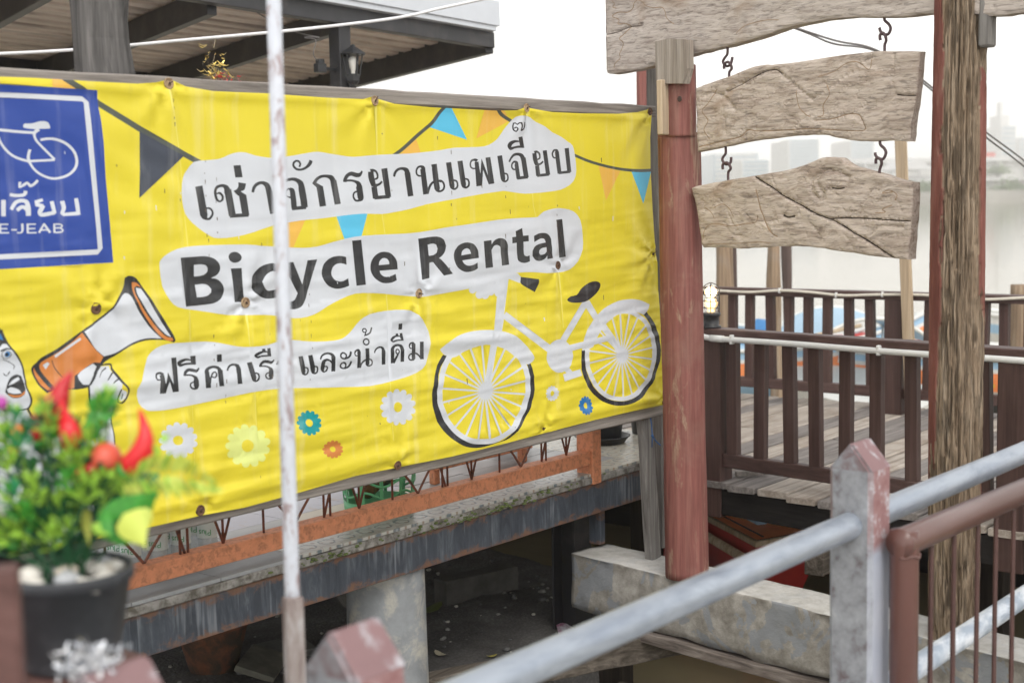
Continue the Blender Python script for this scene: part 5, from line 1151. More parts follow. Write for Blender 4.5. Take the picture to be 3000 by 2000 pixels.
# ------------------------------------------------------------------ timber gate: pillars, beam, hanging boards
GP, GD, GN = V(-.105, -.25, .95), V(-.151, -.9885, 0), V(-.9885, .151, 0)
def gate(u, z, d=0.0):
    return Vector((GP.x, GP.y, 0)) + GD * u + GN * d + Vector((0, 0, z))

def slab(outline, thick, strokes=(), grid=0.014, relief=0.004, d0=0.0, seed=0, n=3, gouges=0, gdir=0.4):
    """carved board: outline in gate (u, z); strokes = (material 1 stain / 2 crack, points, width, depth)"""
    ol = corner_smooth(outline, n)
    # ragged edge
    ol2 = []
    for i, p in enumerate(ol):
        k = 0.0025 * noise.noise(Vector((p[0] * 30, p[1] * 30, seed)))
        ol2.append((p[0] + k, p[1] + k))
    if sum(ol2[i - 1][0] * ol2[i][1] - ol2[i][0] * ol2[i - 1][1] for i in range(len(ol2))) < 0: ol2.reverse()
    verts = [Vector(p) for p in ol2]
    faces = [list(range(len(ol2)))]
    fm = [0]; carve = []
    for (mi_, pts, w, dp) in strokes:
        sp = smooth_pts(pts, 5)
        carve.append((sp, w, dp))
        if mi_:
            L_, R_ = [], []
            for i, p in enumerate(sp):
                a, b_ = sp[max(i - 1, 0)], sp[min(i + 1, len(sp) - 1)]
                t = Vector((b_[0] - a[0], b_[1] - a[1])).normalized()
                ww = w * (0.55 + 0.6 * abs(noise.noise(Vector((i * .6, seed, 1)))) + .1) * (0.35 if i in (0, len(sp) - 1) else 1)
                L_.append(Vector((p[0] - t.y * ww / 2, p[1] + t.x * ww / 2))); R_.append(Vector((p[0] + t.y * ww / 2, p[1] - t.x * ww / 2)))
            for i in range(len(sp) - 1):
                b0 = len(verts)
                qd = [L_[i], R_[i], R_[i + 1], L_[i + 1]]
                verts += qd
                faces.append([b0, b0 + 1, b0 + 2, b0 + 3]); fm.append(mi_)
    us = [p[0] for p in ol2]; zs = [p[1] for p in ol2]
    rnd = random.Random(seed)
    u = min(us)
    while u < max(us):
        z = min(zs)
        while z < max(zs):
            verts.append(Vector((u + rnd.uniform(-.003, .003), z + rnd.uniform(-.003, .003))))
            z += grid
        u += grid
    keep, ids, vo = cut_sheet(verts, faces)
    mi = [fm[k] for k in ids]
    V2 = [Vector(p) for p in ol2]
    def edge_d(p):
        best = 9
        for i in range(len(V2)):
            a, b_ = V2[i - 1], V2[i]
            ab = b_ - a
            t = max(0, min(1, (p - a).dot(ab) / max(ab.length_squared, 1e-9)))
            best = min(best, (a + ab * t - p).length)
            if best < 1e-6: break
        return best
    out = []
    PV = np.array([(p.x, p.y) for p in vo])
    HC = np.zeros(len(vo))
    rg = random.Random(seed + 50)
    for k in range(gouges):
        cu, cz = rg.uniform(min(us), max(us)), rg.uniform(min(zs), max(zs))
        a0 = rg.gauss(gdir, .45); L0 = rg.uniform(.025, .09); bend = rg.gauss(0, .02)
        carve.append(([(cu + math.cos(a0) * L0 * t - math.sin(a0) * bend * t * t, cz + math.sin(a0) * L0 * t + math.cos(a0) * bend * t * t) for t in [-1 + i * .2 for i in range(11)]], rg.uniform(.0022, .005), rg.uniform(.0012, .004)))
    for sp, w, dp in carve:
        if dp:
            S_ = np.array([(s[0], s[1]) for s in sp])
            dm = np.sqrt(((PV[:, None, :] - S_[None]) ** 2).sum(-1)).min(1)
            HC -= dp * np.exp(-(dm / (w * 1.1)) ** 2)
    for ip, p in enumerate(vo):
        h = relief * noise.noise(Vector((p.x * 7, p.y * 12, seed))) + relief * .5 * noise.noise(Vector((p.x * 16, p.y * 40, seed + 3)))
        h += HC[ip]
        e = edge_d(p)
        if e < 0.012: h -= 0.006 * (1 - e / 0.012) ** 2
        out.append(gate(p.x, p.y, d0 + h))
    nv = len(out)
    used = {}
    faces_o = [q for q in keep]
    a, b_, c_ = (out[i] for i in faces_o[0])
    if (b_ - a).cross(c_ - a).dot(GN) < 0: faces_o = [(q[0], q[2], q[1]) for q in faces_o]
    # boundary loop -> sides and back
    ec = {}
    for q in faces_o:
        for i in range(3):
            ec[(q[i], q[(i + 1) % 3])] = 1
    bd = [e for e in ec if (e[1], e[0]) not in ec]
    nxt = {e[0]: e[1] for e in bd}
    st = bd[0][0]; loop = [st]
    while nxt[loop[-1]] != st and len(loop) < len(bd): loop.append(nxt[loop[-1]])
    rings = [loop]
    for j, dd in enumerate((0.35, 0.75, 1.0)):
        r = []
        for i in loop:
            p = vo[i]
            q = gate(p.x, p.y, d0 - thick * dd + 0.003 * noise.noise(Vector((p.x * 22, p.y * 22, dd * 2 + seed))))
            jt = 0.004 * noise.noise(Vector((p.x * 25, p.y * 25, dd * 5 + seed)))
            q += GD * jt + Vector((0, 0, jt))
            r.append(len(out)); out.append(q)
        rings.append(r)
    for r0, r1 in zip(rings, rings[1:]):
        for i in range(len(loop)):
            j = (i + 1) % len(loop)
            faces_o.append((r0[j], r0[i], r1[i], r1[j])); mi.append(0)
    faces_o.append(tuple(reversed(rings[-1]))) ; mi.append(0)
    faces_o[-1] = tuple(rings[-1])
    return out, faces_o, mi

R3 = lambda pts: pts
BEAM = [(-0.456, 3.757), (-0.456, 3.524), (-0.454, 3.37), (-0.432, 3.346), (-0.283, 3.353), (-0.175, 3.36), (0.068, 3.395), (0.179, 3.405), (0.34, 3.42), (0.496, 3.442), (0.596, 3.461), (0.742, 3.474), (0.884, 3.476), (1.065, 3.46), (1.195, 3.45), (1.263, 3.45), (1.44, 3.444), (1.492, 3.429), (1.586, 3.41), (1.678, 3.412), (1.861, 3.4), (2.07, 3.365)]
BEAM += [(BEAM[-1][0] + .02, 3.95), (1.2, 3.90), (0.3, 3.93), (BEAM[0][0], 3.9)]
bst = [(1, [(-0.407, 3.691), (-0.39, 3.674), (-0.403, 3.66), (-0.378, 3.653)], .005, 0), (1, [(-0.242, 3.678), (-0.263, 3.663), (-0.276, 3.64), (-0.31, 3.626), (-0.365, 3.632), (-0.408, 3.618), (-0.366, 3.598), (-0.37, 3.577), (-0.324, 3.575), (-0.286, 3.556), (-0.333, 3.527), (-0.363, 3.508), (-0.338, 3.487), (-0.347, 3.457), (-0.36, 3.437), (-0.358, 3.415), (-0.39, 3.393), (-0.399, 3.372)], .006, 0),
       (1, [(-0.242, 3.678), (-0.21, 3.663), (-0.193, 3.645), (-0.145, 3.629), (-0.092, 3.625), (-0.072, 3.603), (-0.065, 3.576), (-0.033, 3.549), (-0.017, 3.544)], .005, 0), (2, [(-0.457, 3.536), (-0.388, 3.538), (-0.337, 3.549), (-0.286, 3.556), (-0.219, 3.555)], .004, .006),
       (1, [(0.34, 3.461), (0.393, 3.493), (0.496, 3.505), (0.576, 3.499)], .005, 0)]
beam_v, beam_f, beam_m = slab(BEAM, 0.07, bst, 0.016, 0.004, 0.035, 3, gouges=60, gdir=0.1)
gb = thing('gate_beam', 'long grey weathered plank beam across the top of the timber gate', 'beam', gate(0.7, 3.3))
obj('plank', beam_v, beam_f, [MT['board_c'], MT['stain_line'], MT['crack']], gb, False, beam_m)
UB = [(0.094, 3.242), (0.178, 3.262), (0.276, 3.28), (0.371, 3.302), (0.454, 3.316), (0.556, 3.314), (0.694, 3.316), (0.838, 3.324), (1.021, 3.325), (1.153, 3.318), (1.249, 3.307), (1.24, 3.201), (1.232, 3.127), (1.216, 3.038), (1.206, 2.956), (1.104, 2.964), (0.96, 2.968), (0.867, 2.986), (0.791, 3.001), (0.675, 3.004), (0.495, 2.998), (0.359, 2.987), (0.241, 2.971), (0.103, 2.956), (0.098, 3.045), (0.097, 3.131)]
ust = [(0, [(0.243, 3.207), (0.339, 3.238), (0.434, 3.272), (0.536, 3.293), (0.596, 3.256), (0.665, 3.203), (0.733, 3.155)], .008, .009), (2, [(0.275, 3.215), (0.371, 3.248), (0.454, 3.279), (0.536, 3.293), (0.576, 3.27)], .004, .004),
       (0, [(0.102, 3.191), (0.166, 3.212), (0.221, 3.21), (0.275, 3.18), (0.318, 3.139)], .008, .007), (0, [(0.733, 3.155), (0.791, 3.179), (0.885, 3.227), (0.994, 3.288), (1.03, 3.308)], .009, .006),
       (1, [(0.109, 2.976), (0.22, 2.993), (0.349, 3.013), (0.391, 3.04), (0.454, 3.033), (0.596, 3.03), (0.743, 3.029), (0.886, 3.015), (0.996, 3.011), (0.987, 3.05)], .006, .002), (1, [(0.987, 3.05), (0.968, 3.074), (0.922, 3.081), (0.839, 3.066), (0.743, 3.063)], .005, .004), (1, [(1.026, 3.3), (1.017, 3.255), (0.958, 3.291), (0.903, 3.288), (0.847, 3.261), (0.762, 3.244)], .005, 0),
       (1, [(0.655, 3.196), (0.665, 3.131), (0.695, 3.097), (0.724, 3.08)], .005, 0), (1, [(0.81, 3.209), (0.824, 3.169), (0.791, 3.124), (0.791, 3.084), (0.762, 3.078)], .005, 0),
       (1, [(0.221, 3.234), (0.166, 3.17), (0.133, 3.138), (0.165, 3.093), (0.143, 3.052), (0.176, 3.008)], .006, 0), (2, [(1.142, 3.146), (1.189, 3.139), (1.232, 3.137)], .006, .008), (0, [(0.848, 3.081), (0.932, 3.076), (0.987, 3.042)], .006, .005)]
v, f, m_ = slab(UB, 0.045, ust, 0.0085, 0.006, 0.02, 7, gouges=110, gdir=0.5)
ub = thing('hanging_board', 'upper carved grey board on iron hooks, nearly straight with a split right end', 'hanging board', gate(0.55, 2.9), 'carved boards hanging in the gate')
obj('carved_slab', v, f, [MT['board_a'], MT['stain_line'], MT['crack']], ub, False, m_)
LB = [(0.077, 2.79), (0.119, 2.801), (0.238, 2.817), (0.419, 2.837), (0.576, 2.854), (0.691, 2.875), (0.766, 2.898), (0.802, 2.906), (0.839, 2.906), (0.875, 2.899), (0.911, 2.878), (0.961, 2.858), (1.052, 2.835), (1.141, 2.809), (1.194, 2.796), (1.224, 2.793), (1.227, 2.743), (1.222, 2.65), (1.216, 2.568), (1.209, 2.482), (1.123, 2.487), (1.019, 2.497), (0.913, 2.508), (0.804, 2.522), (0.691, 2.53), (0.576, 2.528), (0.458, 2.522), (0.361, 2.516), (0.253, 2.52), (0.138, 2.517), (0.125, 2.56), (0.101, 2.68), (0.08, 2.76)]
q_ = [[(0.427, 2.837), (0.514, 2.792), (0.592, 2.746), (0.676, 2.708), (0.759, 2.67), (0.833, 2.645), (0.876, 2.627), (0.984, 2.572), (1.075, 2.525), (1.137, 2.488)], [(0.833, 2.648), (0.912, 2.651), (1.018, 2.648), (1.122, 2.642), (1.216, 2.637)], [(0.773, 2.793), (0.796, 2.744), (0.781, 2.731), (0.744, 2.763), (0.751, 2.806), (0.803, 2.848), (0.868, 2.846), (0.918, 2.82)], [(0.976, 2.693), (1.011, 2.729), (1.031, 2.758), (1.073, 2.784)], [(1.033, 2.585), (1.067, 2.612), (1.122, 2.618), (1.183, 2.615)], [(1.054, 2.573), (1.115, 2.582), (1.216, 2.574)], [(0.443, 2.78), (0.454, 2.736), (0.466, 2.691), (0.482, 2.665), (0.498, 2.627), (0.529, 2.588), (0.561, 2.57)], [(0.454, 2.665), (0.442, 2.633), (0.386, 2.627), (0.303, 2.617), (0.203, 2.627), (0.152, 2.6), (0.138, 2.547)], [(0.152, 2.7), (0.195, 2.673), (0.203, 2.653)], [(0.203, 2.699), (0.254, 2.715), (0.296, 2.692), (0.32, 2.656)], [(1.141, 2.756), (1.087, 2.751), (1.121, 2.763), (1.155, 2.744), (1.148, 2.721)], [(1.135, 2.703), (1.087, 2.686), (1.101, 2.674), (1.053, 2.671)], [(0.151, 2.533), (0.336, 2.539), (0.466, 2.546), (0.529, 2.541)], [(0.588, 2.665), (0.615, 2.655), (0.653, 2.661)], [(0.839, 2.778), (0.876, 2.773), (0.904, 2.778)]]
lst = [(2, q_[0], .006, .012), (2, q_[1], .005, .010), (0, q_[2], .010, .010), (0, q_[3], .006, .006), (0, q_[4], .007, .008), (0, q_[5], .006, .006), (1, q_[6], .008, .002), (1, q_[7], .006, 0), (1, q_[8], .005, 0), (1, q_[9], .005, 0), (1, q_[10], .006, 0), (1, q_[11], .006, 0), (1, q_[12], .005, 0), (2, q_[13], .012, .006), (2, q_[14], .008, .006)]
v, f, m_ = slab(LB, 0.06, lst, 0.0085, 0.007, 0.028, 9, gouges=110, gdir=2.6)
lb = thing('hanging_board', 'lower carved grey board with a hump and a diagonal groove', 'hanging board', gate(0.55, 2.5), 'carved boards hanging in the gate')
obj('carved_slab', v, f, [MT['board_b'], MT['stain_line'], MT['crack']], lb, False, m_)

def hook(name, pts, parent, d=0.0):
    p = smooth_pts([(*gate(u, z, d + k),) for (u, z, k) in pts], 5)
    v, f = tube(p, 0.0062, 8)
    obj(name, v, f, MT['hook'], parent, True)
def hook_pair(cx, cy, top, bot, up_parent, dn_parent, s=1.0):
    pass
HK = [[[(0.266, 3.427), (0.265, 3.385), (0.249, 3.367), (0.24, 3.35), (0.258, 3.331), (0.281, 3.335), (0.29, 3.354), (0.293, 3.368)], [(0.275, 3.267), (0.275, 3.301), (0.29, 3.316), (0.29, 3.333), (0.276, 3.347), (0.257, 3.337), (0.254, 3.318)]], [[(1.076, 3.47), (1.076, 3.449), (1.096, 3.43), (1.104, 3.411), (1.092, 3.391), (1.069, 3.394), (1.056, 3.408), (1.052, 3.421)], [(1.077, 3.311), (1.077, 3.349), (1.085, 3.367), (1.084, 3.386), (1.074, 3.398), (1.062, 3.388), (1.063, 3.369)]], [[(0.251, 2.987), (0.253, 2.945), (0.238, 2.927), (0.234, 2.912), (0.252, 2.894), (0.276, 2.897), (0.283, 2.91), (0.284, 2.925)], [(0.267, 2.813), (0.267, 2.856), (0.282, 2.872), (0.282, 2.887), (0.268, 2.901), (0.246, 2.893), (0.244, 2.871)]], [[(1.059, 2.981), (1.059, 2.951), (1.079, 2.932), (1.086, 2.914), (1.074, 2.891), (1.053, 2.893), (1.038, 2.905), (1.035, 2.918)], [(1.056, 2.824), (1.057, 2.847), (1.067, 2.87), (1.069, 2.885), (1.06, 2.894), (1.047, 2.89), (1.046, 2.872)]]]
for i, (a, b) in enumerate(HK):
    up, dnp = (gb, ub) if i < 2 else (ub, lb)
    hook('hook', [(p[0], p[1], 0.0) for p in a], up)
    n_ = len(b)
    hook('hook', [(p[0], p[1], [0, 0, .002, .008, .012, .012, .010][k]) for k, p in enumerate(b)], dnp)

# left pillar (red paint) with a notched grey head
def rough_post(z0, z1, r0, r1, c, seed, n=40, m=60, amp=0.004, lean=(0, 0), lump=0.0):
    v, f = [], []
    for j in range(m + 1):
        t = j / m; z = z0 + (z1 - z0) * t
        for k in range(n):
            a = 2 * math.pi * k / n
            r = r0 + (r1 - r0) * t
            r += amp * noise.noise(Vector((math.cos(a) * 3, math.sin(a) * 3, z * 1.5 + seed))) + amp * .45 * noise.noise(Vector((math.cos(a) * 14, math.sin(a) * 14, z * 4 + seed)))
            r += lump * noise.noise(Vector((seed, z * 1.1, math.cos(a))))
            v.append((c[0] + lean[0] * t + r * math.cos(a), c[1] + lean[1] * t + r * math.sin(a), z))
    for j in range(m):
        for k in range(n):
            f.append((j * n + k, j * n + (k + 1) % n, (j + 1) * n + (k + 1) % n, (j + 1) * n + k))
    f.append(tuple(range(n - 1, -1, -1))); f.append(tuple(m * n + k for k in range(n)))
    return v, f
ln = (-0.096, -0.191, 3.048)
pl_ = thing('red_pillar', 'round timber pillar with faded red paint standing on the concrete beam', 'pillar', (-.105, -.25, .95))
lean = (ln[0] + .105 + .02, ln[1] + .25 - .02)
v, f = rough_post(0.945, ln[2], 0.101, 0.099, (-.105, -.25), 2, lean=lean, lump=.006)
obj('lower_trunk', v, f, MT['red_post'], pl_, True)
c2 = (-0.103, -0.236, 3.187)
v, f = rough_post(ln[2] - .02, (-0.102, -0.232, 3.356)[2], 0.074, 0.072, (c2[0], c2[1]), 5, m=30, lump=.003)
obj('upper_trunk', v, f, MT['red_post'], pl_, True)
tb = [(-0.194, -0.163, 3.273), (-0.193, -0.159, 3.464), (-0.206, -0.243, 3.47), (-0.222, -0.344, 3.456), (-0.222, -0.346, 3.329), (-0.218, -0.322, 3.262)]
tv = [V(p) for p in tb] + [V(p) - GN * 0.05 for p in tb]
n6 = len(tb)
tf = [tuple(range(n6)), tuple(range(2 * n6 - 1, n6 - 1, -1))] + [(i, n6 + i, n6 + (i + 1) % n6, (i + 1) % n6) for i in range(n6)]
obj('head_block', tv, tf, MT['tan_wood_z'], pl_)
tb2 = (-0.088, -0.137, 3.256)
v, f = bar((-0.2, -0.204, 3.037), (-0.2, -0.202, 3.286), 0.03, 0.06, up=(1, 0, 0), seg=8, rough=.003, seed=3)
obj('side_strip', v, f, MT['lumber'], pl_)
v, f = lathe([(.0001, .001), (.006, .0015), (.012, .003), (.014, .0005)], (-0.186, -0.285, 3.196), 12, (-.9885, .151, 0))
obj('bolt_hole', v, f, MT['nail'], pl_, True)

# right pillar: rotten log with flaking red paint
def rotten_log():
    c = (-.312, -1.646); z0, z1 = 0.95, 4.0
    n, m = 150, 420
    tov = V(-5.8 - c[0], -3.8 - c[1], 0).normalized()
    rtv = V(-tov.y, tov.x, 0)
    v, f, pt, dk = [], [], [], []
    for j in range(m + 1):
        z = z0 + (z1 - z0) * j / m
        for k in range(n):
            a = 2 * math.pi * k / n
            d = V(math.cos(a), math.sin(a), 0)
            s = d.dot(rtv)
            P3 = Vector((math.cos(a) * 2.6, math.sin(a) * 2.6, z * 1.0))
            edge = 0.16 * noise.noise(P3 * 1.7 + Vector((5, 5, z * 3))) + 0.10 * noise.noise(P3 * 5 + Vector((0, 0, z * 8)))
            lo = (-0.66 if z > 2.9 else -0.60) - 0.7 * max(0, min(1, (2.25 - z + edge * 1.5 + .5 * noise.noise(Vector((math.cos(a) * 5, math.sin(a) * 5, z * 1.3)))) / .8)) ** 1.5
            p = 1.0 if s < lo + edge else 0.0
            if 2.35 < z + edge < 3.15 and s > 0.78 + edge * .6: p = 1.0
            if d.dot(tov) < -0.2: p = 1.0 if noise.noise(P3) > -.1 else 0
            g1 = noise.noise(Vector((math.cos(a) * 9, math.sin(a) * 9, z * 1.7)))
            g2 = noise.noise(Vector((math.cos(a) * 22, math.sin(a) * 22, z * 4.0 + 7)))
            g3 = noise.noise(Vector((math.cos(a) * 40, math.sin(a) * 40, z * 14.0 + 3)))
            crack = max(0.0, 1 - abs(g1) * 6.5) ** 1.5
            crack2 = max(0.0, 1 - abs(g2) * 5) ** 1.5
            core = math.exp(-((s - 0.02 - .10 * math.sin(z * 1.7)) / 0.055) ** 2) * (d.dot(tov) > 0) * (z > 2.45)
            r = 0.103 - 0.004 * math.sin(z * 2.2) + 0.004 * noise.noise(Vector((math.cos(a), math.sin(a), z * .8)))
            raw = 1 - p
            dep = raw * (0.026 * crack + 0.011 * crack2 + 0.007 * g2 + 0.005 * g3 + 0.004) + core * 0.022
            dep += p * 0.0015 * g3
            if z < 1.15: dep += (1.15 - z) * .06 * raw * (0.5 + g1)
            r -= dep
            v.append((c[0] + d.x * r, c[1] + d.y * r, z))
            pt.append(p)
    for j in range(m):
        for k in range(n):
            f.append((j * n + k, j * n + (k + 1) % n, (j + 1) * n + (k + 1) % n, (j + 1) * n + k))
    m_, nt, b = newmat('rotten_log_wood')
    n1 = noise_n(nt, coords(nt, (40, 40, 3.0)), 1.0, 9, 0.70, 1.0)
    n1f = noise_n(nt, coords(nt, (130, 130, 6.0)), 1.0, 4, 0.6, 0.5)
    wd = ramp(nt, n1, [(0.3, (0.11, 0.075, 0.048)), (0.48, (0.25, 0.185, 0.127)), (0.72, (0.37, 0.30, 0.225))])
    wd = mix(nt, 0.85, wd, ramp(nt, n1f, [(0.36, 0.42), (0.52, 1.0), (0.7, 1.15)]), 'MULTIPLY')
    n2 = noise_n(nt, coords(nt, (16, 16, 3)), 1.0, 8, 0.7, 0.4)
    rd = ramp(nt, n2, [(0.36, (0.14, 0.050, 0.040)), (0.52, (0.215, 0.080, 0.064)), (0.62, (0.25, 0.11, 0.09)), (0.68, (0.34, 0.24, 0.17))])
    at = nd(nt, 'ShaderNodeAttribute', attribute_name='paint')
    nt.links.new(mix(nt, at.outputs['Fac'], wd, rd), b.inputs['Base Color'])
    b.inputs['Roughness'].default_value = 0.85
    b.inputs['Specular IOR Level'].default_value = 0.25
    bump(nt, b, n1f, 0.6, 0.004, bump(nt, b, n1, 0.8, 0.010))
    root = thing('log_pillar', 'rotten fibrous log pillar with flaking red paint', 'pillar', (c[0], c[1], z0))
    o = obj('trunk', v, f, m_, root, False)
    ca = o.data.attributes.new('paint', 'FLOAT', 'POINT')
    ca.data.foreach_set('value', pt)
    o.data.polygons.foreach_set('use_smooth', [True] * len(f))
    v2, f2 = bar(gate(1.53, 3.30, 0.0), gate(1.53, 3.62, 0.0), 0.05, 0.07, up=(1, 0, 0), bev=.008, seg=4, rough=.006, seed=8)
    obj('wedge', v2, f2, MT['grey_wood_z'], root)
rotten_log()

# ------------------------------------------------------------------ rough concrete beam that carries the gate
def concrete_beam():
    e0 = V(-.074, .456, 0); d = V(-.151, -.9885, 0); nn = V(-.9885, .151, 0)
    L, W = 3.3, 0.265
    v, f = [], []
    nl = 150
    prof = []
    for k in range(13): prof.append((-k / 12 * W, .95, 't'))          # top front -> back
    for k in range(1, 9): prof.append((-W, .95 - k / 8 * .29, 'b'))
    for k in range(1, 9): prof.append((-W + k / 8 * W, .66, 'u'))
    for k in range(1, 9): prof.append((0, .66 + k / 8 * .29 * (1 if k < 8 else .97), 'f'))
    n = len(prof)
    for i in range(nl + 1):
        u = L * i / nl
        for (o_, z, t) in prof:
            p = e0 + d * u + nn * o_ + V(0, 0, z)
            a = noise.noise(p * 3.2) * 0.010 + noise.noise(p * 9.0) * 0.006 + noise.noise(p * 30) * 0.0025
            pits = max(0, noise.noise(p * 12 + V(9, 1, 1)) - .45) * -0.03
            # trowelled render patches stand proud
            patch = 0.007 if (t == 'f' and noise.noise(p * 4.5 + V(2, 7, 3)) > .12) else 0
            if t == 't': p += V(0, 0, a * .7)
            elif t == 'f': p += nn * (a + patch + pits)
            else: p += V(0, 0, a)
            if t == 'u' or (t == 'f' and z < .69): p += V(0, 0, 0.018 * noise.noise(V(u * 6, 2, 2)))
            v.append(p)
    for i in range(nl):
        for k in range(n):
            f.append((i * n + (k + 1) % n, i * n + k, (i + 1) * n + k, (i + 1) * n + (k + 1) % n))
    f.append(tuple(range(n))); f.append(tuple(nl * n + k for k in range(n - 1, -1, -1)))
    m_, nt, b = newmat('patched_rough_concrete')
    c0 = coords(nt)
    n1 = noise_n(nt, c0, 9, 8, 0.65)
    c = ramp(nt, n1, [(0.34, (0.17, 0.155, 0.135)), (0.5, (0.27, 0.255, 0.23)), (0.66, (0.40, 0.38, 0.35))])
    n2 = noise_n(nt, c0, 4.2, 5, 0.6, 0.9)
    c = mix(nt, ramp(nt, n2, [(0.53, 0.0), (0.545, 0.9)]), c, (0.225, 0.24, 0.26))      # blue-grey render
    n4 = noise_n(nt, c0, 2.6, 8, 0.7, 0.6)
    c = mix(nt, ramp(nt, n4, [(0.56, 0.0), (0.70, 0.75)]), c, (0.12, 0.10, 0.08))
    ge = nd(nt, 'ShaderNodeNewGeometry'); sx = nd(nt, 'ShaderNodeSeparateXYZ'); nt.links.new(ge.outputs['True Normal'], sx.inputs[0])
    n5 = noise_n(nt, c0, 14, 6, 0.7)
    c = mix(nt, ramp(nt, sx.outputs['Z'], [(0.75, 0.0), (0.95, 0.75)]), c, ramp(nt, n5, [(0.35, (0.42, 0.41, 0.385)), (0.6, (0.60, 0.595, 0.575))]))    # paler where the face points up
    nt.links.new(c, b.inputs['Base Color'])
    b.inputs['Roughness'].default_value = 0.92
    nb = bump(nt, b, n1, 0.8, 0.01)
    bump(nt, b, noise_n(nt, c0, 60, 4, 0.6), 0.5, 0.004, nb)
    root = thing('concrete_beam', 'rough patched concrete beam under the gate pillars', 'beam', tuple(e0 + d * 1.3 + V(0, 0, 0.0)))
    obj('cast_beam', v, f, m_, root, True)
    for i in range(2):
        a = e0 + d * (0.28 + i * 1.5) + nn * -.06; bq = e0 + d * (1.75 + i * 1.45) + nn * -.06
        vv, ff = bar(a + V(0, 0, .625), bq + V(0, 0, .625), 0.19, 0.05, seg=12, rough=.01, seed=i)
        obj('formwork_board', vv, ff, MT['form_y'], root)
    for u in (0.18, 1.62, 2.35, 3.0):
        p = e0 + d * u + nn * -.13
        vv, ff = bar(p + V(0, 0, -.6), p + V(0, 0, .60), 0.13, 0.13, up=(1, 0, 0), seg=8, rough=.012, seed=u)
        obj('leg', vv, ff, MT['dark_timber_z'], root)
concrete_beam()
v, f = bar((-1.305, 0.496, 0.56), (0.07, -0.097, 0.56), 0.10, 0.12, seg=24, rough=.012, seed=21)
single('timber_bearer', 'rough old timber bearer running under the concrete beam', 'timber', v, f, MT['old_timber'])
v, f = bar((-0.397, -0.086, 0.45), V((-0.397, -0.086, 0.45)) + V(0, 0, -.9), .12, .12, up=(1, 0, 0), seg=6, rough=.01)
single('timber_stub', 'dark timber stub standing in the water under the bearer', 'timber', v, f, MT['dark_timber_z'])

# ------------------------------------------------------------------ tiled platform under the banner
FZ = 1.38
def motif_mat(name, base, lines, dots, sc):
    m, nt, b = newmat(name)
    mp = nd(nt, 'ShaderNodeMapping'); tc = nd(nt, 'ShaderNodeTexCoord')
    mp.inputs['Scale'].default_value = (sc, sc, 0)
    nt.links.new(tc.outputs['Object'], mp.inputs[0])
    def vor(rot, s2, offs):
        m2 = nd(nt, 'ShaderNodeMapping'); m2.inputs['Rotation'].default_value = (0, 0, rot); m2.inputs['Scale'].default_value = (s2, s2, 0); m2.inputs['Location'].default_value = (offs, offs * .5, 0)
        nt.links.new(mp.outputs[0], m2.inputs[0])
        v = nd(nt, 'ShaderNodeTexVoronoi', voronoi_dimensions='2D'); v.inputs['Randomness'].default_value = 0.0; v.inputs['Scale'].default_value = 1.0
        nt.links.new(m2.outputs[0], v.inputs['Vector'])
        return v.outputs['Distance']
    d1_, d2_ = vor(0.0, 1.0, 0.5), vor(R(45), 1.414, 0.0)
    wob = noise_n(nt, mp.outputs[0], 3.0, 2, 0.5)
    ad = nd(nt, 'ShaderNodeMath', operation='MULTIPLY_ADD'); nt.links.new(wob, ad.inputs[0]); ad.inputs[1].default_value = 0.30; nt.links.new(d1_, ad.inputs[2])
    ring = ramp(nt, ad.outputs[0], [(0.40, 0.0), (0.43, 0.9), (0.48, 0.9), (0.51, 0.0)])
    ring2 = ramp(nt, d2_, [(0.10, 0.8), (0.15, 0.0), (0.44, 0.0), (0.47, 0.55), (0.54, 0.0)])
    n0 = noise_n(nt, coords(nt), 9, 4, 0.6)
    c = ramp(nt, n0, [(0.3, [x * .88 for x in base]), (0.7, base)])
    c = mix(nt, ring, c, lines)
    c = mix(nt, ring2, c, dots)
    nt.links.new(c, b.inputs['Base Color'])
    b.inputs['Roughness'].default_value = 0.35
    return m
TILE = {'motif': motif_mat('patterned_tile', (0.46, 0.46, 0.43), (0.10, 0.13, 0.15), (0.22, 0.14, 0.10), 9.0),
        'motif2': motif_mat('faded_patterned_tile', (0.55, 0.53, 0.46), (0.22, 0.25, 0.26), (0.36, 0.24, 0.16), 8.0),
        'motif3': motif_mat('peach_patterned_tile', (0.60, 0.46, 0.36), (0.50, 0.52, 0.50), (0.62, 0.55, 0.48), 5.0),
        'cream': plain('cream_tile', (0.55, 0.48, 0.39), 0.4, 0, 0.05, 4, 0.03), 'blue': plain('pale_blue_tile', (0.40, 0.45, 0.50), 0.4, 0, 0.06, 4, 0.03, stretch=(1, 6, 1)),
        'lilac': plain('lilac_tile', (0.43, 0.42, 0.48), 0.4, 0, 0.06, 4, 0.03, dirt=(0.42, 0.33, 0.28), dirt_amt=0.15, dirt_scale=7),
        'grey': plain('grey_marbled_tile', (0.34, 0.335, 0.34), 0.4, 0, 0.22, 3, 0.03, stretch=(1, 3, 1)), 'dusty': plain('dusty_grey_tile', (0.30, 0.31, 0.32), 0.6, 0, 0.1, 6, 0.05)}
PX0, PX1, PY0 = -4.9, 1.13, 0.30
pf = thing('tiled_platform', 'tiled terrace platform on steel beams behind the banner', 'platform', (-1.9, PY0, 1.17))
v, f = box(((PX0 + PX1) / 2, 2.2, FZ - .04), PX1 - PX0, 3.76, 0.05, 0.003)
obj('slab', v, f, MT['concrete_pale'], pf)
v, f = bar((PX0, PY0 + .028, FZ - .033), (PX1, PY0 + .028, FZ - .033), 0.06, 0.036, seg=120, rough=.007, bev=.006, seed=4)
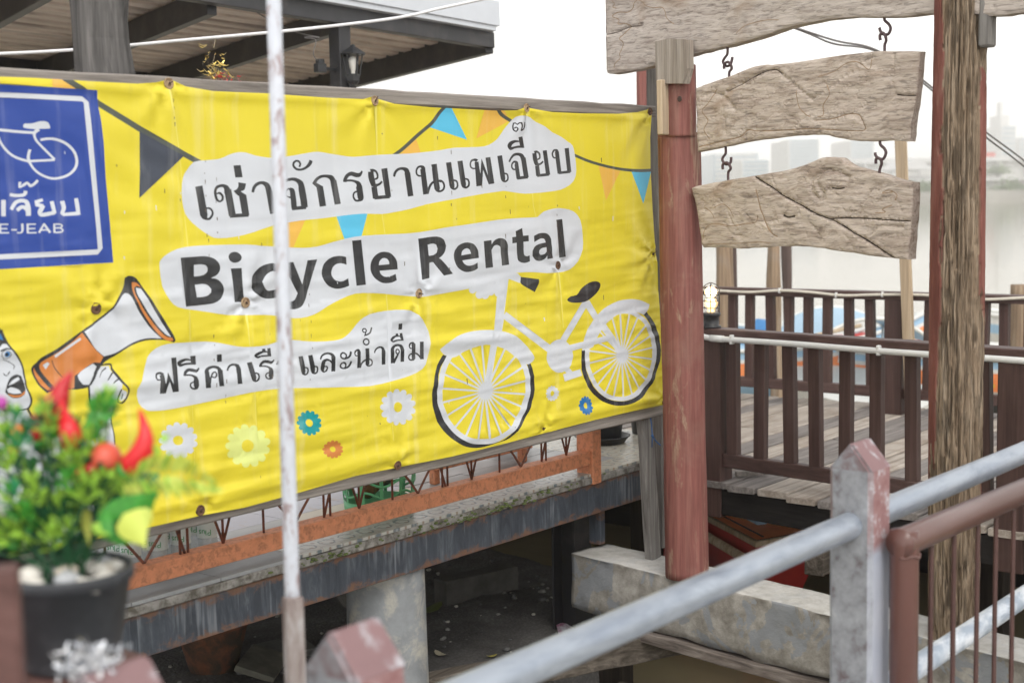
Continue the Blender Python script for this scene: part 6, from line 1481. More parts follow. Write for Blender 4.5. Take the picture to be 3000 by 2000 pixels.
obj('edge_screed', v, f, plain('dirty_edge_screed', (.27, .26, .245), .9, 0, .3, 16, .7, dirt=(.10, .09, .075), dirt_amt=.5, dirt_scale=18), pf)
bm_v, bm_f = bar((PX0, PY0 + .055, FZ - .135), (PX1, PY0 + .055, FZ - .135), 0.075, 0.158, seg=60, bev=.003, rough=.0015, seed=4)
sb = obj('steel_channel', bm_v, bm_f, MT['steel_beam'], pf)
for v0 in sb.data.vertices: v0.co.z -= (FZ - .135 - .079 - 1.17)
sb.location.z += (FZ - .135 - .079 - 1.17)
v, f = bar((PX0, 2.6, FZ - .15), (PX1, 2.6, FZ - .15), 0.08, 0.16); obj('steel_channel', v, f, MT['steel_dark'], pf)
for x in (-3.4, -2.2, -1.0, 0.2, 1.08):
    v, f = bar((x, PY0 + .10, FZ - .13), (x, 4.0, FZ - .13), 0.06, 0.12); obj('joist', v, f, MT['steel_dark'], pf)
rnd = random.Random(3)
rows = [(0.305, 0.155), (0.462, 0.40), (0.864, 0.40), (1.266, 0.40), (1.668, 0.40), (2.07, 0.40), (2.472, .4)]
for ri, (y0, dy) in enumerate(rows):
    w = 0.40
    x = PX0 + 0.04
    k = 0
    while x < PX1 - .02:
        w_ = min(w, PX1 - .005 - x)
        if w_ < .05: break
        if ri == 0: mt = 'motif' if -2.35 < x < -.15 else ('dusty' if x < -2.3 else ('grey' if x < -.1 else 'motif2'))
        elif ri == 1: mt = {0: 'cream', 1: 'cream', 2: 'blue', 3: 'grey'}[int((x + 5.2) * 1.25) % 4] if -3.2 < x < -1.0 else ('dusty' if x < -3.2 else ('grey' if x < -.05 else 'motif2'))
        elif ri == 2: mt = ('lilac' if x < -1.1 else 'grey') if x < .0 else 'motif2'
        else: mt = rnd.choice(['lilac', 'grey', 'lilac']) if x < .0 else 'motif3'
        dz = rnd.uniform(0, .002)
        v, f = box((x + w_ / 2, y0 + dy / 2, FZ - .0085 + dz), w_ - .004, dy - .004, 0.014, 0.0015)
        obj('tile', v, f, TILE[mt], pf)
        x += w
mo = MB()
for i in range(260):
    x = rnd.gauss(-.95, .38)
    if rnd.random() < .2: x = rnd.gauss(-1.9, .1)
    mo.add(ico((x, PY0 + rnd.uniform(-.012, .02), FZ - .033 + rnd.uniform(-.016, .017)), rnd.uniform(.004, .013), 1, (1.3, .8, .6), .3, i))
mo_o = mo.build('moss', MT['moss'], pf)
mo_o['kind'] = 'stuff'

# piles and steel posts below
pc = (-1.37, 0.52, 1.057)
v, f = rough_post(0.30, FZ - .215, 0.185, 0.172, (pc[0], .52), 12, m=30, amp=.003)
single('concrete_pile', 'round grey concrete pile propping the steel edge of the platform', 'pile', v, f, MT['pile'], True)
sp = (0.148, 0.62, 0.822)
sr = thing('steel_post', 'black steel H post standing under the platform beside the concrete beam', 'post', (sp[0], .62, .40))
for dy in (-.07, .07):
    v, f = bar((sp[0], .62 + dy, .40), (sp[0], .62 + dy, 1.27), .15, .012, up=(0, 1, 0), bev=.001); obj('flange', v, f, MT['steel_dark'], sr)
v, f = bar((sp[0], .62, .40), (sp[0], .62, 1.268), .012, .126, up=(0, 1, 0), bev=.001); obj('web', v, f, MT['steel_dark'], sr)
s2 = (0.105, 0.42, 1.078)
v, f = bar((s2[0], .42, 0.97), (s2[0], .42, 1.19), .045, .07, up=(0, 1, 0), bev=.002)
single('steel_stub', 'short black steel stub hanging from the platform beam', 'bracket', v, f, MT['steel_beam'])
for i, (x, y) in enumerate(((1.9, 1.3), (2.6, .2), (1.6, 2.6), (3.3, 1.6), (2.2, -.9), (3.4, -.5))):
    v, f = bar((x, y, -.6), (x, y, 1.02), .16, .16, up=(1, 0, 0), seg=6, rough=.01, seed=i)
    single('deck_pile', 'dark square timber pile in the water under the plank deck', 'pile', v, f, MT['dark_timber_z'], group='piles under the plank deck')

# ------------------------------------------------------------------ orange steel grille along the platform edge
gy = PY0 + .045
og = thing('steel_grille', 'rusty orange steel grille with bent rods along the platform edge', 'railing', (-1.9, gy, FZ))
ZT = FZ + .115
Lp, Rp = -4.6, (-0.092, 0.345, 1.475)[0]
v, f = bar((Lp, gy, ZT - .035), (Rp - .0, gy, ZT - .035), 0.075, 0.07, bev=.003, seg=20); obj('bottom_rail', v, f, MT['orange_steel'], og)
v, f = bar((Lp, gy, FZ + .74), (Rp, gy, FZ + .74), 0.06, 0.05, bev=.003); obj('top_rail', v, f, MT['orange_steel'], og)
v, f = bar((Rp + .03, gy, FZ - .055), (Rp + .03, gy, FZ + .78), 0.075, 0.10, up=(0, 1, 0), bev=.003, seg=8); obj('post', v, f, MT['orange_steel'], og)
rod = lambda pts: obj('rod', *tube(pts, 0.0055, 6), MT['orange_rod'], og, True)
unit = 1.0
x = Rp - .16
zt = FZ + .72
G = lambda a, z: (a, gy, z)
k = 0
while x > Lp + .3:
    # fan, straight bar, curled heart, straight bar
    for d in (-.075, .075): rod([G(x, ZT), G(x + d, ZT + .20), G(x + d * 1.6, zt)])
    rod([G(x, ZT), G(x, zt)])
    rod([G(x - .20, ZT), G(x - .20, zt)]); rod([G(x - .165, ZT), G(x - .165, zt)]); rod([G(x - .18, ZT), G(x - .25, ZT + .20), G(x - .30, zt)]) if k % 2 else rod([G(x - .20, ZT), G(x - .13, ZT + .20)])
    hx = x - .36
    rod(smooth_pts([G(hx, ZT), G(hx + .045, ZT + .055), G(hx + .10, ZT + .12), G(hx + .115, ZT + .165), G(hx + .09, ZT + .20), G(hx + .05, ZT + .21)], 5))
    rod(smooth_pts([G(hx, ZT), G(hx - .045, ZT + .055), G(hx - .10, ZT + .12), G(hx - .115, ZT + .165), G(hx - .09, ZT + .20), G(hx - .05, ZT + .21)], 5))
    rod([G(x - .52, ZT), G(x - .52, zt)])
    x -= .72
    k += 1
# low orange frame behind
lf = thing('low_frame', 'low orange steel frame on the tiles behind the grille', 'frame', (-.35, .95, FZ))
for (a, b) in (((-.75, .78, FZ + .10), (.0, .78, FZ + .10)), ((-.75, 1.2, FZ + .10), (.0, 1.2, FZ + .10)), ((.0, .78, FZ + .10), (.0, 1.2, FZ + .10))):
    v, f = bar(a, b, .06, .05); obj('side_bar', v, f, MT['orange_steel'], lf)
for (px_, py_) in ((-.72, .8), (-.03, .8), (-.03, 1.18), (-.72, 1.18)):
    v, f = bar((px_, py_, FZ + .001), (px_, py_, FZ + .10), .04, .04, up=(1, 0, 0)); obj('foot', v, f, MT['orange_steel'], lf)

# ------------------------------------------------------------------ things on the platform
def plastic_pot(c, r, h, label, saucer=True, group=None):
    t = thing('plant_pot', label, 'pot', c, group)
    prof = [(r * .72, 0.002), (r * .74, .01), (r * .98, h - .03), (r * 1.04, h - .03), (r * 1.06, h - .004), (r * 1.04, h), (r * .97, h), (r * .95, h - .05), (r * .7, .03), (.0001, .03)]
    obj('body', *lathe(prof, c, 48), MT['black_plastic'], t, True)
    if saucer:
        p2 = [(r * .85, 0.0), (r * .9, .004), (r * 1.08, .035), (r * 1.13, .038), (r * 1.13, .043), (r * 1.06, .043), (r * .86, .010), (.0001, .010)]
        obj('saucer', *lathe(p2, c, 48), MT['black_plastic'], t, True)
    obj('soil', *lathe([(r * .93, h - .05), (.0001, h - .045)], c, 32), MT['ground'], t, True)
    return t
pcn = (0.684, 0.789, 1.38)
plastic_pot((pcn[0], pcn[1], FZ), .14, .30, 'black plastic plant pot with a saucer on the patterned tiles')
plastic_pot((pcn[0] - .30, pcn[1] + .42, FZ), .13, .28, 'black plastic plant pot behind the low orange frame', False)

# green laundry basket full of bottles
def basket():
    c = V((-1.295, 0.6, 1.38)); c = V(c.x + .0, c.y + .02, FZ)
    t = thing('plastic_basket', 'green plastic lattice basket full of empty bottles behind the grille', 'basket', c)
    r0, r1, h = .150, .185, .38
    obj('base', *lathe([(.0001, .002), (r0 * .98, .002), (r0 + .004, .01), (r0 + .008, .055), (r0 + .001, .055), (r0 - .004, .012), (.0001, .012)], c, 48), MT['green_plastic'], t, True)
    rr_ = lambda z: r0 + (r1 - r0) * z / h
    for k in range(11):
        a = 2 * math.pi * k / 11
        w = .030 if k % 3 == 0 else .016
        pts = [c + V(math.cos(a) * rr_(z), math.sin(a) * rr_(z), z) for z in (.05, .16, .27, h)]
        mb = MB()
        for p, q in zip(pts, pts[1:]): mb.add(bar(p, q, .005, w, up=(-math.sin(a), math.cos(a), 0), bev=.001))
        obj('rib', mb.v, mb.f, MT['green_plastic'], t)
    for z in (.095, .15, .205, .26, .315):
        pts = [c + V(math.cos(a) * rr_(z), math.sin(a) * rr_(z), z + .014 * math.sin(a * 5.5 + z * 9)) for a in [2 * math.pi * i / 60 for i in range(60)]]
        obj('hoop', *tube(pts, .0058, 6, closed=True), MT['green_plastic'], t, True)
    pts = [c + V(math.cos(a) * r1, math.sin(a) * r1, h) for a in [2 * math.pi * i / 60 for i in range(60)]]
    obj('rim', *tube(pts, .010, 8, closed=True), MT['green_plastic'], t, True)
    cols = [plain('clear_bottle', (.55, .58, .60), .15, 0, .1), plain('white_bottle', (.62, .60, .56), .4, 0, .1), plain('brown_bottle', (.16, .08, .04), .2, 0, .1), plain('blue_bottle', (.16, .36, .52), .25, 0, .1), plain('dark_can', (.05, .06, .06), .3, 0, .1)]
    rn = random.Random(8)
    for i in range(16):
        a, rr2 = rn.uniform(0, 6.28), rn.uniform(.03, .095)
        p = c + V(math.cos(a) * rr2, math.sin(a) * rr2, rn.uniform(.05, .22))
        ax = V(rn.uniform(-.7, .7), rn.uniform(-.7, .7), .8)
        b = thing('bottle', 'empty drink bottle lying in the green lattice basket', 'bottle', p, 'bottles in the green basket')
        obj('body', *lathe([(.0001, 0), (.028, .002), (.030, .02), (.030, .10), (.013, .135), (.012, .15)], p, 14, ax), cols[i % 5], b, True)
        obj('cap', *lathe([(.014, .145), (.014, .163), (.0001, .164)], p, 12, ax), cols[(i + 1) % 5], b, True)
basket()

# shrink-wrapped packs of bottled water, upside down "Plus" labels
def text_strokes(s, o, ux, uz, h, w):
    """tiny stroke lettering on a curved or flat face; returns bars"""
    G_ = {'P': [[(0, 0), (0, 1)], [(0, 1), (.45, 1), (.55, .8), (.45, .55), (0, .55)]], 'l': [[(.1, 0), (.1, 1)]], 'u': [[(0, .7), (0, .2), (.15, 0), (.35, 0), (.5, .2)], [(.5, .7), (.5, 0)]], 's': [[(.45, .6), (.25, .7), (.05, .58), (.2, .38), (.4, .28), (.42, .08), (.2, 0), (0, .1)]], 'M': [[(0, 0), (0, 1), (.35, .3), (.7, 1), (.7, 0)]]}
    adv = {'P': .75, 'l': .32, 'u': .75, 's': .65}
    out, x = [], 0
    for ch in s:
        for st in G_[ch]:
            for a, b in zip(st, st[1:]):
                out.append((o + ux * ((x + a[0]) * h) + uz * (a[1] * h), o + ux * ((x + b[0]) * h) + uz * (b[1] * h)))
        x += adv[ch]
    return out
def clear_mat(name, col, alpha):
    m, nt, b = newmat(name)
    b.inputs['Base Color'].default_value = (*col, 1)
    b.inputs['Roughness'].default_value = 0.12
    b.inputs['Alpha'].default_value = alpha
    n = noise_n(nt, coords(nt), 30, 3, .5)
    bump(nt, b, n, .3, .01)
    return m
MT['clear'] = clear_mat('clear_pet', (.62, .68, .70), .55)
MT['wrap'] = clear_mat('shrink_wrap', (.75, .80, .82), .16)
lab_w, lab_g, lab_b = plain('label_white', (.66, .72, .70), .4), plain('label_green', (.03, .30, .10), .4), plain('label_blue', (.05, .28, .50), .4)
def water_pack():
    base = V(-2.25, .60, FZ)
    wpx = [-2.7008, -2.6105, -2.4734, -2.3897]
    rn = random.Random(2)
    for i, x in enumerate((wpx[0], wpx[1] + .03, wpx[2], wpx[3] + .045)):
        for j in range(2):
            c = V(x, .52 + j * .085 + (i % 2) * .0, FZ)
            t = thing('water_bottle', 'clear water bottle with a white and green Plus label, stood upside down behind the grille', 'bottle', c, 'upside down water bottles')
            r = .038
            obj('body', *lathe([(.013, .0), (.014, .02), (.020, .035), (r, .075), (r, .09), (r * .95, .10), (r, .11), (r, .20), (r * .95, .21), (r, .22), (r, .262), (.0001, .265)], c, 28), MT['clear'], t, True)
            obj('cap', *lathe([(.0001, .001), (.016, .001), (.016, .017), (.0001, .018)], c, 16), lab_g, t, True)
            lb_ = obj('label', *lathe([(r + .0008, .105), (r + .0008, .19)], c, 36), lab_w, t, True)
            mbg, mbb = MB(), MB()
            fx = V(-.74, -.67, 0); ux = V(-.67, .74, 0)      # label turned to the railing; lettering runs right to left because it is upside down
            for (a, b) in text_strokes('Plus', V(c.x, c.y, FZ + .138) + fx * (r + .0012) - ux * .018, ux, V(0, 0, -1), .020, .002):
                def wrap(p):
                    d = (p - c); off = d.dot(ux); ang = off / r
                    return c + fx * (math.cos(ang) * (r + .0016)) + ux * (math.sin(ang) * (r + .0016)) + V(0, 0, d.z)
                mbg.add(bar(wrap(a), wrap(b), .0034, .0014, up=fx, bev=.0003))
            obj('lettering', mbg.v, mbg.f, lab_g, lb_)
            for q in range(5):
                a0 = -.9 + q * .36
                tri = [c + fx * (math.cos(s_) * (r + .0014)) + ux * (math.sin(s_) * (r + .0014)) + V(0, 0, z_) for s_, z_ in ((a0, .187), (a0 + .34, .187), (a0 + .17, .163))]
                mbb.add((tri, [(0, 1, 2)]))
            obj('zigzag', mbb.v, mbb.f, lab_b, lb_)
    cx, cy = (wpx[0] + wpx[3] + .05) / 2, .565
    v, f = box((cx, cy, FZ + .137), wpx[3] - wpx[0] + .15, .19, .272, .03)
    single('shrink_wrap', 'clear crinkled shrink wrap round the upside down water bottles', 'plastic wrap', v, f, MT['wrap'])
water_pack()

# terracotta pot, rubble and litter under the platform
def under():
    c = V((-1.427, 1.664, 0.5)); c.z = ground_z(c.x, c.y) - .005
    t = thing('terracotta_pot', 'weathered terracotta pot standing on the mud below the platform', 'pot', c)
    r, h = .185, .30
    obj('body', *lathe([(.0001, .0), (r * .62, .0), (r * .95, h - .07), (r * 1.02, h - .065), (r * 1.08, h - .005), (r * 1.05, h), (r * .98, h), (r * .92, h - .08), (r * .5, .05), (.0001, .05)], c, 44), MT['terracotta'], t, True)
    rn = random.Random(5)
    for i, (px3, s_, rz) in enumerate((((-1.266, 1.482, 0.5), (.34, .20, .03), .6), ((-0.455, 1.732, 0.5), (.36, .30, .012), 1.2), ((-1.022, 1.602, 0.5), (.28, .20, .05), -.3))):
        p = V(px3); z = ground_z(p.x, p.y)
        a = [.32, 1.05, .1][i]
        d = V(math.cos(rz), math.sin(rz), 0)
        tl = V(-math.sin(rz) * math.cos(a), math.cos(rz) * math.cos(a), math.sin(a))
        q = p + V(0, 0, z - p.z + s_[1] / 2 * math.sin(a) + .006)
        vv, ff = bar(q - d * s_[0] / 2, q + d * s_[0] / 2, s_[1], s_[2], up=d.cross(tl), bev=.004, seg=4, rough=.004, seed=i)
        single('broken_slab', ['loose mossy paving slab lying on the mud', 'thin broken tile leaning against the concrete pile', 'flat broken slab half under another'][i], 'slab', vv, ff, plain('dirty_slab_%d' % i, [(.14, .135, .11), (.17, .16, .145), (.12, .12, .11)][i], .9, 0, .3, 12, .5))
    mb = MB()
    for i in range(900):
        x, y = rn.uniform(-4, 1.0), rn.uniform(.38, 3.2)
        s_ = rn.uniform(.004, .016) * (1 if rn.random() < .93 else 1.9)
        mb.add(ico((x, y, ground_z(x, y) + s_ * .3), s_, 1, (1.2, 1, .6), .4, i), rn.choice((0, 0, 0, 1, 2)))
    o = mb.build('gravel', [plain('dark_pebble', (.10, .10, .10), .9), plain('grey_pebble', (.24, .235, .22), .9), plain('pale_pebble', (.42, .40, .36), .9)], None, True)
    o['kind'] = 'stuff'
    o['label'] = 'loose gravel and rubble on the dark mud'
    p = V((0.11, 0.621, 0.5)); z = ground_z(p.x, p.y) + .012
    vv = [(p.x + a * .5 * math.cos(.8) - b * .5 * math.sin(.8), p.y + a * .5 * math.sin(.8) + b * .5 * math.cos(.8), z + .02 * math.sin(a * 9 + b * 4)) for b in (-.12, 0, .12) for a in (-.2, -.1, 0, .1, .2)]
    ff = [(j * 5 + i, j * 5 + i + 1, j * 5 + i + 6, j * 5 + i + 5) for j in range(2) for i in range(4)]
    single('paper_wrapper', 'crumpled white printed wrapper on the mud by the concrete beam', 'litter', vv, ff, plain('printed_wrapper', (.58, .57, .62), .5, 0, .1, 9, .1, dirt=(.28, .10, .18), dirt_amt=.5, dirt_scale=16))
    for i, (q, col) in enumerate((((-0.141, 1.396, 0.5), (.10, .12, .03)), ((-0.616, 0.885, 0.5), (.42, .38, .28)), ((-0.487, 0.657, 0.5), (.30, .26, .06)))):
        p = V(q); z = ground_z(p.x, p.y) + .012
        a = i * 1.3; s_ = [.11, .05, .03][i]
        ring = [(p.x + s_ * math.cos(t_) * math.cos(a) - s_ * .4 * math.sin(t_) * math.sin(a), p.y + s_ * math.cos(t_) * math.sin(a) + s_ * .4 * math.sin(t_) * math.cos(a), z + .25 * s_ * math.cos(t_) ** 2) for t_ in [k * math.pi / 5 for k in range(10)]]
        single('fallen_leaf', ['large curled green leaf on the mud beside the concrete pile', 'pale dry leaf on the gravel', 'small yellow leaf on the gravel'][i], 'leaf', ring + [(p.x, p.y, z - .004)], [(k, (k + 1) % 10, 10) for k in range(10)], plain('leaf_%d' % i, col, .7))
    a, b = V((0.02, 1.45, 0.55)), V((0.532, 1.343, 0.55))
    vv, ff = bar(V(a.x, a.y, .52), V(b.x, b.y, .52), .12, .22, seg=10, rough=.006)
    single('kerb_block', 'low dark concrete kerb on the mud at the back of the platform', 'kerb', vv, ff, plain('dark_damp_concrete', (.075, .072, .066), .9, 0, .35, 8, .5))
under()

# ------------------------------------------------------------------ metal roof canopy over the terrace
RP, D1, D2, RN = V((0.627, 2.824, 3.926)), V((0.999, -0.002, -0.033)), V((0.272, 0.961, -0.047)), V((0.033, 0.04, 0.999))
def roof(s, t, h=0.0): return RP + D1 * s + D2 * t + RN * h
cn = thing('roof_canopy', 'open metal roof canopy with white fascia and black steel beams over the terrace', 'roof', (RP.x, RP.y, FZ))
def corr():
    v, f = [], []
    s0, s1, t0, t1 = -6.0, 1.50, -0.02, 3.25
    per = 0.19
    prof = [(0, 0), (.085, 0), (.105, .042), (.150, .042), (.170, 0)]
    ts = []
    t = t0
    while t < t1:
        for (a, h) in prof: ts.append((t + a, h))
        t += per
    ns = 30
    for i in range(ns + 1):
        s = s0 + (s1 - s0) * i / ns
        for (t, h) in ts: v.append(roof(s, t, 0.06 + h + .002 * noise.noise(V(s * 4, t * 9, 0))))
    n = len(ts)
    for i in range(ns):
        for k in range(n - 1): f.append((i * n + k, i * n + k + 1, (i + 1) * n + k + 1, (i + 1) * n + k))
    return v, f
rsheet = plain('foil_backed_roof_sheet', (0.74, 0.64, 0.57), 0.5, 0.0, 0.18, 10, 0.5, dirt=(0.40, 0.33, 0.29), dirt_amt=0.4, dirt_scale=5, stretch=(.25, 1.5, 1))
obj('corrugated_sheet', *corr(), rsheet, cn)
def rbeam(name, a, b, w, h, off, mat):
    v, f = bar(roof(*a, off), roof(*b, off), w, h, up=RN, bev=.003)
    obj(name, v, f, mat, cn)
for s in (-3.9, -2.9, -1.95, -.95, .05):
    rbeam('beam', (s, -.03), (s, 3.2), .06, .16, -.03, MT['steel_dark'])
rbeam('beam', (1.50, -.10), (1.50, 3.2), .07, .20, -.0, MT['steel_dark'])
rbeam('beam', (-6.0, 3.22), (1.52, 3.22), .06, .16, .0, MT['steel_dark'])
rbeam('edge_channel', (-6.0, -.10), (1.52, -.10), .07, .11, -.01, MT['steel_dark'])
rbeam('fascia_trim', (-6.0, -.165), (1.50, -.165), .05, .035, .06, MT['white_sheet'])
rbeam('fascia_panel', (-6.0, -.19), (1.53, -.19), .03, .175, .165, MT['white_sheet'])
ct = roof(.06, -.05)
v, f = bar((ct.x, ct.y, FZ), (ct.x + .0, ct.y, ct.z - .02), .10, .10, up=(1, 0, 0), bev=.004)
obj('column', v, f, MT['steel_dark'], cn)
v, f = bar((ct.x - .9, ct.y + 2.9, FZ), (ct.x - .9 + .85, ct.y + 2.9, ct.z - .2), .10, .10, up=(1, 0, 0), bev=.004)

# coach lantern on the column
def lantern():
    c = V((0.659, 2.651, 3.596))
    t = thing('wall_lantern', 'black six-sided coach lantern with a white bulb on the canopy column', 'lantern', (c.x, c.y, c.z - .12))
    bk = MT['black_plastic']
    ax = V(.035, 0, 1).normalized()
    def at(h): return c + ax * h
    obj('cap', *lathe([(.0001, .145), (.012, .140), (.02, .128), (.085, .088), (.088, .080), (.080, .078), (.0001, .085)], c, 6, ax), bk, t)
    for k in range(6):
        a = k * math.pi / 3 + .2
        p0 = c + V(math.cos(a) * .040, math.sin(a) * .040, -.055); p1 = c + V(math.cos(a) * .062, math.sin(a) * .062, .085)
        obj('cage_bar', *bar(p0, p1, .008, .010), bk, t)
    obj('cup', *lathe([(.0001, -.105), (.030, -.105), (.044, -.085), (.047, -.045), (.040, -.042), (.0001, -.06)], c, 6, ax), bk, t)
    obj('bulb', *lathe([(.013, -.055), (.014, -.02), (.024, .005), (.030, .032), (.026, .055), (.012, .068), (.0001, .071)], c, 20, ax), plain('opal_bulb', (.75, .73, .68), .3, 0, .03), t, True)
    obj('spigot', *lathe([(.0001, -.150), (.020, -.150), (.020, -.10)], c, 12, ax), bk, t, True)
    arm0 = c + V(0, 0, -.128); arm1 = V(ct.x + .03, ct.y - .055, arm0.z)
    obj('arm', *tube([arm0, arm1], .012, 8), bk, t, True)
    obj('wall_plate', *box((ct.x + .03, ct.y - .058, arm0.z + .02), .05, .02, .10), bk, t)
lantern()
sbx = V((0.459, 2.738, 3.587))
mbx = thing('sensor_box', 'small black junction box with a looped cable on the canopy column', 'junction box', sbx - V(0, 0, .035))
obj('housing', *box(sbx, .07, .05, .055), MT['black_plastic'], mbx)
obj('lid', *box(sbx + V(0.0, 0, .04), .045, .04, .03), MT['black_plastic'], mbx)
obj('cable', *tube(smooth_pts([V(sbx) + V(0, 0, .03), (0.405, 2.738, 3.667), (0.422, 2.731, 3.755), (0.381, 2.784, 3.769), (0.397, 2.764, 3.777), (0.437, 2.715, 3.771), (0.389, 2.861, 3.811), (0.336, 3.018, 3.884), (0.296, 3.249, 4.014)], 6), .003, 6), MT['thin_wire'], mbx, True)
obj('bracket', *bar(sbx, (ct.x, ct.y, sbx.z), .02, .02), MT['black_plastic'], mbx)
# tinsel garlands showing over the banner
def tinsel(name, label, c, r, mats, n, seed, squash=(1, 1, 1), ln=.035, wd=.004):
    rn = random.Random(seed)
    mb = MB()
    for i in range(n):
        p = V(c) + V(rn.gauss(0, r * squash[0]), rn.gauss(0, r * squash[1]), rn.gauss(0, r * squash[2]))
        d = V(rn.gauss(0, 1), rn.gauss(0, 1), rn.gauss(0, 1)).normalized() * ln * rn.uniform(.5, 1.2)
        s = d.orthogonal().normalized() * wd
        mid = p + d * .5 + V(0, 0, -.2 * ln)
        mb.add(([p - s, p + s, mid + s, mid - s, p + d + s * .4, p + d - s * .4], [(0, 1, 2, 3), (3, 2, 4, 5)]), rn.randrange(len(mats)))
    return mb
gold = plain('gold_tinsel', (.50, .36, .10), .25, .8, .2); redt = plain('red_tinsel', (.40, .03, .03), .3, .6, .2)
silv = plain('silver_tinsel', (.62, .64, .68), .18, .9, .1); silv2 = plain('white_tinsel', (.72, .72, .74), .35, .2, .1)
gc, rc = V((-1.837, 0.979, 3.324)), V((-1.811, 0.939, 3.273))
mbt = tinsel('tinsel', '', gc, .035, [gold], 90, 1, (.6, .6, 1.1))
mbt.add(tube([gc + V(0, 0, .09), (-1.622, 1.22, 3.495)], .0012, 5))
mbt.single('gold_tinsel', 'gold tinsel tuft hanging above the banner top rail', 'tinsel', [gold, gold])
mb2 = tinsel('tinsel', '', rc, .028, [redt, redt, gold], 80, 2, (1, 1, .6))
mb2.add(tube([rc, rc + V(0, 0, -.2)], .0015, 5))
mb2.single('red_tinsel', 'red and gold tinsel tuft beside the gold one behind the banner', 'tinsel', [redt, redt, gold])

# white service cable swagged across the front of the roof
pts = [(-3.165, 1.344, 3.319), (-2.851, 0.955, 3.324), (-2.616, 0.747, 3.341), (-2.344, 0.494, 3.373), (-2.024, 0.264, 3.413), (-1.718, 0.053, 3.461), (-1.522, -0.021, 3.51), (-1.384, -0.108, 3.547), (-1.278, -0.154, 3.576), (-0.652, -0.428, 3.71)]
v, f = tube(smooth_pts(pts, 8), .0062, 8)
single('service_cable', 'white cable slung across in front of the metal roof', 'cable', v, f, MT['white_cable'], True)
for k, (a, lb_) in enumerate((([(1.06, 0.694, 3.968), (2.097, 0.334, 3.753), (2.532, 0.266, 3.697), (2.871, 0.159, 3.656), (3.427, 0.084, 3.494), (4.028, -0.068, 3.198), (4.615, -0.195, 2.956), (5.764, -0.596, 2.349)], 'upper thin grey wire sloping past the log pillar to the right'), ([(1.147, 0.751, 4.002), (2.195, 0.373, 3.756), (2.61, 0.328, 3.691), (2.966, 0.202, 3.657), (3.523, 0.124, 3.484), (4.148, -0.067, 3.135), (4.713, -0.162, 2.915), (5.757, -0.6, 2.27)], 'lower thin grey wire sagging below its twin past the log pillar'))):
    v, f = tube(smooth_pts(a, 8), .0065, 6)
    single('overhead_wire', lb_, 'wire', v, f, MT['thin_wire'], True, 'overhead wires')

# ------------------------------------------------------------------ plank deck
DZ = 1.2
dk = thing('plank_deck', 'bleached wooden plank deck with a black edge beam beyond the gate', 'deck', (2.2, 0, 1.0))
rnd = random.Random(6)
y = 6.2  # the farthest planks are unseen, added so the water reflects their dark underside
i = 0
while y > -2.9:
    w = rnd.uniform(.175, .215)
    x0 = .815 + (y - w / 2 - .065) * .137 + rnd.uniform(-.02, .015)
    if y - w / 2 > .30: x0 = 1.15 + .01
    z = DZ - .018 + rnd.uniform(-.006, .003)
    tw = rnd.uniform(-.004, .004)
    xm = rnd.uniform(1.6, 3.2)
    mt = MT['deck_dark'] if rnd.random() < .22 else MT['deck']
    for (a, b) in ((x0, xm - .003), (xm + .003, 3.95)):
        v, f = bar((a, y - w / 2, z), (b, y - w / 2 + rnd.uniform(-.004, .004), z + tw), w - rnd.uniform(.012, .026), .036, bev=.005, seg=10, rough=.004, seed=i)
        o = obj('plank', v, f, mt if rnd.random() < .85 else MT['deck_dark'], dk)
        i += 1
    y -= w
rlp = lambda y_: .9 + (y_ - .148) * .1374
for (xx, lab) in ((.03, 'edge_beam'), (1.2, 'joist'), (2.6, 'joist')):
    a, b = V(rlp(.26) + xx - .04, .26, DZ - .125), V(rlp(-2.9) + xx - .04, -2.9, DZ - .125)
    v, f = bar(a + V(0, 0, .012), b + V(0, 0, .012), .07, .14, bev=.004); obj(lab, v, f, MT['dark_timber'], dk)
v, f = bar((3.85, 2.9, DZ - .12), (3.85, -2.9, DZ - .12), .07, .16); obj('edge_beam', v, f, MT['dark_timber'], dk)
for zz in (.46,):  # unseen boards added to block the sky's reflection in the water below
    v, f = bar((3.93, 6.3, zz), (3.93, -2.9, zz), .06, 1.08, seg=8, rough=.006); obj('sky_blocker', v, f, MT['dark_timber'], dk)
    v, f = bar((1.2, 6.3, zz), (3.9, 6.3, zz), .06, 1.08, seg=8, rough=.006); obj('sky_blocker', v, f, MT['dark_timber'], dk)
v, f = bar((.86, .24, DZ - .125), (3.9, .24, DZ - .125), .07, .16); obj('joist', v, f, MT['dark_timber'], dk)
v, f = bar((0.429, -0.651, 0.95), V((0.429, -0.651, 0.95)) + V(1.1, .05, 0), .10, .12, seg=6, rough=.006)
obj('cross_beam', v, f, MT['old_timber'], dk)
v, f = bar((0.992, 0.11, 1.22), V((0.934, 0.024, 1.22)) + V(.18, -.05, .01), .035, .03, seg=4, rough=.003)
single('offcut', 'loose grey timber offcut lying on the deck edge under the railing', 'timber', v, f, MT['grey_wood_x'])

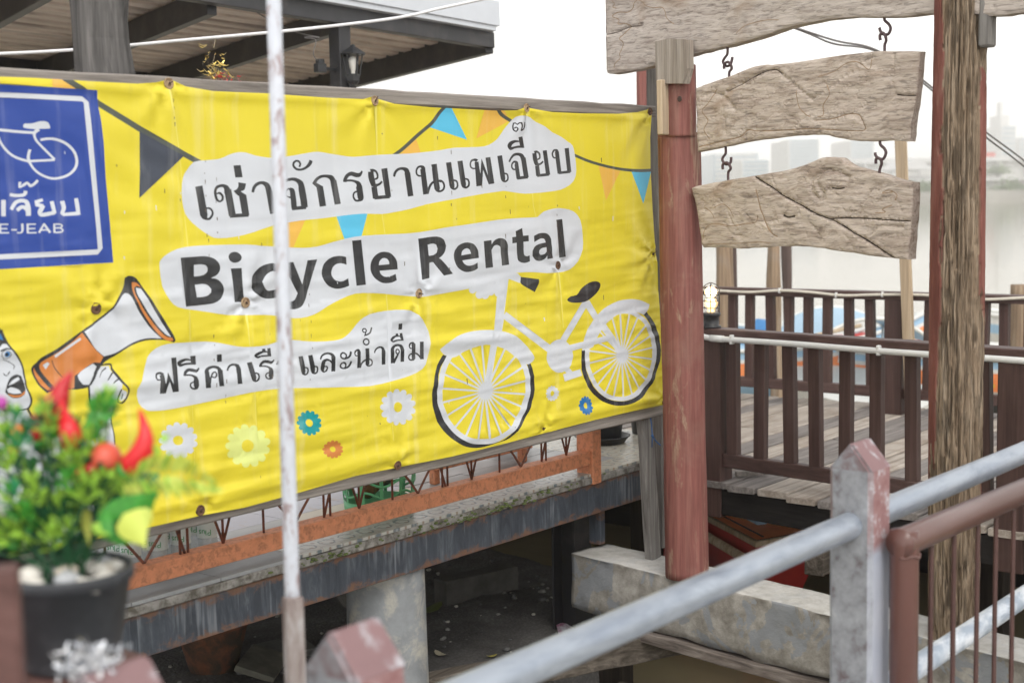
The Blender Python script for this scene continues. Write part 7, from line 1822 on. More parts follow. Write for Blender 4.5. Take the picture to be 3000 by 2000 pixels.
def railing(name, label, xf, ys, post_ys, z0, zb, zt, y0, y1, bw, bd, group=None):
    t = thing(name, label, 'railing', (xf((y0 + y1) / 2), (y0 + y1) / 2, DZ), group)
    P = lambda y_, z: V(xf(y_), y_, z)
    v, f = bar(P(y0, zt - .028), P(y1, zt - .028), .105, .056, bev=.006, seg=20, rough=.003, seed=2); obj('top_rail', v, f, MT['brown_rail_y'], t)
    v, f = bar(P(y0, zb), P(y1, zb), .06, .075, bev=.005, seg=20, rough=.003, seed=3); obj('bottom_rail', v, f, MT['brown_rail_y'], t)
    rn = random.Random(len(ys))
    for y_ in ys:
        dx = rn.uniform(-.012, .012)
        v, f = bar(P(y_ + dx, zb + .036), P(y_ + rn.uniform(-.005, .005), zt - .053), bw, bd, up=(1, 0, 0), bev=.003, seg=8, rough=.002, seed=y_)
        obj('baluster', v, f, MT['brown_rail'], t)
    for y_ in post_ys:
        v, f = bar(P(y_, DZ - .1 if z0 is None else z0), P(y_, zt - .052), .13, .13, up=(1, 0, 0), bev=.005, seg=8, rough=.003, seed=y_ + 4)
        obj('post', v, f, MT['brown_rail'], t)
    return t
FY = [0.0608, -0.1215, -0.2997, -0.4635, -0.6499, -0.8237, -1.0136, -1.1996, -1.3901]
railing('deck_railing', 'dark brown wooden railing at the near edge of the deck, with a white conduit', rlp, FY + [-1.72, -1.9, -2.08], [0.1813, -1.545, -2.75], 1.0, 1.315, 2.035, .27, -2.85, .062, .055, 'brown railings of the deck')
BY = [1.6246, 1.4842, 1.3119, 1.1571, 1.0023, 0.8423, 0.6775, 0.5185, 0.0843, -0.0777, -0.3016, -0.4397]
railing('deck_railing', 'dark brown wooden railing at the river edge of the deck, carrying a pale cable', lambda y_: 3.6, [1.95, 1.79] + BY + [-.6, -.76, -.92], [0.3223, 2.15, -1.1], 1.1, 1.345, 2.055, 2.25, -1.3, .062, .055, 'brown railings of the deck')
# cable clipped along the far rail
cy_ = [2.05, 1.75, 1.45, 1.2, .95, .7, .45, .1, -.3, -.7, -1.2]
pts = [V(3.535, y_, 2.035 + .012 * math.sin(y_ * 7) - (.012 if y_ > 1.9 else 0)) for y_ in cy_]
t = thing('rail_cable', 'pale cable clipped along the river side railing', 'cable', (3.53, .4, 2.02))
obj('cable', *tube(smooth_pts(pts, 8), .010, 8), MT['cable'], t, True)
for y_ in (1.2, .75, .4, .25): obj('clip', *box((3.535, y_, 2.035 + .012 * math.sin(y_ * 7)), .03, .008, .038), MT['pvc'], t)
# lumber post fixed to the far railing
a, b = V((3.5, 0.184, 1.758)), V((3.5, 0.268, 3.285))
a.z = DZ; a.y = 0.164
v, f = bar(a, b, .07, .05, up=(1, 0, 0), bev=.003, seg=10, rough=.002)
single('lumber_upright', 'tall pale sawn lumber upright fixed to the river side railing', 'post', v, f, MT['lumber'])
# PVC conduit under the near rail
zc = 1.985
cp = [V(rlp(.30) - .03, .32, zc + .06), V(rlp(.27) - .055, .285, zc + .035), V(rlp(.22) - .066, .235, zc + .01), V(rlp(.15) - .066, .16, zc), V(rlp(.05) - .066, .05, zc)] + [V(rlp(-k * .4) - .066, -k * .4, zc + .002 * math.sin(k * 2)) for k in range(1, 7)]
t = thing('pvc_conduit', 'white plastic conduit clipped below the near deck rail', 'conduit', (rlp(-1) - .066, -1, zc - .02))
obj('pipe', *tube(smooth_pts(cp, 6), .0155, 12), MT['pvc'], t, True)
obj('sleeve', *tube([V(rlp(.17) - .066, .17, zc), V(rlp(.085) - .066, .085, zc)], .019, 14), MT['pvc'], t, True)
for y_ in (.03, -.86, -1.8): obj('clip', *bar((rlp(y_) - .062, y_, zc - .024), (rlp(y_) - .062, y_, zc + .026), .018, .036, up=(1, 0, 0)), MT['pvc'], t)
# lit bulkhead lamp with a wire cage on the rail end
def cage_lamp():
    c = V((0.909, 0.211, 2.047)); c.z = 2.036
    t = thing('caged_lamp', 'lit bulkhead lamp in a wire cage on the end of the near deck rail', 'lamp', c)
    bk = MT['black_plastic']
    obj('base', *lathe([(.0001, 0), (.055, 0), (.055, .008), (.042, .012), (.044, .060), (.052, .065), (.052, .080), (.040, .082), (.0001, .08)], c, 28), bk, t, True)
    m, nt, b = newmat('lamp_glass')
    b.inputs['Base Color'].default_value = (1, .93, .8, 1); b.inputs['Roughness'].default_value = .05
    b.inputs['Transmission Weight'].default_value = 1.0; b.inputs['Alpha'].default_value = .30
    n_ = noise_n(nt, coords(nt, (40, 40, 6)), 1, 2, .5); bump(nt, b, n_, .3, .01)
    obj('glass', *lathe([(.038, .082), (.039, .17), (.034, .20), (.020, .222), (.0001, .228)], c, 28), m, t, True)
    em = plain('glowing_bulb', (1, .85, .6), .4, 0, .02, 5, 0, emit=(1.0, .62, .26, 1.6))
    obj('bulb', *lathe([(.014, .085), (.014, .10), (.024, .118), (.026, .135), (.018, .155), (.0001, .162)], c, 20), em, t, True)
    for k in range(4):
        a = k * math.pi / 4 * 2 + .5
        d = V(math.cos(a), math.sin(a), 0)
        obj('cage_wire', *tube(smooth_pts([c + d * .045 + V(0, 0, .075), c + d * .046 + V(0, 0, .19), c + d * .034 + V(0, 0, .228), c + V(0, 0, .245)], 6), .0026, 6), bk, t, True)
    for z in (.108, .145, .182):
        obj('cage_ring', *tube([c + V(math.cos(q) * .046, math.sin(q) * .046, z) for q in [2 * math.pi * i / 28 for i in range(28)]], .0024, 6, closed=True), bk, t, True)
    ld = bpy.data.lights.new('lamp_light', 'POINT'); ld.energy = 0.35; ld.color = (1, .75, .42); ld.shadow_soft_size = .03
    lo = bpy.data.objects.new('lamp_light', ld); COL.objects.link(lo); lo.location = (0, 0, .19); lo.parent = t
cage_lamp()

# leafy shrub peeping out behind the banner's right edge
def shrub(c, label, n, r, cols, seed, name='leafy_shrub'):
    rn = random.Random(seed)
    t = thing(name, label, 'plant', c)
    st, lv = MB(), MB()
    for i in range(7):
        tip = V(c) + V(rn.gauss(0, r * .6), rn.gauss(0, r * .6), rn.uniform(.5, 1.0) * r * 3)
        st.add(tube(smooth_pts([V(c), (V(c) + tip) / 2 + V(rn.gauss(0, .03), rn.gauss(0, .03), 0), tip], 4), .004, 5))
        for k in range(n // 7):
            p = V(c).lerp(tip, rn.uniform(.35, 1)) + V(rn.gauss(0, .03), rn.gauss(0, .03), rn.gauss(0, .03))
            d = V(rn.gauss(0, 1), rn.gauss(0, 1), rn.gauss(.2, .7)).normalized() * rn.uniform(.03, .06)
            s = d.cross(V(0, 0, 1)).normalized() * d.length * .32
            lv.add(([p, p + d * .5 + s, p + d, p + d * .5 - s], [(0, 1, 2, 3)]), rn.randrange(len(cols)))
    obj('stem', st.v, st.f, MT['moss'], t, True)
    o = obj('foliage', lv.v, lv.f, cols, t, False, lv.m); o['kind'] = 'stuff'
leafm = [plain('leaf_green', (.07, .20, .035), .5), plain('leaf_light', (.16, .30, .05), .5), plain('leaf_dark', (.03, .10, .02), .5)]
shq = V((1.19, 0.75, 2.108))
shrub((shq.x - .12, .75, FZ + .3), 'small leafy green plant peeping out behind the right edge of the banner', 160, .14, leafm, 3)
plastic_pot((shq.x - .12, .75, FZ), .11, .34, 'black plastic pot of the leafy plant behind the banner', False)

# ------------------------------------------------------------------ poles in the river, boats
for (px0, r0, mt, lb_, lean_) in (((4.783, 2.379, 1.352), .085, 'pole_wood', 'thick pale mooring pole with a split dark side beyond the deck', (.0, .02)), ((5.425, 2.201, 1.206), .062, 'pole_wood', 'slim brown mooring pole beside a darker one', (-.02, .06)), ((6.019, 2.412, 1.13), .055, 'pole_dark', 'slim dark mooring pole beside the brown one', (.02, .06))):
    top = 2.5368
    v, f = rough_post(-1.2, top, r0, r0 * .85, (px0[0], px0[1]), r0 * 99, n=20, m=40, amp=.012, lean=lean_, lump=.02)
    single('mooring_pole', lb_, 'pole', v, f, MT[mt], True, 'mooring poles in the river')
p0, p1 = (4.964, 2.471, 1.329), (4.994, 2.434, 1.328)
v, f = rough_post(-1.2, 2.5368, .04, .035, (p1[0], p1[1]), 77, n=14, m=30, amp=.008)
single('mooring_pole', 'narrow dark grey pole lashed against the thick pale mooring pole', 'pole', v, f, MT['pole_dark'], True, 'mooring poles in the river')
sx_ = (5.678, 0.177, 1.524); st_ = (5.72, 0.199, 1.982)
v, f = rough_post(-1.2, st_[2], .115, .085, (sx_[0], sx_[1]), 31, n=24, m=40, amp=.016, lump=.02)
single('mooring_stump', 'stout brown mooring stump with a flat sawn top beyond the railing', 'pole', v, f, MT['pole_wood'], True)

bc = {'orange': plain('boat_orange', (.92, .30, .11), .4, 0, .1), 'white': plain('boat_white', (.66, .66, .63), .45, 0, .08), 'blue': plain('boat_pale_blue', (.32, .50, .66), .45, 0, .08), 'deepblue': plain('boat_blue', (.06, .22, .48), .4, 0, .1), 'dark': plain('boat_hull_dark', (.05, .055, .06), .5, 0, .2), 'yellow': plain('boat_yellow', (.75, .48, .06), .4), 'red': plain('boat_red', (.42, .035, .03), .4, 0, .1), 'wood': MT['old_timber']}
def longboat(name, label, c, length, beam, rz, sheer, bands, deck_m, rise=.35, extras=None, group=None, seed=0):
    """slender river boat; bands: (name, z0, z1, material, outset) in metres above the waterline at midships"""
    t = thing(name, label, 'boat', c, group)
    M_ = Matrix.Rotation(rz, 3, 'Z')
    W = lambda p: V(c) + M_ @ V(p)
    ns = 36
    def half(s):
        q = abs(s)
        return beam / 2 * max(0.02, (1 - q ** 2.4)) ** .75
    def lift(s): return rise * max(0, s) ** 2.6 + rise * .45 * max(0, -s) ** 2.6
    def band(z0, z1, w0, w1):
        mb = MB()
        for side in (1, -1):
            v, f = [], []
            for i in range(ns + 1):
                s = -1 + 2 * i / ns
                for (z, w) in ((z0, w0), (z1, w1)):
                    v.append(W((s * length / 2, side * half(s) * w, z + lift(s))))
            for i in range(ns):
                q = (2 * i, 2 * i + 2, 2 * i + 3, 2 * i + 1)
                f.append(q if side < 0 else q[::-1])
            mb.add((v, f))
        return mb
    for (nm, z0, z1, mt, w0, w1) in bands:
        b_ = band(z0, z1, w0, w1); obj(nm, b_.v, b_.f, mt, t, False)
    v, f = [], []
    for i in range(ns + 1):
        s = -1 + 2 * i / ns
        v.append(W((s * length / 2, half(s) * .97, sheer + lift(s) - .04))); v.append(W((s * length / 2, -half(s) * .97, sheer + lift(s) - .04)))
    for i in range(ns): f.append((2 * i, 2 * i + 1, 2 * i + 3, 2 * i + 2))
    obj('deck', v, f, deck_m, t)
    for side in (1, -1):
        obj('gunwale', *tube([W((s * length / 2, side * half(s) * 1.0, sheer + lift(s))) for s in [-1 + 2 * i / 30 for i in range(31)]], .03, 6), bc['white'], t, True)
    if extras: extras(t, W)
    return t
bcx = V((11.472, 3.802, 0.22))
def b1_extra(t, W):
    for s in (-2.6, -1.2, .2, 1.55, 2.9):
        mb = MB()
        for side in (1, -1):
            y_ = side * .735
            mb.add(([W((s - .09, y_, .47)), W((s, y_, .55)), W((s + .09, y_, .47)), W((s, y_, .39))], [(0, 1, 2, 3)]))
        obj('diamond', mb.v, mb.f, bc['yellow'], t)
    for s in (-1.0, .1):
        obj('life_ring', *tube([W((s + .26 * math.cos(q), .26 * math.sin(q), .80 + .03 * math.cos(q))) for q in [2 * math.pi * i / 20 for i in range(20)]], .07, 8, closed=True), bc['red'], t, True)
        for q in (.6, 2.2, 3.8, 5.3): obj('ring_stripe', *ico(W((s + .26 * math.cos(q), .26 * math.sin(q), .80 + .03 * math.cos(q))), .082, 1), bc['white'], t, True)
    obj('canopy_panel', *box(W((1.6, 0, .80)), 2.0, .9, .12, .02, R(95)), bc['white'], t)
    obj('tarpaulin', *ico(W((-2.2, 0, .80)), .30, 2, (1.2, 1.2, .7), .5, 3), bc['deepblue'], t, True)
RZB = R(-100)
bnd = lambda hull: [('hull', -.25, .30, hull, .55, .93), ('lower_trim', .30, .36, bc['white'], .93, .96), ('stripe', .36, .58, bc['orange'], .96, 1.0), ('upper_trim', .58, .63, bc['white'], 1.0, 1.0), ('bulwark', .63, .74, bc['blue'], 1.0, .99)]
longboat('river_boat', 'long river boat with an orange stripe and yellow diamonds moored beyond the deck', (bcx.x, bcx.y - .2, 0), 9.5, 1.5, RZB, .74, bnd(bc['dark']), bc['blue'], .5, b1_extra, 'river boats')
b2 = V((11.26, 5.831, 0.2))
def b2_extra(t, W):
    obj('cushion', *box(W((-.6, 0, .85)), .7, .6, .22, .04, R(-70)), bc['deepblue'], t)
longboat('river_boat', 'shorter river boat with an orange stripe and a pale blue bow', (b2.x - .6, b2.y - .1, 0), 5.0, 1.3, R(-62), .74, bnd(bc['blue']), bc['blue'], .45, b2_extra, 'river boats')
AW = [(8.282, 3.284, 1.098), (8.406, 3.164, 1.31), (8.692, 2.819, 1.364), (8.989, 2.44, 1.299), (9.089, 2.286, 1.11)]
bw = thing('river_boat', 'boat under a pale blue rounded awning moored outside the others', 'boat', (AW[2][0], AW[2][1], 0), 'river boats')
awx = (V(AW[4]) - V(AW[0])).normalized(); awx.z = 0; awn = V(math.cos(yaw), math.sin(yaw), 0)
def awp(s, d, z): return V(AW[2][0], AW[2][1], 0) + awx * s + awn * d + V(0, 0, z)
zp = AW[2][2]
v, f = [], []
for i in range(15):
    s_ = -.68 + 1.36 * i / 14
    for d in (0, .5, 1.0, 1.5, 2.2): v.append(awp(s_ * (1 + .04 * d), d, zp - .30 * (abs(s_) / .68) ** 2.2 - .02 * d))
for i in range(14):
    for k in range(4): f.append((i * 5 + k, i * 5 + k + 1, (i + 1) * 5 + k + 1, (i + 1) * 5 + k))
obj('blue_awning', v, f, bc['blue'], bw, True)
for d in (0, 2.2): obj('awning_bow', *tube([awp(s_ * (1 + .04 * d), d - .02, zp + .01 - .30 * (abs(s_) / .68) ** 2.2 - .02 * d) for s_ in [-.68 + 1.36 * i / 14 for i in range(15)]], .022, 6), bc['white'], bw, True)
obj('boat_pole', *tube([awp(-1.3, -.1, zp - .28), awp(-.15, -.05, zp - .06)], .022, 6), MT['lumber'], bw, True)
v, f = [], []
for i in range(13):
    d = -1.2 + 5 * i / 12; hw = .72 * (1 - abs((d - 1.2) / 2.6) ** 3)
    for (k, z) in ((-1, .55), (-.75, -.2), (.75, -.2), (1, .55)): v.append(awp(k * hw, d, z))
for i in range(12):
    for k in range(3): f.append((i * 4 + k, (i + 1) * 4 + k, (i + 1) * 4 + k + 1, i * 4 + k + 1))
    f.append((i * 4 + 3, (i + 1) * 4 + 3, (i + 1) * 4, i * 4))
obj('hull', v, f, bc['white'], bw)
for s_ in (-.62, .62):
    for d in (.1, 2.0): obj('awning_post', *tube([awp(s_, d, .4), awp(s_, d, zp - .2)], .015, 6), bc['white'], bw, True)
b4 = V((16.744, 4.177, 0.4))
longboat('river_boat', 'small white boat moored behind the mooring stump', (b4.x + 1.5, b4.y - 1.2, 0), 5.0, 1.5, R(-80), .6, [('hull', -.25, .3, bc['white'], .6, .97), ('stripe', .3, .45, bc['blue'], .97, 1.0), ('bulwark', .45, .6, bc['white'], 1.0, 1.0)], bc['white'], .3, None, 'river boats')
# old orange punt under the deck
oA, oB, oC = V((1.682, 0.366, 0.68)), V((2.224, 0.152, 0.68)), V((2.086, 0.927, 0.68))
sd_ = (oC - oA).normalized(); tr_ = (oB - oA)
pt_ = thing('wooden_punt', 'old blunt wooden punt with an orange deck and red hull tied under the plank deck', 'boat', ((oA.x + oB.x) / 2, (oA.y + oB.y) / 2, 0))
def pp_(a, b, z): return oA + tr_ * a + sd_ * b + V(0, 0, z - .42) * 1.0
LEN = 2.2
obj('deck', [pp_(0, 0, .415), pp_(1, 0, .415), pp_(1, LEN, .415), pp_(0, LEN, .415)], [(0, 1, 2, 3)], bc['orange'], pt_)
for (nm, a, b) in (('side_strake', pp_(0, -.02, .39), pp_(0, LEN, .39)), ('side_strake', pp_(1, -.02, .39), pp_(1, LEN, .39)), ('transom_strake', pp_(-.02, 0, .39), pp_(1.02, 0, .39))):
    obj(nm, *bar(a, b, .03, .035, seg=12, rough=.004), MT['lumber'], pt_)
hv = [pp_(.02, .02, .37), pp_(.98, .02, .37), pp_(.98, LEN, .37), pp_(.02, LEN, .37), pp_(.10, .5, -.35), pp_(.9, .5, -.35), pp_(.9, LEN, -.35), pp_(.1, LEN, -.35)]
obj('hull', hv, [(0, 1, 5, 4), (1, 2, 6, 5), (3, 0, 4, 7), (2, 3, 7, 6), (4, 5, 6, 7)], bc['red'], pt_)
obj('deck_seam', *bar(pp_(.12, .03, .418), pp_(.12, LEN, .418), .012, .006), bc['dark'], pt_)
obj('blue_board', *bar(pp_(.36, .30, .425), pp_(.36, LEN, .425), .07, .02), bc['blue'], pt_)
obj('grey_mat', [pp_(.42, .42, .432), pp_(.86, .62, .432), pp_(.86, LEN, .432), pp_(.42, LEN, .432)], [(0, 1, 2, 3)], plain('grey_mat', (.20, .20, .21), .8), pt_)
obj('bamboo_fender', *tube([pp_(-.06, .15, .28), pp_(-.05, 1.9, .30)], .03, 8), MT['lumber'], pt_, True)

# ------------------------------------------------------------------ far bank and skyline
bank_n = V(math.cos(yaw), math.sin(yaw), 0); bank_r = V(math.sin(yaw), -math.cos(yaw), 0)
camxy = V(-5.8, -3.8, 0)
def fp(depth_, side, z): return camxy + bank_n * depth_ + bank_r * side + V(0, 0, z)
v, f = [], []
prof = [(322, -1.0), (324, .3), (326, 1.2), (331, 2.0), (340, 2.3), (600, 2.6), (870, 3.1)]
for i in range(61):
    s = -690 + 1380 * i / 60
    for (d, z) in prof: v.append(fp(d + 2 * noise.noise(V(s * .01, 0, 0)), s, z + (.3 * noise.noise(V(s * .05, d, 0)) if z > 0 else 0)))
n = len(prof)
for i in range(60):
    for k in range(n - 1): f.append((i * n + k, (i + 1) * n + k, (i + 1) * n + k + 1, i * n + k + 1))
o = obj('far_bank', v, f, plain('far_bank_earth', (.30, .285, .25), .9, 0, .35, .05, 0, dirt=(.08, .11, .05), dirt_scale=.06))
o['kind'] = 'structure'
def sidez(p): 
    q = V(p) - camxy
    return q.dot(bank_n), q.dot(bank_r), p[2]
glassy = plain('hazy_glass', (.32, .42, .50), .25, 0, .1, .02, 0); pale = plain('pale_facade', (.66, .66, .65), .7, 0, .06, .05, 0); roofw = plain('white_metal_roof', (.58, .58, .58), .6, 0, .05, .1, 0); greyw = plain('grey_shed_wall', (.42, .42, .42), .7, 0, .1, .1, 0)
def building(name, label, cat, x0, x1, ztop, z0, d, dd, wall, bands=0, bandm=None, top=None, group=None):
    """x0, x1: side extent in metres at depth d"""
    t = thing(name, label, cat, fp(d, (x0 + x1) / 2, z0), group)
    def blk(nm, a0, a1, b0, b1, za, zb, mt):
        v = [fp(b, a, z) for z in (za, zb) for b in (b0, b1) for a in (a0, a1)]
        obj(nm, v, [(0, 1, 3, 2), (4, 6, 7, 5), (0, 4, 5, 1), (2, 3, 7, 6), (0, 2, 6, 4), (1, 5, 7, 3)], mt, t)
    blk('wall', x0, x1, d, d + dd, z0, ztop, wall)
    for k in range(bands):
        za = z0 + (ztop - z0) * (k + .35) / bands; zb = z0 + (ztop - z0) * (k + .85) / bands
        blk('window_band', x0 + (x1 - x0) * .04, x1 - (x1 - x0) * .04, d - .4, d - .05, za, zb, bandm)
    if top: top(t, blk)
    return t
FB = [(2085, 2215, 520, 74.3602, 90.5796, 16.94), (2168, 2248, 480, 78.153, 87.3664, 13.4252), (2303, 2392, 600, 117.2986, 130.111, 24.2838), (2482, 2552, 680, 162.1365, 173.5573, 26.2779), (2920, 2962, 800, 274.9748, 283.0366, 36.4461), (2972, 2996, 830, 295.5104, 300.2899, 31.0004), (2440, 3060, 400, 91.2207, 150.724, 10.0406), (2620, 2722, 352, 95.4392, 104.0537, 7.4519), (2440, 2720, 380, 86.6159, 112.1447, 7.8083), (2690, 3060, 345, 99.2959, 129.9233, 5.0461), (2395, 2450, 720, 156.4441, 165.9455, 18.0174), (2030, 2090, 600, 77.7384, 86.376, 12.2172), (2250, 2300, 650, 118.5114, 126.3092, 11.5618)]
B = lambda i: FB[i]
def slanted(t, blk): pass
building('office_block', 'slanted blue glass office block in the haze across the river', 'building', B(0)[3], B(0)[4], B(0)[5], 2, 520, 40, glassy, 9, pale)
building('office_block', 'lower white latticed office block beside the blue glass one', 'building', B(1)[3], B(1)[4], B(1)[5], 2, 480, 30, pale, 8, glassy)
building('tower_block', 'broad pale tower block with floor bands in the haze', 'building', B(2)[3], B(2)[4], B(2)[5], 2, 600, 40, pale, 14, glassy)
building('tower_block', 'narrow bluish tower block in the haze', 'building', B(3)[3], B(3)[4], B(3)[5], 2, 680, 40, pale, 14, glassy)
def spire(t, blk):
    a, b_, z = B(4)[3], B(4)[4], B(4)[5]; w = b_ - a
    blk('upper_stage', a + w * .2, b_ - w * .2, 800 + 6, 800 + 24, z, z + 6.5, pale)
    blk('spire', a + w * .42, b_ - w * .42, 800 + 12, 800 + 18, z + 6.5, z + 14, pale)
building('skyscraper', 'stepped skyscraper with a spire, faint in the haze', 'building', B(4)[3], B(4)[4], B(4)[5], 3, 800, 30, pale, 12, glassy, spire)
building('skyscraper', 'slim plain skyscraper, fainter, beside the stepped one', 'building', B(5)[3], B(5)[4], B(5)[5], 3, 830, 20, pale, 10, glassy)
def shed(t, blk):
    a, b_, z = B(6)[3], B(6)[4], B(6)[5]
    blk('roof', a - 1, b_ + 1, 398, 432, z, z + 1.2, roofw)
    for k in range(9): blk('pillar', a + (b_ - a) * k / 8, a + (b_ - a) * k / 8 + .8, 397.2, 398.2, 2.5, z, greyw)
    blk('red_sign', a + (b_ - a) * .72, a + (b_ - a) * .78, 405, 406, z + 1.2, z + 2.6, plain('red_sign', (.5, .08, .06), .6))
building('warehouse', 'long white roofed riverside warehouse across the water', 'building', B(6)[3], B(6)[4], B(6)[5], 2.2, 400, 30, pale, 0, None, shed)
def gable(t, blk):
    a, b_, z = B(7)[3], B(7)[4], B(7)[5]
    v = [fp(350, a - .5, z), fp(350, b_ + .5, z), fp(350, (a + b_) / 2, z + 2.6), fp(372, a - .5, z), fp(372, b_ + .5, z), fp(372, (a + b_) / 2, z + 2.6)]
    obj('gable_roof', v, [(0, 1, 2), (3, 5, 4), (0, 2, 5, 3), (1, 4, 5, 2)], roofw, t)
building('boat_shed', 'small gabled grey shed on the far bank', 'building', B(7)[3], B(7)[4], B(7)[5] - 1.5, 2.0, 352, 20, greyw, 0, None, gable)
building('pier_shed', 'low open pier shed with a pale roof on the far bank', 'building', B(9)[3], B(9)[4], B(9)[5] - .6, 1.8, 345, 8, greyw, 0, None, lambda t, blk: blk('roof', B(9)[3] - 1, B(9)[4] + 1, 343, 356, B(9)[5] - .6, B(9)[5], roofw))
building('tower_block', 'low pale block between the two taller tower blocks in the haze', 'building', B(10)[3], B(10)[4], B(10)[5], 3, 720, 30, pale, 8, glassy)
rnf = random.Random(12)
leafd = [plain('far_leaf', (.06, .12, .03), .7), plain('far_leaf_light', (.11, .17, .05), .7)]
for i, (px_, w) in enumerate(((116.9048, 5), (96.8511, 3.5), (135.1092, 4), (77.6133, 4))):
    d = 334 if i != 2 else 396
    t = thing('bank_tree', ['bushy green tree at the water edge of the far bank', 'low green bush on the far bank by the gabled shed', 'green tree crown in front of the warehouse roof', 'dark bush on the far bank left of the sheds'][i], 'tree', fp(d, px_, 1.6))
    mb = MB()
    hh = 2.2 if i != 2 else 6.5
    for k in range(260):
        p = fp(d + rnf.gauss(0, 1.2), px_ + rnf.gauss(0, w * .38), hh + abs(rnf.gauss(0, 1.0)))
        q = V(rnf.gauss(0, 1), rnf.gauss(0, 1), rnf.gauss(0, 1)).normalized() * .45; s = q.orthogonal().normalized() * .3
        mb.add(([p - q, p + s, p + q, p - s], [(0, 1, 2, 3)]), rnf.randrange(2))
    obj('trunk', *tube([fp(d, px_, 1.4), fp(d, px_, hh + .5)], [.3, .12], 6), MT['pole_dark'], t)
    o = obj('crown', mb.v, mb.f, leafd, t, False, mb.m); o['kind'] = 'stuff'

# ------------------------------------------------------------------ walkway the view is taken from and its pipe railing
RY, RZ1, RZ2 = -2.15, 1.87, 1.36
WK = thing('walkway', 'concrete walkway slab behind the pipe railing', 'walkway', (-5, -3.6, .5)); WK['kind'] = 'structure'
obj('slab', *box((-5.0, -3.62, .87), 7.2, 3.1, .16, .01), MT['concrete_pale'], WK)
for x in (-8, -5.2, -2.0):
    obj('pier', *bar((x, -2.4, -.7), (x, -2.4, .79), .25, .25, up=(1, 0, 0)), MT['pile'], WK)

def gable_post(x, y, ztop, label, w=.125, zb=.94, grp='concrete posts of the pipe railing'):
    """square concrete post with a gabled, red painted head"""
    t = thing('concrete_post', label, 'post', (x, y, zb), grp)
    h = w / 2; zs = ztop - .075
    b = .012
    sh = MB()
    ring = [(-h + b, -h), (h - b, -h), (h, -h + b), (h, h - b), (h - b, h), (-h + b, h), (-h, h - b), (-h, -h + b)]
    v, f = [], []
    nz = 16
    for j in range(nz + 1):
        z = zb + (zs - zb) * j / nz
        for (a, c) in ring:
            k = .0025 * noise.noise(V(a * 20 + x, c * 20, z * 7))
            v.append((x + a + k, y + c + k, z))
    for j in range(nz):
        for k in range(8): f.append((j * 8 + k, j * 8 + (k + 1) % 8, (j + 1) * 8 + (k + 1) % 8, (j + 1) * 8 + k))
    # faces towards -x are bare mottled concrete, the others keep red paint near the head
    m_, nt, bs = newmat('half_painted_concrete')
    ge = nd(nt, 'ShaderNodeNewGeometry'); sx = nd(nt, 'ShaderNodeSeparateXYZ'); nt.links.new(ge.outputs['Normal'], sx.inputs[0])
    po = nd(nt, 'ShaderNodeSeparateXYZ'); nt.links.new(coords(nt), po.inputs[0])
    n1 = noise_n(nt, coords(nt), 17, 8, .7); n2 = noise_n(nt, coords(nt), 5, 5, .6)
    bare = ramp(nt, n1, [(.33, (.11, .08, .085)), (.44, (.20, .205, .22)), (.62, (.29, .30, .32)), (.74, (.38, .38, .39))])
    red = ramp(nt, n1, [(.38, (.235, .115, .115)), (.54, (.29, .165, .165)), (.64, (.50, .48, .51))])
    blue = ramp(nt, n2, [(.4, (.36, .39, .47)), (.7, (.44, .46, .52))])
    low = nd(nt, 'ShaderNodeMath', operation='MULTIPLY_ADD'); nt.links.new(n2, low.inputs[0]); low.inputs[1].default_value = .16; nt.links.new(po.outputs['Z'], low.inputs[2])
    sd = mix(nt, ramp(nt, low.outputs[0], [(min(.99, (zs - zb - .16) ), 0), (min(1, (zs - zb - .11)), 1)]), blue, red)
    ab = nd(nt, 'ShaderNodeMath', operation='ABSOLUTE'); nt.links.new(sx.outputs['X'], ab.inputs[0])
    c = mix(nt, ramp(nt, ab.outputs[0], [(.6, 0), (.8, 1)]), sd, bare)
    nt.links.new(c, bs.inputs['Base Color']); bs.inputs['Roughness'].default_value = .8
    bump(nt, bs, n1, .35, .006)
    obj('shaft', v, f, m_, t)
    # gable head: ridge along x
    hv = [(x - h, y - h, zs), (x + h, y - h, zs), (x + h, y + h, zs), (x - h, y + h, zs), (x - h + .002, y, ztop), (x + h - .002, y, ztop)]
    hv2, hf2 = [], []
    bmh = bmesh.new()
    bv = [bmh.verts.new(p) for p in hv]
    for q in ((0, 1, 5, 4), (2, 3, 4, 5), (1, 2, 5), (3, 0, 4), (3, 2, 1, 0)): bmh.faces.new([bv[i] for i in q])
    bmesh.ops.bevel(bmh, geom=[e for e in bmh.edges if min(a.co.z for a in e.verts) > zs - 1 and not all(abs(a.co.z - zs) < 1e-6 for a in e.verts)], offset=.007, segments=2, affect='EDGES')
    bmh.verts.index_update()
    vv = [tuple(a.co) for a in bmh.verts]; ff = [tuple(a.index for a in q.verts) for q in bmh.faces]
    idx = [1 if abs(q.normal.x) > .7 else 0 for q in bmh.faces]
    bmh.free()
    obj('head', vv, ff, [MT['post_red'], MT['post_face']], t, False, idx)
    return t
gable_post(-2.265, RY, 2.098, 'mottled concrete post with a red gabled head where the brown handrail starts')
gable_post(-4.185, RY, 2.072, 'concrete post with a worn mauve gabled head beside the white flaking pole')
gable_post(-4.66, RY - .01, 2.135, 'red brown concrete post with silver tinsel draped over its head')
pr = thing('pipe_railing', 'galvanised two pipe railing passing through the concrete posts', 'railing', (-3.2, RY, .95))
for (z, mt, sd_) in ((RZ1, 'galv', 0), (RZ2, 'galv_white', 1)):
    pts = [(x, RY + .004 * math.sin(x * 1.3 + sd_), z + .003 * math.sin(x * 2.1)) for x in [-7 + i * .25 for i in range(33)]]
    obj('pipe', *tube(pts, .036 if z > 1.5 else .034, 24), MT[mt], pr, True)
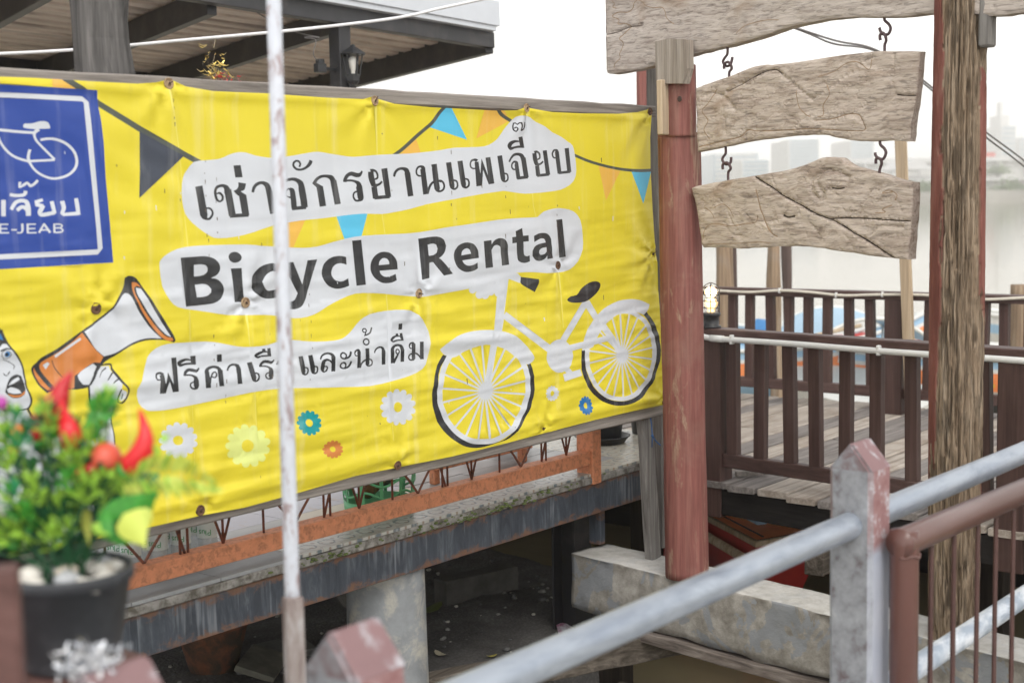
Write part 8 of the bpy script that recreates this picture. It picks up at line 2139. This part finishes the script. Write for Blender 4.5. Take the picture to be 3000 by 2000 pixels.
# brown steel handrail with rebar balusters
bx0, by = (-2.247, -2.27, 1.797)[0], -2.27
zt0 = (-2.247, -2.27, 1.83)[2]
br = thing('steel_handrail', 'glossy brown steel handrail with ribbed rebar balusters', 'handrail', (bx0, by, .94))
ht = zt0 - .0
dz = -0.0261
rz = lambda x: ht + (x - bx0) * dz
obj('post_tube', *tube([(bx0, by, .94), (bx0, by, ht - .01), (bx0, by, ht + .03)], .038, 28), MT['brown_steel'], br, True)
obj('top_tube', *tube([(bx0 - .034, by, rz(bx0 - .034)), (bx0 - .03, by, rz(bx0 - .03)), (bx0 + 2.3, by, rz(bx0 + 2.3))], .039, 28), MT['brown_steel'], br, True)
obj('weld', *tube(smooth_pts([(bx0 + .036 * math.cos(q), by + .037 * math.sin(q) - .002, ht - .036 + .004 * math.sin(q * 5)) for q in [math.pi * (1 + i / 8) for i in range(9)]], 3), .0045, 6), MT['brown_steel'], br, True)
xs = [-2.0661, -1.9023, -1.7191, -1.5693, -1.4169]
dxm = (xs[-1] - xs[0]) / 4
for k in range(9):
    x = xs[k] if k < 5 else xs[4] + dxm * (k - 4)
    z1 = rz(x) - .035
    v, f = [], []
    n = 12
    nz = int((z1 - 1.0) / .0035)
    for j in range(nz + 1):
        z = 1.0 + (z1 - 1.0) * j / nz
        for q in range(n):
            a = 2 * math.pi * q / n
            rr_ = .0068 + .0011 * (1 if ((z + .004 * math.sin(a)) % .0105) < .004 else 0) + (.001 if q in (0, 6) else 0)
            v.append((x + rr_ * math.cos(a), by + rr_ * math.sin(a), z))
    for j in range(nz):
        for q in range(n): f.append((j * n + q, j * n + (q + 1) % n, (j + 1) * n + (q + 1) % n, (j + 1) * n + q))
    obj('baluster', v, f, MT['rebar'], br, True)
obj('bottom_tube', *tube([(bx0, by, 1.0), (bx0 + 2.3, by, 1.0)], .02, 12), MT['brown_steel'], br, True)

# ------------------------------------------------------------------ flaking white pole
pa, pb = V((-3.793, -1.57, 1.768)), V((-3.69, -1.461, 3.24))
dirp = (pb - pa).normalized()
foot = pa - dirp * ((pa.z - .47) / dirp.z)
jn = V((-3.784, -1.556, 1.925))
m_, nt, bs = newmat('flaking_white_paint_pole')
n1 = noise_n(nt, coords(nt, (46, 46, 16)), 1, 7, .65, .4)
c = ramp(nt, n1, [(.36, (.56, .59, .65)), (.53, (.50, .52, .57)), (.58, (.33, .27, .28)), (.70, (.25, .19, .19))])
nt.links.new(c, bs.inputs['Base Color']); bs.inputs['Roughness'].default_value = .6; bump(nt, bs, n1, .4, .006)
m2_, nt, bs = newmat('bare_brown_pole_foot')
n1 = noise_n(nt, coords(nt, (30, 30, 7)), 1, 7, .65, .4)
c = ramp(nt, n1, [(.38, (.17, .125, .115)), (.55, (.29, .25, .235)), (.66, (.38, .36, .36)), (.70, (.62, .64, .68))])
nt.links.new(c, bs.inputs['Base Color']); bs.inputs['Roughness'].default_value = .7; bump(nt, bs, n1, .4, .006)
t = thing('metal_pole', 'thin pole with flaking white paint and a bare brown square foot', 'pole', foot)
obj('upper_tube', *tube([jn - dirp * .02, jn + dirp * .02, jn.lerp(pb, .5), pb], [.0175, .0165, .0162, .016], 20), m_, t, True)
obj('square_foot', *bar(foot, jn, .040, .040, up=(.5, 1, 0), bev=.004, seg=20, rough=.001), m2_, t)

# ------------------------------------------------------------------ potted plastic plant on a brown shelf
PD = 2.25
pc3 = V((-4.541, -1.879, 2.045))
pz = pc3.z
sh_m = wood('red_brown_shelf', 0, (.085, .045, .040), (.125, .065, .058), (.17, .095, .085), .6, .6, .3)
sf = thing('plant_shelf', 'red brown timber shelf on posts carrying the potted plastic plant', 'shelf', (pc3.x - .4, pc3.y, .94))
obj('board', *bar((pc3.x - 1.3, pc3.y + .02, pz - .022), (pc3.x + .10, pc3.y + .02, pz - .022), .17, .042, seg=10, rough=.002), sh_m, sf)
for x in (pc3.x - 1.2, pc3.x + .02): obj('leg', *bar((x, pc3.y + .02, -.5), (x, pc3.y + .02, pz - .043), .09, .09, up=(1, 0, 0)), sh_m, sf)
lp = V((-4.871, -2.238, 2.247))
obj('rail_post', *bar((lp.x, lp.y, .94), (lp.x, lp.y, 2.3282), .045, .045, up=(.6, .8, 0)), sh_m, sf)
def potted(c, r, h, label, full=True):
    t = thing('potted_plant', label, 'potted plant', c, 'pots on the shelf')
    prof = [(.0001, .002), (r * .70, .002), (r * .73, .008), (r * .96, h - .022), (r * 1.02, h - .02), (r * 1.03, h - .003), (r * 1.01, h), (r * .95, h - .001), (r * .92, h - .03), (.0001, h - .03)]
    obj('pot', *lathe(prof, c, 64), MT['pot_plastic'], t, True)
    return t
pc3.z = pz
H, RR = .158, .100
pp = potted(pc3, RR, H, 'plastic chilli plant with green sprigs in a black pot of white pebbles')
rn = random.Random(21)
pebm = [plain('white_pebble', (.66, .63, .58), .6, 0, .08), plain('cream_pebble', (.52, .46, .38), .6, 0, .1), plain('grey_stone', (.42, .43, .45), .6, 0, .1)]
for i in range(46):
    a = rn.uniform(0, 6.283); q = RR * .86 * math.sqrt(rn.random()); s_ = rn.uniform(.011, .020)
    hh = H - .022 + .026 * (1 - (q / RR) ** 2) * rn.uniform(.2, 1)
    v, f = ico(pc3 + V(math.cos(a) * q, math.sin(a) * q, hh), s_, 2, (rn.uniform(.9, 1.3), rn.uniform(.8, 1.1), rn.uniform(.6, .9)), .35, i)
    obj('pebble', v, f, pebm[rn.choice((0, 0, 0, 1, 2))], pp, True)
gm = [plain('plastic_green', (.055, .28, .035), .4, 0, .25, 60), plain('plastic_lime', (.30, .52, .06), .4, 0, .2, 60), plain('plastic_deep_green', (.012, .085, .030), .45, 0, .2), plain('plastic_bluegreen', (.03, .25, .10), .4, 0, .25, 60), plain('plastic_yellow_green', (.52, .60, .10), .45, 0, .08)]
def blade(p, d, w, m, lv, cup=.25):
    """a leaf of six faces with a folded midrib"""
    d = V(d); L_ = d.length; a = d.normalized()
    s = a.cross(V(rn.gauss(0, .4), rn.gauss(0, .4), 1)).normalized(); u = s.cross(a)
    pts = [p]
    for (t_, ww) in ((.3, .8), (.62, 1.0), (.85, .55)):
        pts += [p + d * t_ + s * w * ww / 2 + u * (cup * w), p + d * t_ + u * (t_ * t_ * -.08 * L_), p + d * t_ - s * w * ww / 2 + u * (cup * w)]
    pts.append(p + d - u * (.10 * L_))
    f = [(0, 2, 1), (0, 3, 2), (1, 2, 5, 4), (2, 3, 6, 5), (4, 5, 8, 7), (5, 6, 9, 8), (7, 8, 10), (8, 9, 10)]
    lv.add((pts, f), m)
ZV = V(0, 0, 1)
rootp = pc3 + V(0, 0, H - .01)
def up_pos(px_, py_, dd): return px_
SP = [((-4.563, -1.764, 2.39), 0.0324, 0), ((-4.582, -1.837, 2.395), 0.0297, 3), ((-4.603, -1.832, 2.36), 0.0335, 1), ((-4.537, -1.789, 2.333), 0.0324, 0), ((-4.608, -1.848, 2.317), 0.0324, 3), ((-4.559, -1.874, 2.435), 0.0335, 1), ((-4.534, -1.862, 2.403), 0.0324, 0), ((-4.518, -1.792, 2.37), 0.0313, 2), ((-4.548, -1.912, 2.381), 0.0324, 1), ((-4.513, -1.921, 2.398), 0.0335, 0), ((-4.529, -1.923, 2.363), 0.0324, 1), ((-4.554, -1.927, 2.341), 0.0335, 0), ((-4.513, -1.819, 2.333), 0.0324, 2), ((-4.581, -1.865, 2.322), 0.0335, 1), ((-4.601, -1.862, 2.283), 0.0356, 0), ((-4.607, -1.826, 2.266), 0.0356, 1), ((-4.567, -1.858, 2.27), 0.0324, 2), ((-4.539, -1.873, 2.294), 0.0324, 0), ((-4.55, -1.951, 2.327), 0.0356, 1), ((-4.521, -1.953, 2.335), 0.0324, 1), ((-4.491, -1.942, 2.337), 0.0281, 0), ((-4.561, -1.914, 2.268), 0.0281, 1), ((-4.572, -1.887, 2.251), 0.0297, 1), ((-4.591, -1.833, 2.245), 0.0324, 0), ((-4.561, -1.823, 2.237), 0.0302, 2), ((-4.477, -1.896, 2.431), 0.0378, 0), ((-4.462, -1.896, 2.451), 0.027, 0), ((-4.546, -1.764, 2.421), 0.027, 3), ((-4.594, -1.762, 2.367), 0.0324, 0), ((-4.593, -1.743, 2.293), 0.0356, 0), ((-4.62, -1.797, 2.245), 0.0324, 3), ((-4.502, -1.858, 2.28), 0.0302, 2), ((-4.478, -1.871, 2.282), 0.0302, 2), ((-4.517, -1.77, 2.404), 0.0248, 2), ((-4.476, -1.822, 2.4), 0.027, 2), ((-4.466, -1.9, 2.289), 0.027, 2), ((-4.551, -1.739, 2.439), 0.0216, 0)]
viewd = V(math.cos(yaw), math.sin(yaw), 0)
for i in range(34):
    q = V(SP[rn.randrange(len(SP))][0]) + V(rn.gauss(0, .012), rn.gauss(0, .012), rn.gauss(0, .012)) + viewd * rn.uniform(.03, .09)
    if q.z < rootp.z + .13: SP.append((q, .034, 2))
for (p, s_, g) in SP:
    p = V(p)
    stem_pts = smooth_pts([rootp + V(rn.gauss(0, .018), rn.gauss(0, .018), -.02), rootp.lerp(p, .5) + V(rn.gauss(0, .012), rn.gauss(0, .012), -.01), p - V(0, 0, s_ * .4)], 4)
    st = obj('stem', *tube(stem_pts, .0022, 5), gm[2], pp, True)
    ax = (p - rootp).normalized() * .5 + ZV * .6; ax.normalize()
    lv = MB()
    for k in range(20):
        h_ = k / 20
        a = k * 2.4
        sd = (ax.orthogonal().normalized() * math.cos(a) + ax.cross(ax.orthogonal()).normalized() * math.sin(a))
        rad = s_ * .42 * math.sin(math.pi * (h_ * .8 + .15))
        b_ = p + ax * (h_ - .5) * s_ * 1.15 + sd * rad * .5
        d = (sd * (1.1 - h_ * .7) + ax * (.45 + h_)).normalized() * s_ * .80
        blade(b_, d, s_ * .36, [g, g, (g + 1) % 4, 1][rn.randrange(4)], lv, .10)
    obj('sprig', lv.v, lv.f, gm, pp, False, lv.m)
def chilli(pts, r, m):
    sp_ = smooth_pts([tuple(p) for p in pts], 6)
    n_ = len(sp_)
    rad = [max(.0012, r * (math.sin(math.pi * min(1, .12 + .5 * (1 - i / (n_ - 1)) + .0)) if True else 1) * (1 if i > 2 else .75 + .12 * i) * (1 - .72 * (i / (n_ - 1)) ** 2.2)) for i in range(n_)]
    c_ = obj('chilli', *tube(sp_, rad, 16), m, pp, True)
    obj('calyx', *lathe([(.0001, -.006), (r * .75, -.002), (r * .95, .006), (r * .3, .010), (.003, .022)], sp_[0], 10, V(sp_[0]) - V(sp_[3])), gm[0], c_, True)
cred, cred2 = plain('plastic_red', (.62, .012, .018), .28, 0, .08), plain('plastic_dark_red', (.48, .01, .018), .3, 0, .12)
for pts, r, m in (([(-4.488, -1.975, 2.36), (-4.479, -1.997, 2.384), (-4.472, -2.001, 2.415), (-4.468, -1.984, 2.451)], .020, cred), ([(-4.522, -1.826, 2.418), (-4.52, -1.84, 2.451), (-4.51, -1.847, 2.483), (-4.499, -1.857, 2.505)], .021, cred2), ([(-4.521, -1.799, 2.393), (-4.521, -1.795, 2.42), (-4.515, -1.798, 2.447), (-4.504, -1.794, 2.462)], .018, cred2), ([(-4.524, -1.893, 2.391), (-4.533, -1.893, 2.419), (-4.53, -1.877, 2.439), (-4.526, -1.862, 2.465)], .018, cred)): chilli(pts, r, m)
tm = V((-4.502, -1.938, 2.374))
obj('tomato', *ico(tm, .026, 3, (1, 1, 1.02)), plain('plastic_tomato', (.60, .09, .05), .38, 0, .12), pp, True)
obj('berry', *ico(V((-4.523, -1.931, 2.358)), .014, 2), cred2, pp, True)
for q, s_, c_ in (((-4.567, -1.803, 2.412), .010, (.75, .20, .03)), ((-4.584, -1.818, 2.385), .008, (.75, .20, .03)), ((-4.568, -1.764, 2.457), .009, (.42, .06, .34)), ((-4.549, -1.932, 2.354), .008, (.65, .10, .03)), ((-4.613, -1.827, 2.31), .016, (.62, .60, .58))):
    obj('bud', *ico(V(q), s_, 2, (1, 1, 1.3)), plain('bud_%d' % int(V(q).z * 1e4), c_, .5), pp, True)
# big leaves
def big_leaf(a, b, w, m, bend, name='leaf'):
    a, b = V(a), V(b); d = b - a
    view = V(math.cos(yaw), math.sin(yaw), 0)
    s = d.cross(view).normalized(); u = s.cross(d).normalized()
    v, f = [], []
    n = 10
    for i in range(n + 1):
        t_ = i / n; ww = w * (math.sin(math.pi * t_ ** .62) ** .75) * (1 - t_ ** 3) * .5 + .0005
        c = a + d * t_ + u * (bend * math.sin(math.pi * t_)) 
        for q in (-1, -.5, 0, .5, 1): v.append(c + s * ww * q - view * (.25 * ww * (1 - abs(q)) * 1.0))
    for i in range(n):
        for q in range(4): f.append((i * 5 + q, i * 5 + q + 1, (i + 1) * 5 + q + 1, (i + 1) * 5 + q))
    obj(name, v, f, m, pp, True)
big_leaf((-4.528, -1.957, 2.257), (-4.489, -2.056, 2.338), .072, gm[0], .01)
big_leaf((-4.517, -1.983, 2.282), (-4.492, -2.021, 2.33), .045, gm[2], .02)
big_leaf((-4.536, -1.972, 2.295), (-4.541, -2.003, 2.266), .022, gm[0], .0)
big_leaf((-4.528, -2.014, 2.302), (-4.523, -2.06, 2.254), .052, gm[4], .006)
big_leaf((-4.509, -2.02, 2.307), (-4.51, -2.042, 2.267), .04, gm[4], .004)
big_leaf((-4.548, -1.96, 2.28), (-4.544, -1.999, 2.269), .018, gm[1], .004)
big_leaf((-4.535, -1.926, 2.3), (-4.559, -1.968, 2.251), .016, plain('plastic_olive', (.22, .24, .03), .5), .0)
big_leaf((-4.493, -1.894, 2.419), (-4.461, -1.895, 2.462), .034, gm[0], .0)
big_leaf((-4.574, -1.824, 2.43), (-4.569, -1.863, 2.425), .022, gm[2], .0)
# pale fern frond
f0, f1 = V((-4.5, -1.963, 2.336)), V((-4.466, -2.163, 2.346))
lv = MB()
for k in range(22):
    t_ = k / 21
    p = f0.lerp(f1, t_) + ZV * (.020 * math.sin(math.pi * t_))
    d = (f1 - f0).normalized()
    L_ = .040 * math.sin(math.pi * min(1, .18 + t_ * .8)) + .004
    for sd in (1, -1):
        blade(p, (d * .55 + ZV * .8 * sd + V(rn.gauss(0, .1), rn.gauss(0, .1), 0)).normalized() * L_, .013, 4 if k % 5 else 1, lv, .1)
obj('fern_frond', lv.v, lv.f, gm, pp, False, lv.m)
lv = MB()
for (x_, d_) in (((-4.487, -2.052, 2.385), V(-.01, .0, .02)), ((-4.48, -2.057, 2.406), V(.012, .01, .012))):
    blade(V(x_), d_, .014, 1, lv)
obj('leaflet', lv.v, lv.f, gm, pp, False, lv.m)
obj('stem', *tube(smooth_pts([rootp, V((-4.506, -1.958, 2.325)), V((-4.487, -2.052, 2.383))], 5), .0014, 5), gm[1], pp, True)
obj('stem', *tube(smooth_pts([rootp, V((-4.522, -1.943, 2.294)), f0, f1], 5), .0016, 5), gm[1], pp, True)
for (a_) in ((-4.476, -1.988, 2.366), (-4.503, -1.94, 2.358), (-4.522, -1.827, 2.415), (-4.518, -1.983, 2.274), (-4.525, -2.018, 2.299), (-4.521, -1.799, 2.392), (-4.524, -1.893, 2.39), (-4.493, -1.894, 2.417)):
    obj('stem', *tube(smooth_pts([rootp + V(rn.gauss(0, .012), rn.gauss(0, .012), -.02), rootp.lerp(V(a_), .55) + V(0, 0, .01), V(a_)], 5), .0022, 5), gm[2], pp, True)
# second pot at the shelf's end
p2 = V((-4.609, -1.699, 2.145)); p2.z = pz
pp2 = potted((p2.x, p2.y, pz), .088, .185, 'plain black pot beside the plastic chilli plant')
obj('soil', *lathe([(.08, .155), (.0001, .157)], (p2.x, p2.y, pz), 24), MT['ground'], pp2, True)
# silver tinsel on the nearest post
tc = V((-4.682, -2.135, 2.153))
ts = tinsel('t', '', tc + V(0, 0, -.016), .0155, [silv, silv2, silv], 190, 9, (1.1, 1.1, .45), .020, .003)
for k in range(9):
    d = V(rn.uniform(-1, 1), rn.uniform(-1, 1), rn.uniform(.3, 1)).normalized() * .026
    s = d.orthogonal().normalized() * .004
    ts.add(([tc - s, tc + s, tc + d * .6 + s * 1.3, tc + d * .6 - s * 1.3, tc + d], [(0, 1, 2, 3), (3, 2, 4)]), k % 3)
ts.single('silver_tinsel', 'crumpled silver tinsel draped on the red brown post head', 'tinsel', [silv, silv2, silv])

# ------------------------------------------------------------------ river haze
def haze():
    z0, z1 = -1.6, 62.0
    pts = [tuple(fp(d, s, 0))[:2] for d, s in ((-90, 730), (885, 730), (885, -730), (-90, -730))]
    v = [(x, y, z) for z in (z0, z1) for (x, y) in pts]
    f = [(3, 2, 1, 0), (4, 5, 6, 7), (0, 1, 5, 4), (1, 2, 6, 5), (2, 3, 7, 6), (3, 0, 4, 7)]
    m = bpy.data.materials.new('river_haze'); m.use_nodes = True
    nt = m.node_tree
    nt.nodes.remove(nt.nodes['Principled BSDF'])
    pv = nt.nodes.new('ShaderNodeVolumePrincipled')
    pv.inputs['Color'].default_value = (.99, .985, .98, 1)
    pv.inputs['Density'].default_value = HAZE
    pv.inputs['Anisotropy'].default_value = 0.72
    nt.links.new(pv.outputs[0], nt.nodes['Material Output'].inputs['Volume'])
    o = obj('haze', v, f, m); o['kind'] = 'stuff'
HAZE = 0.0015
haze()
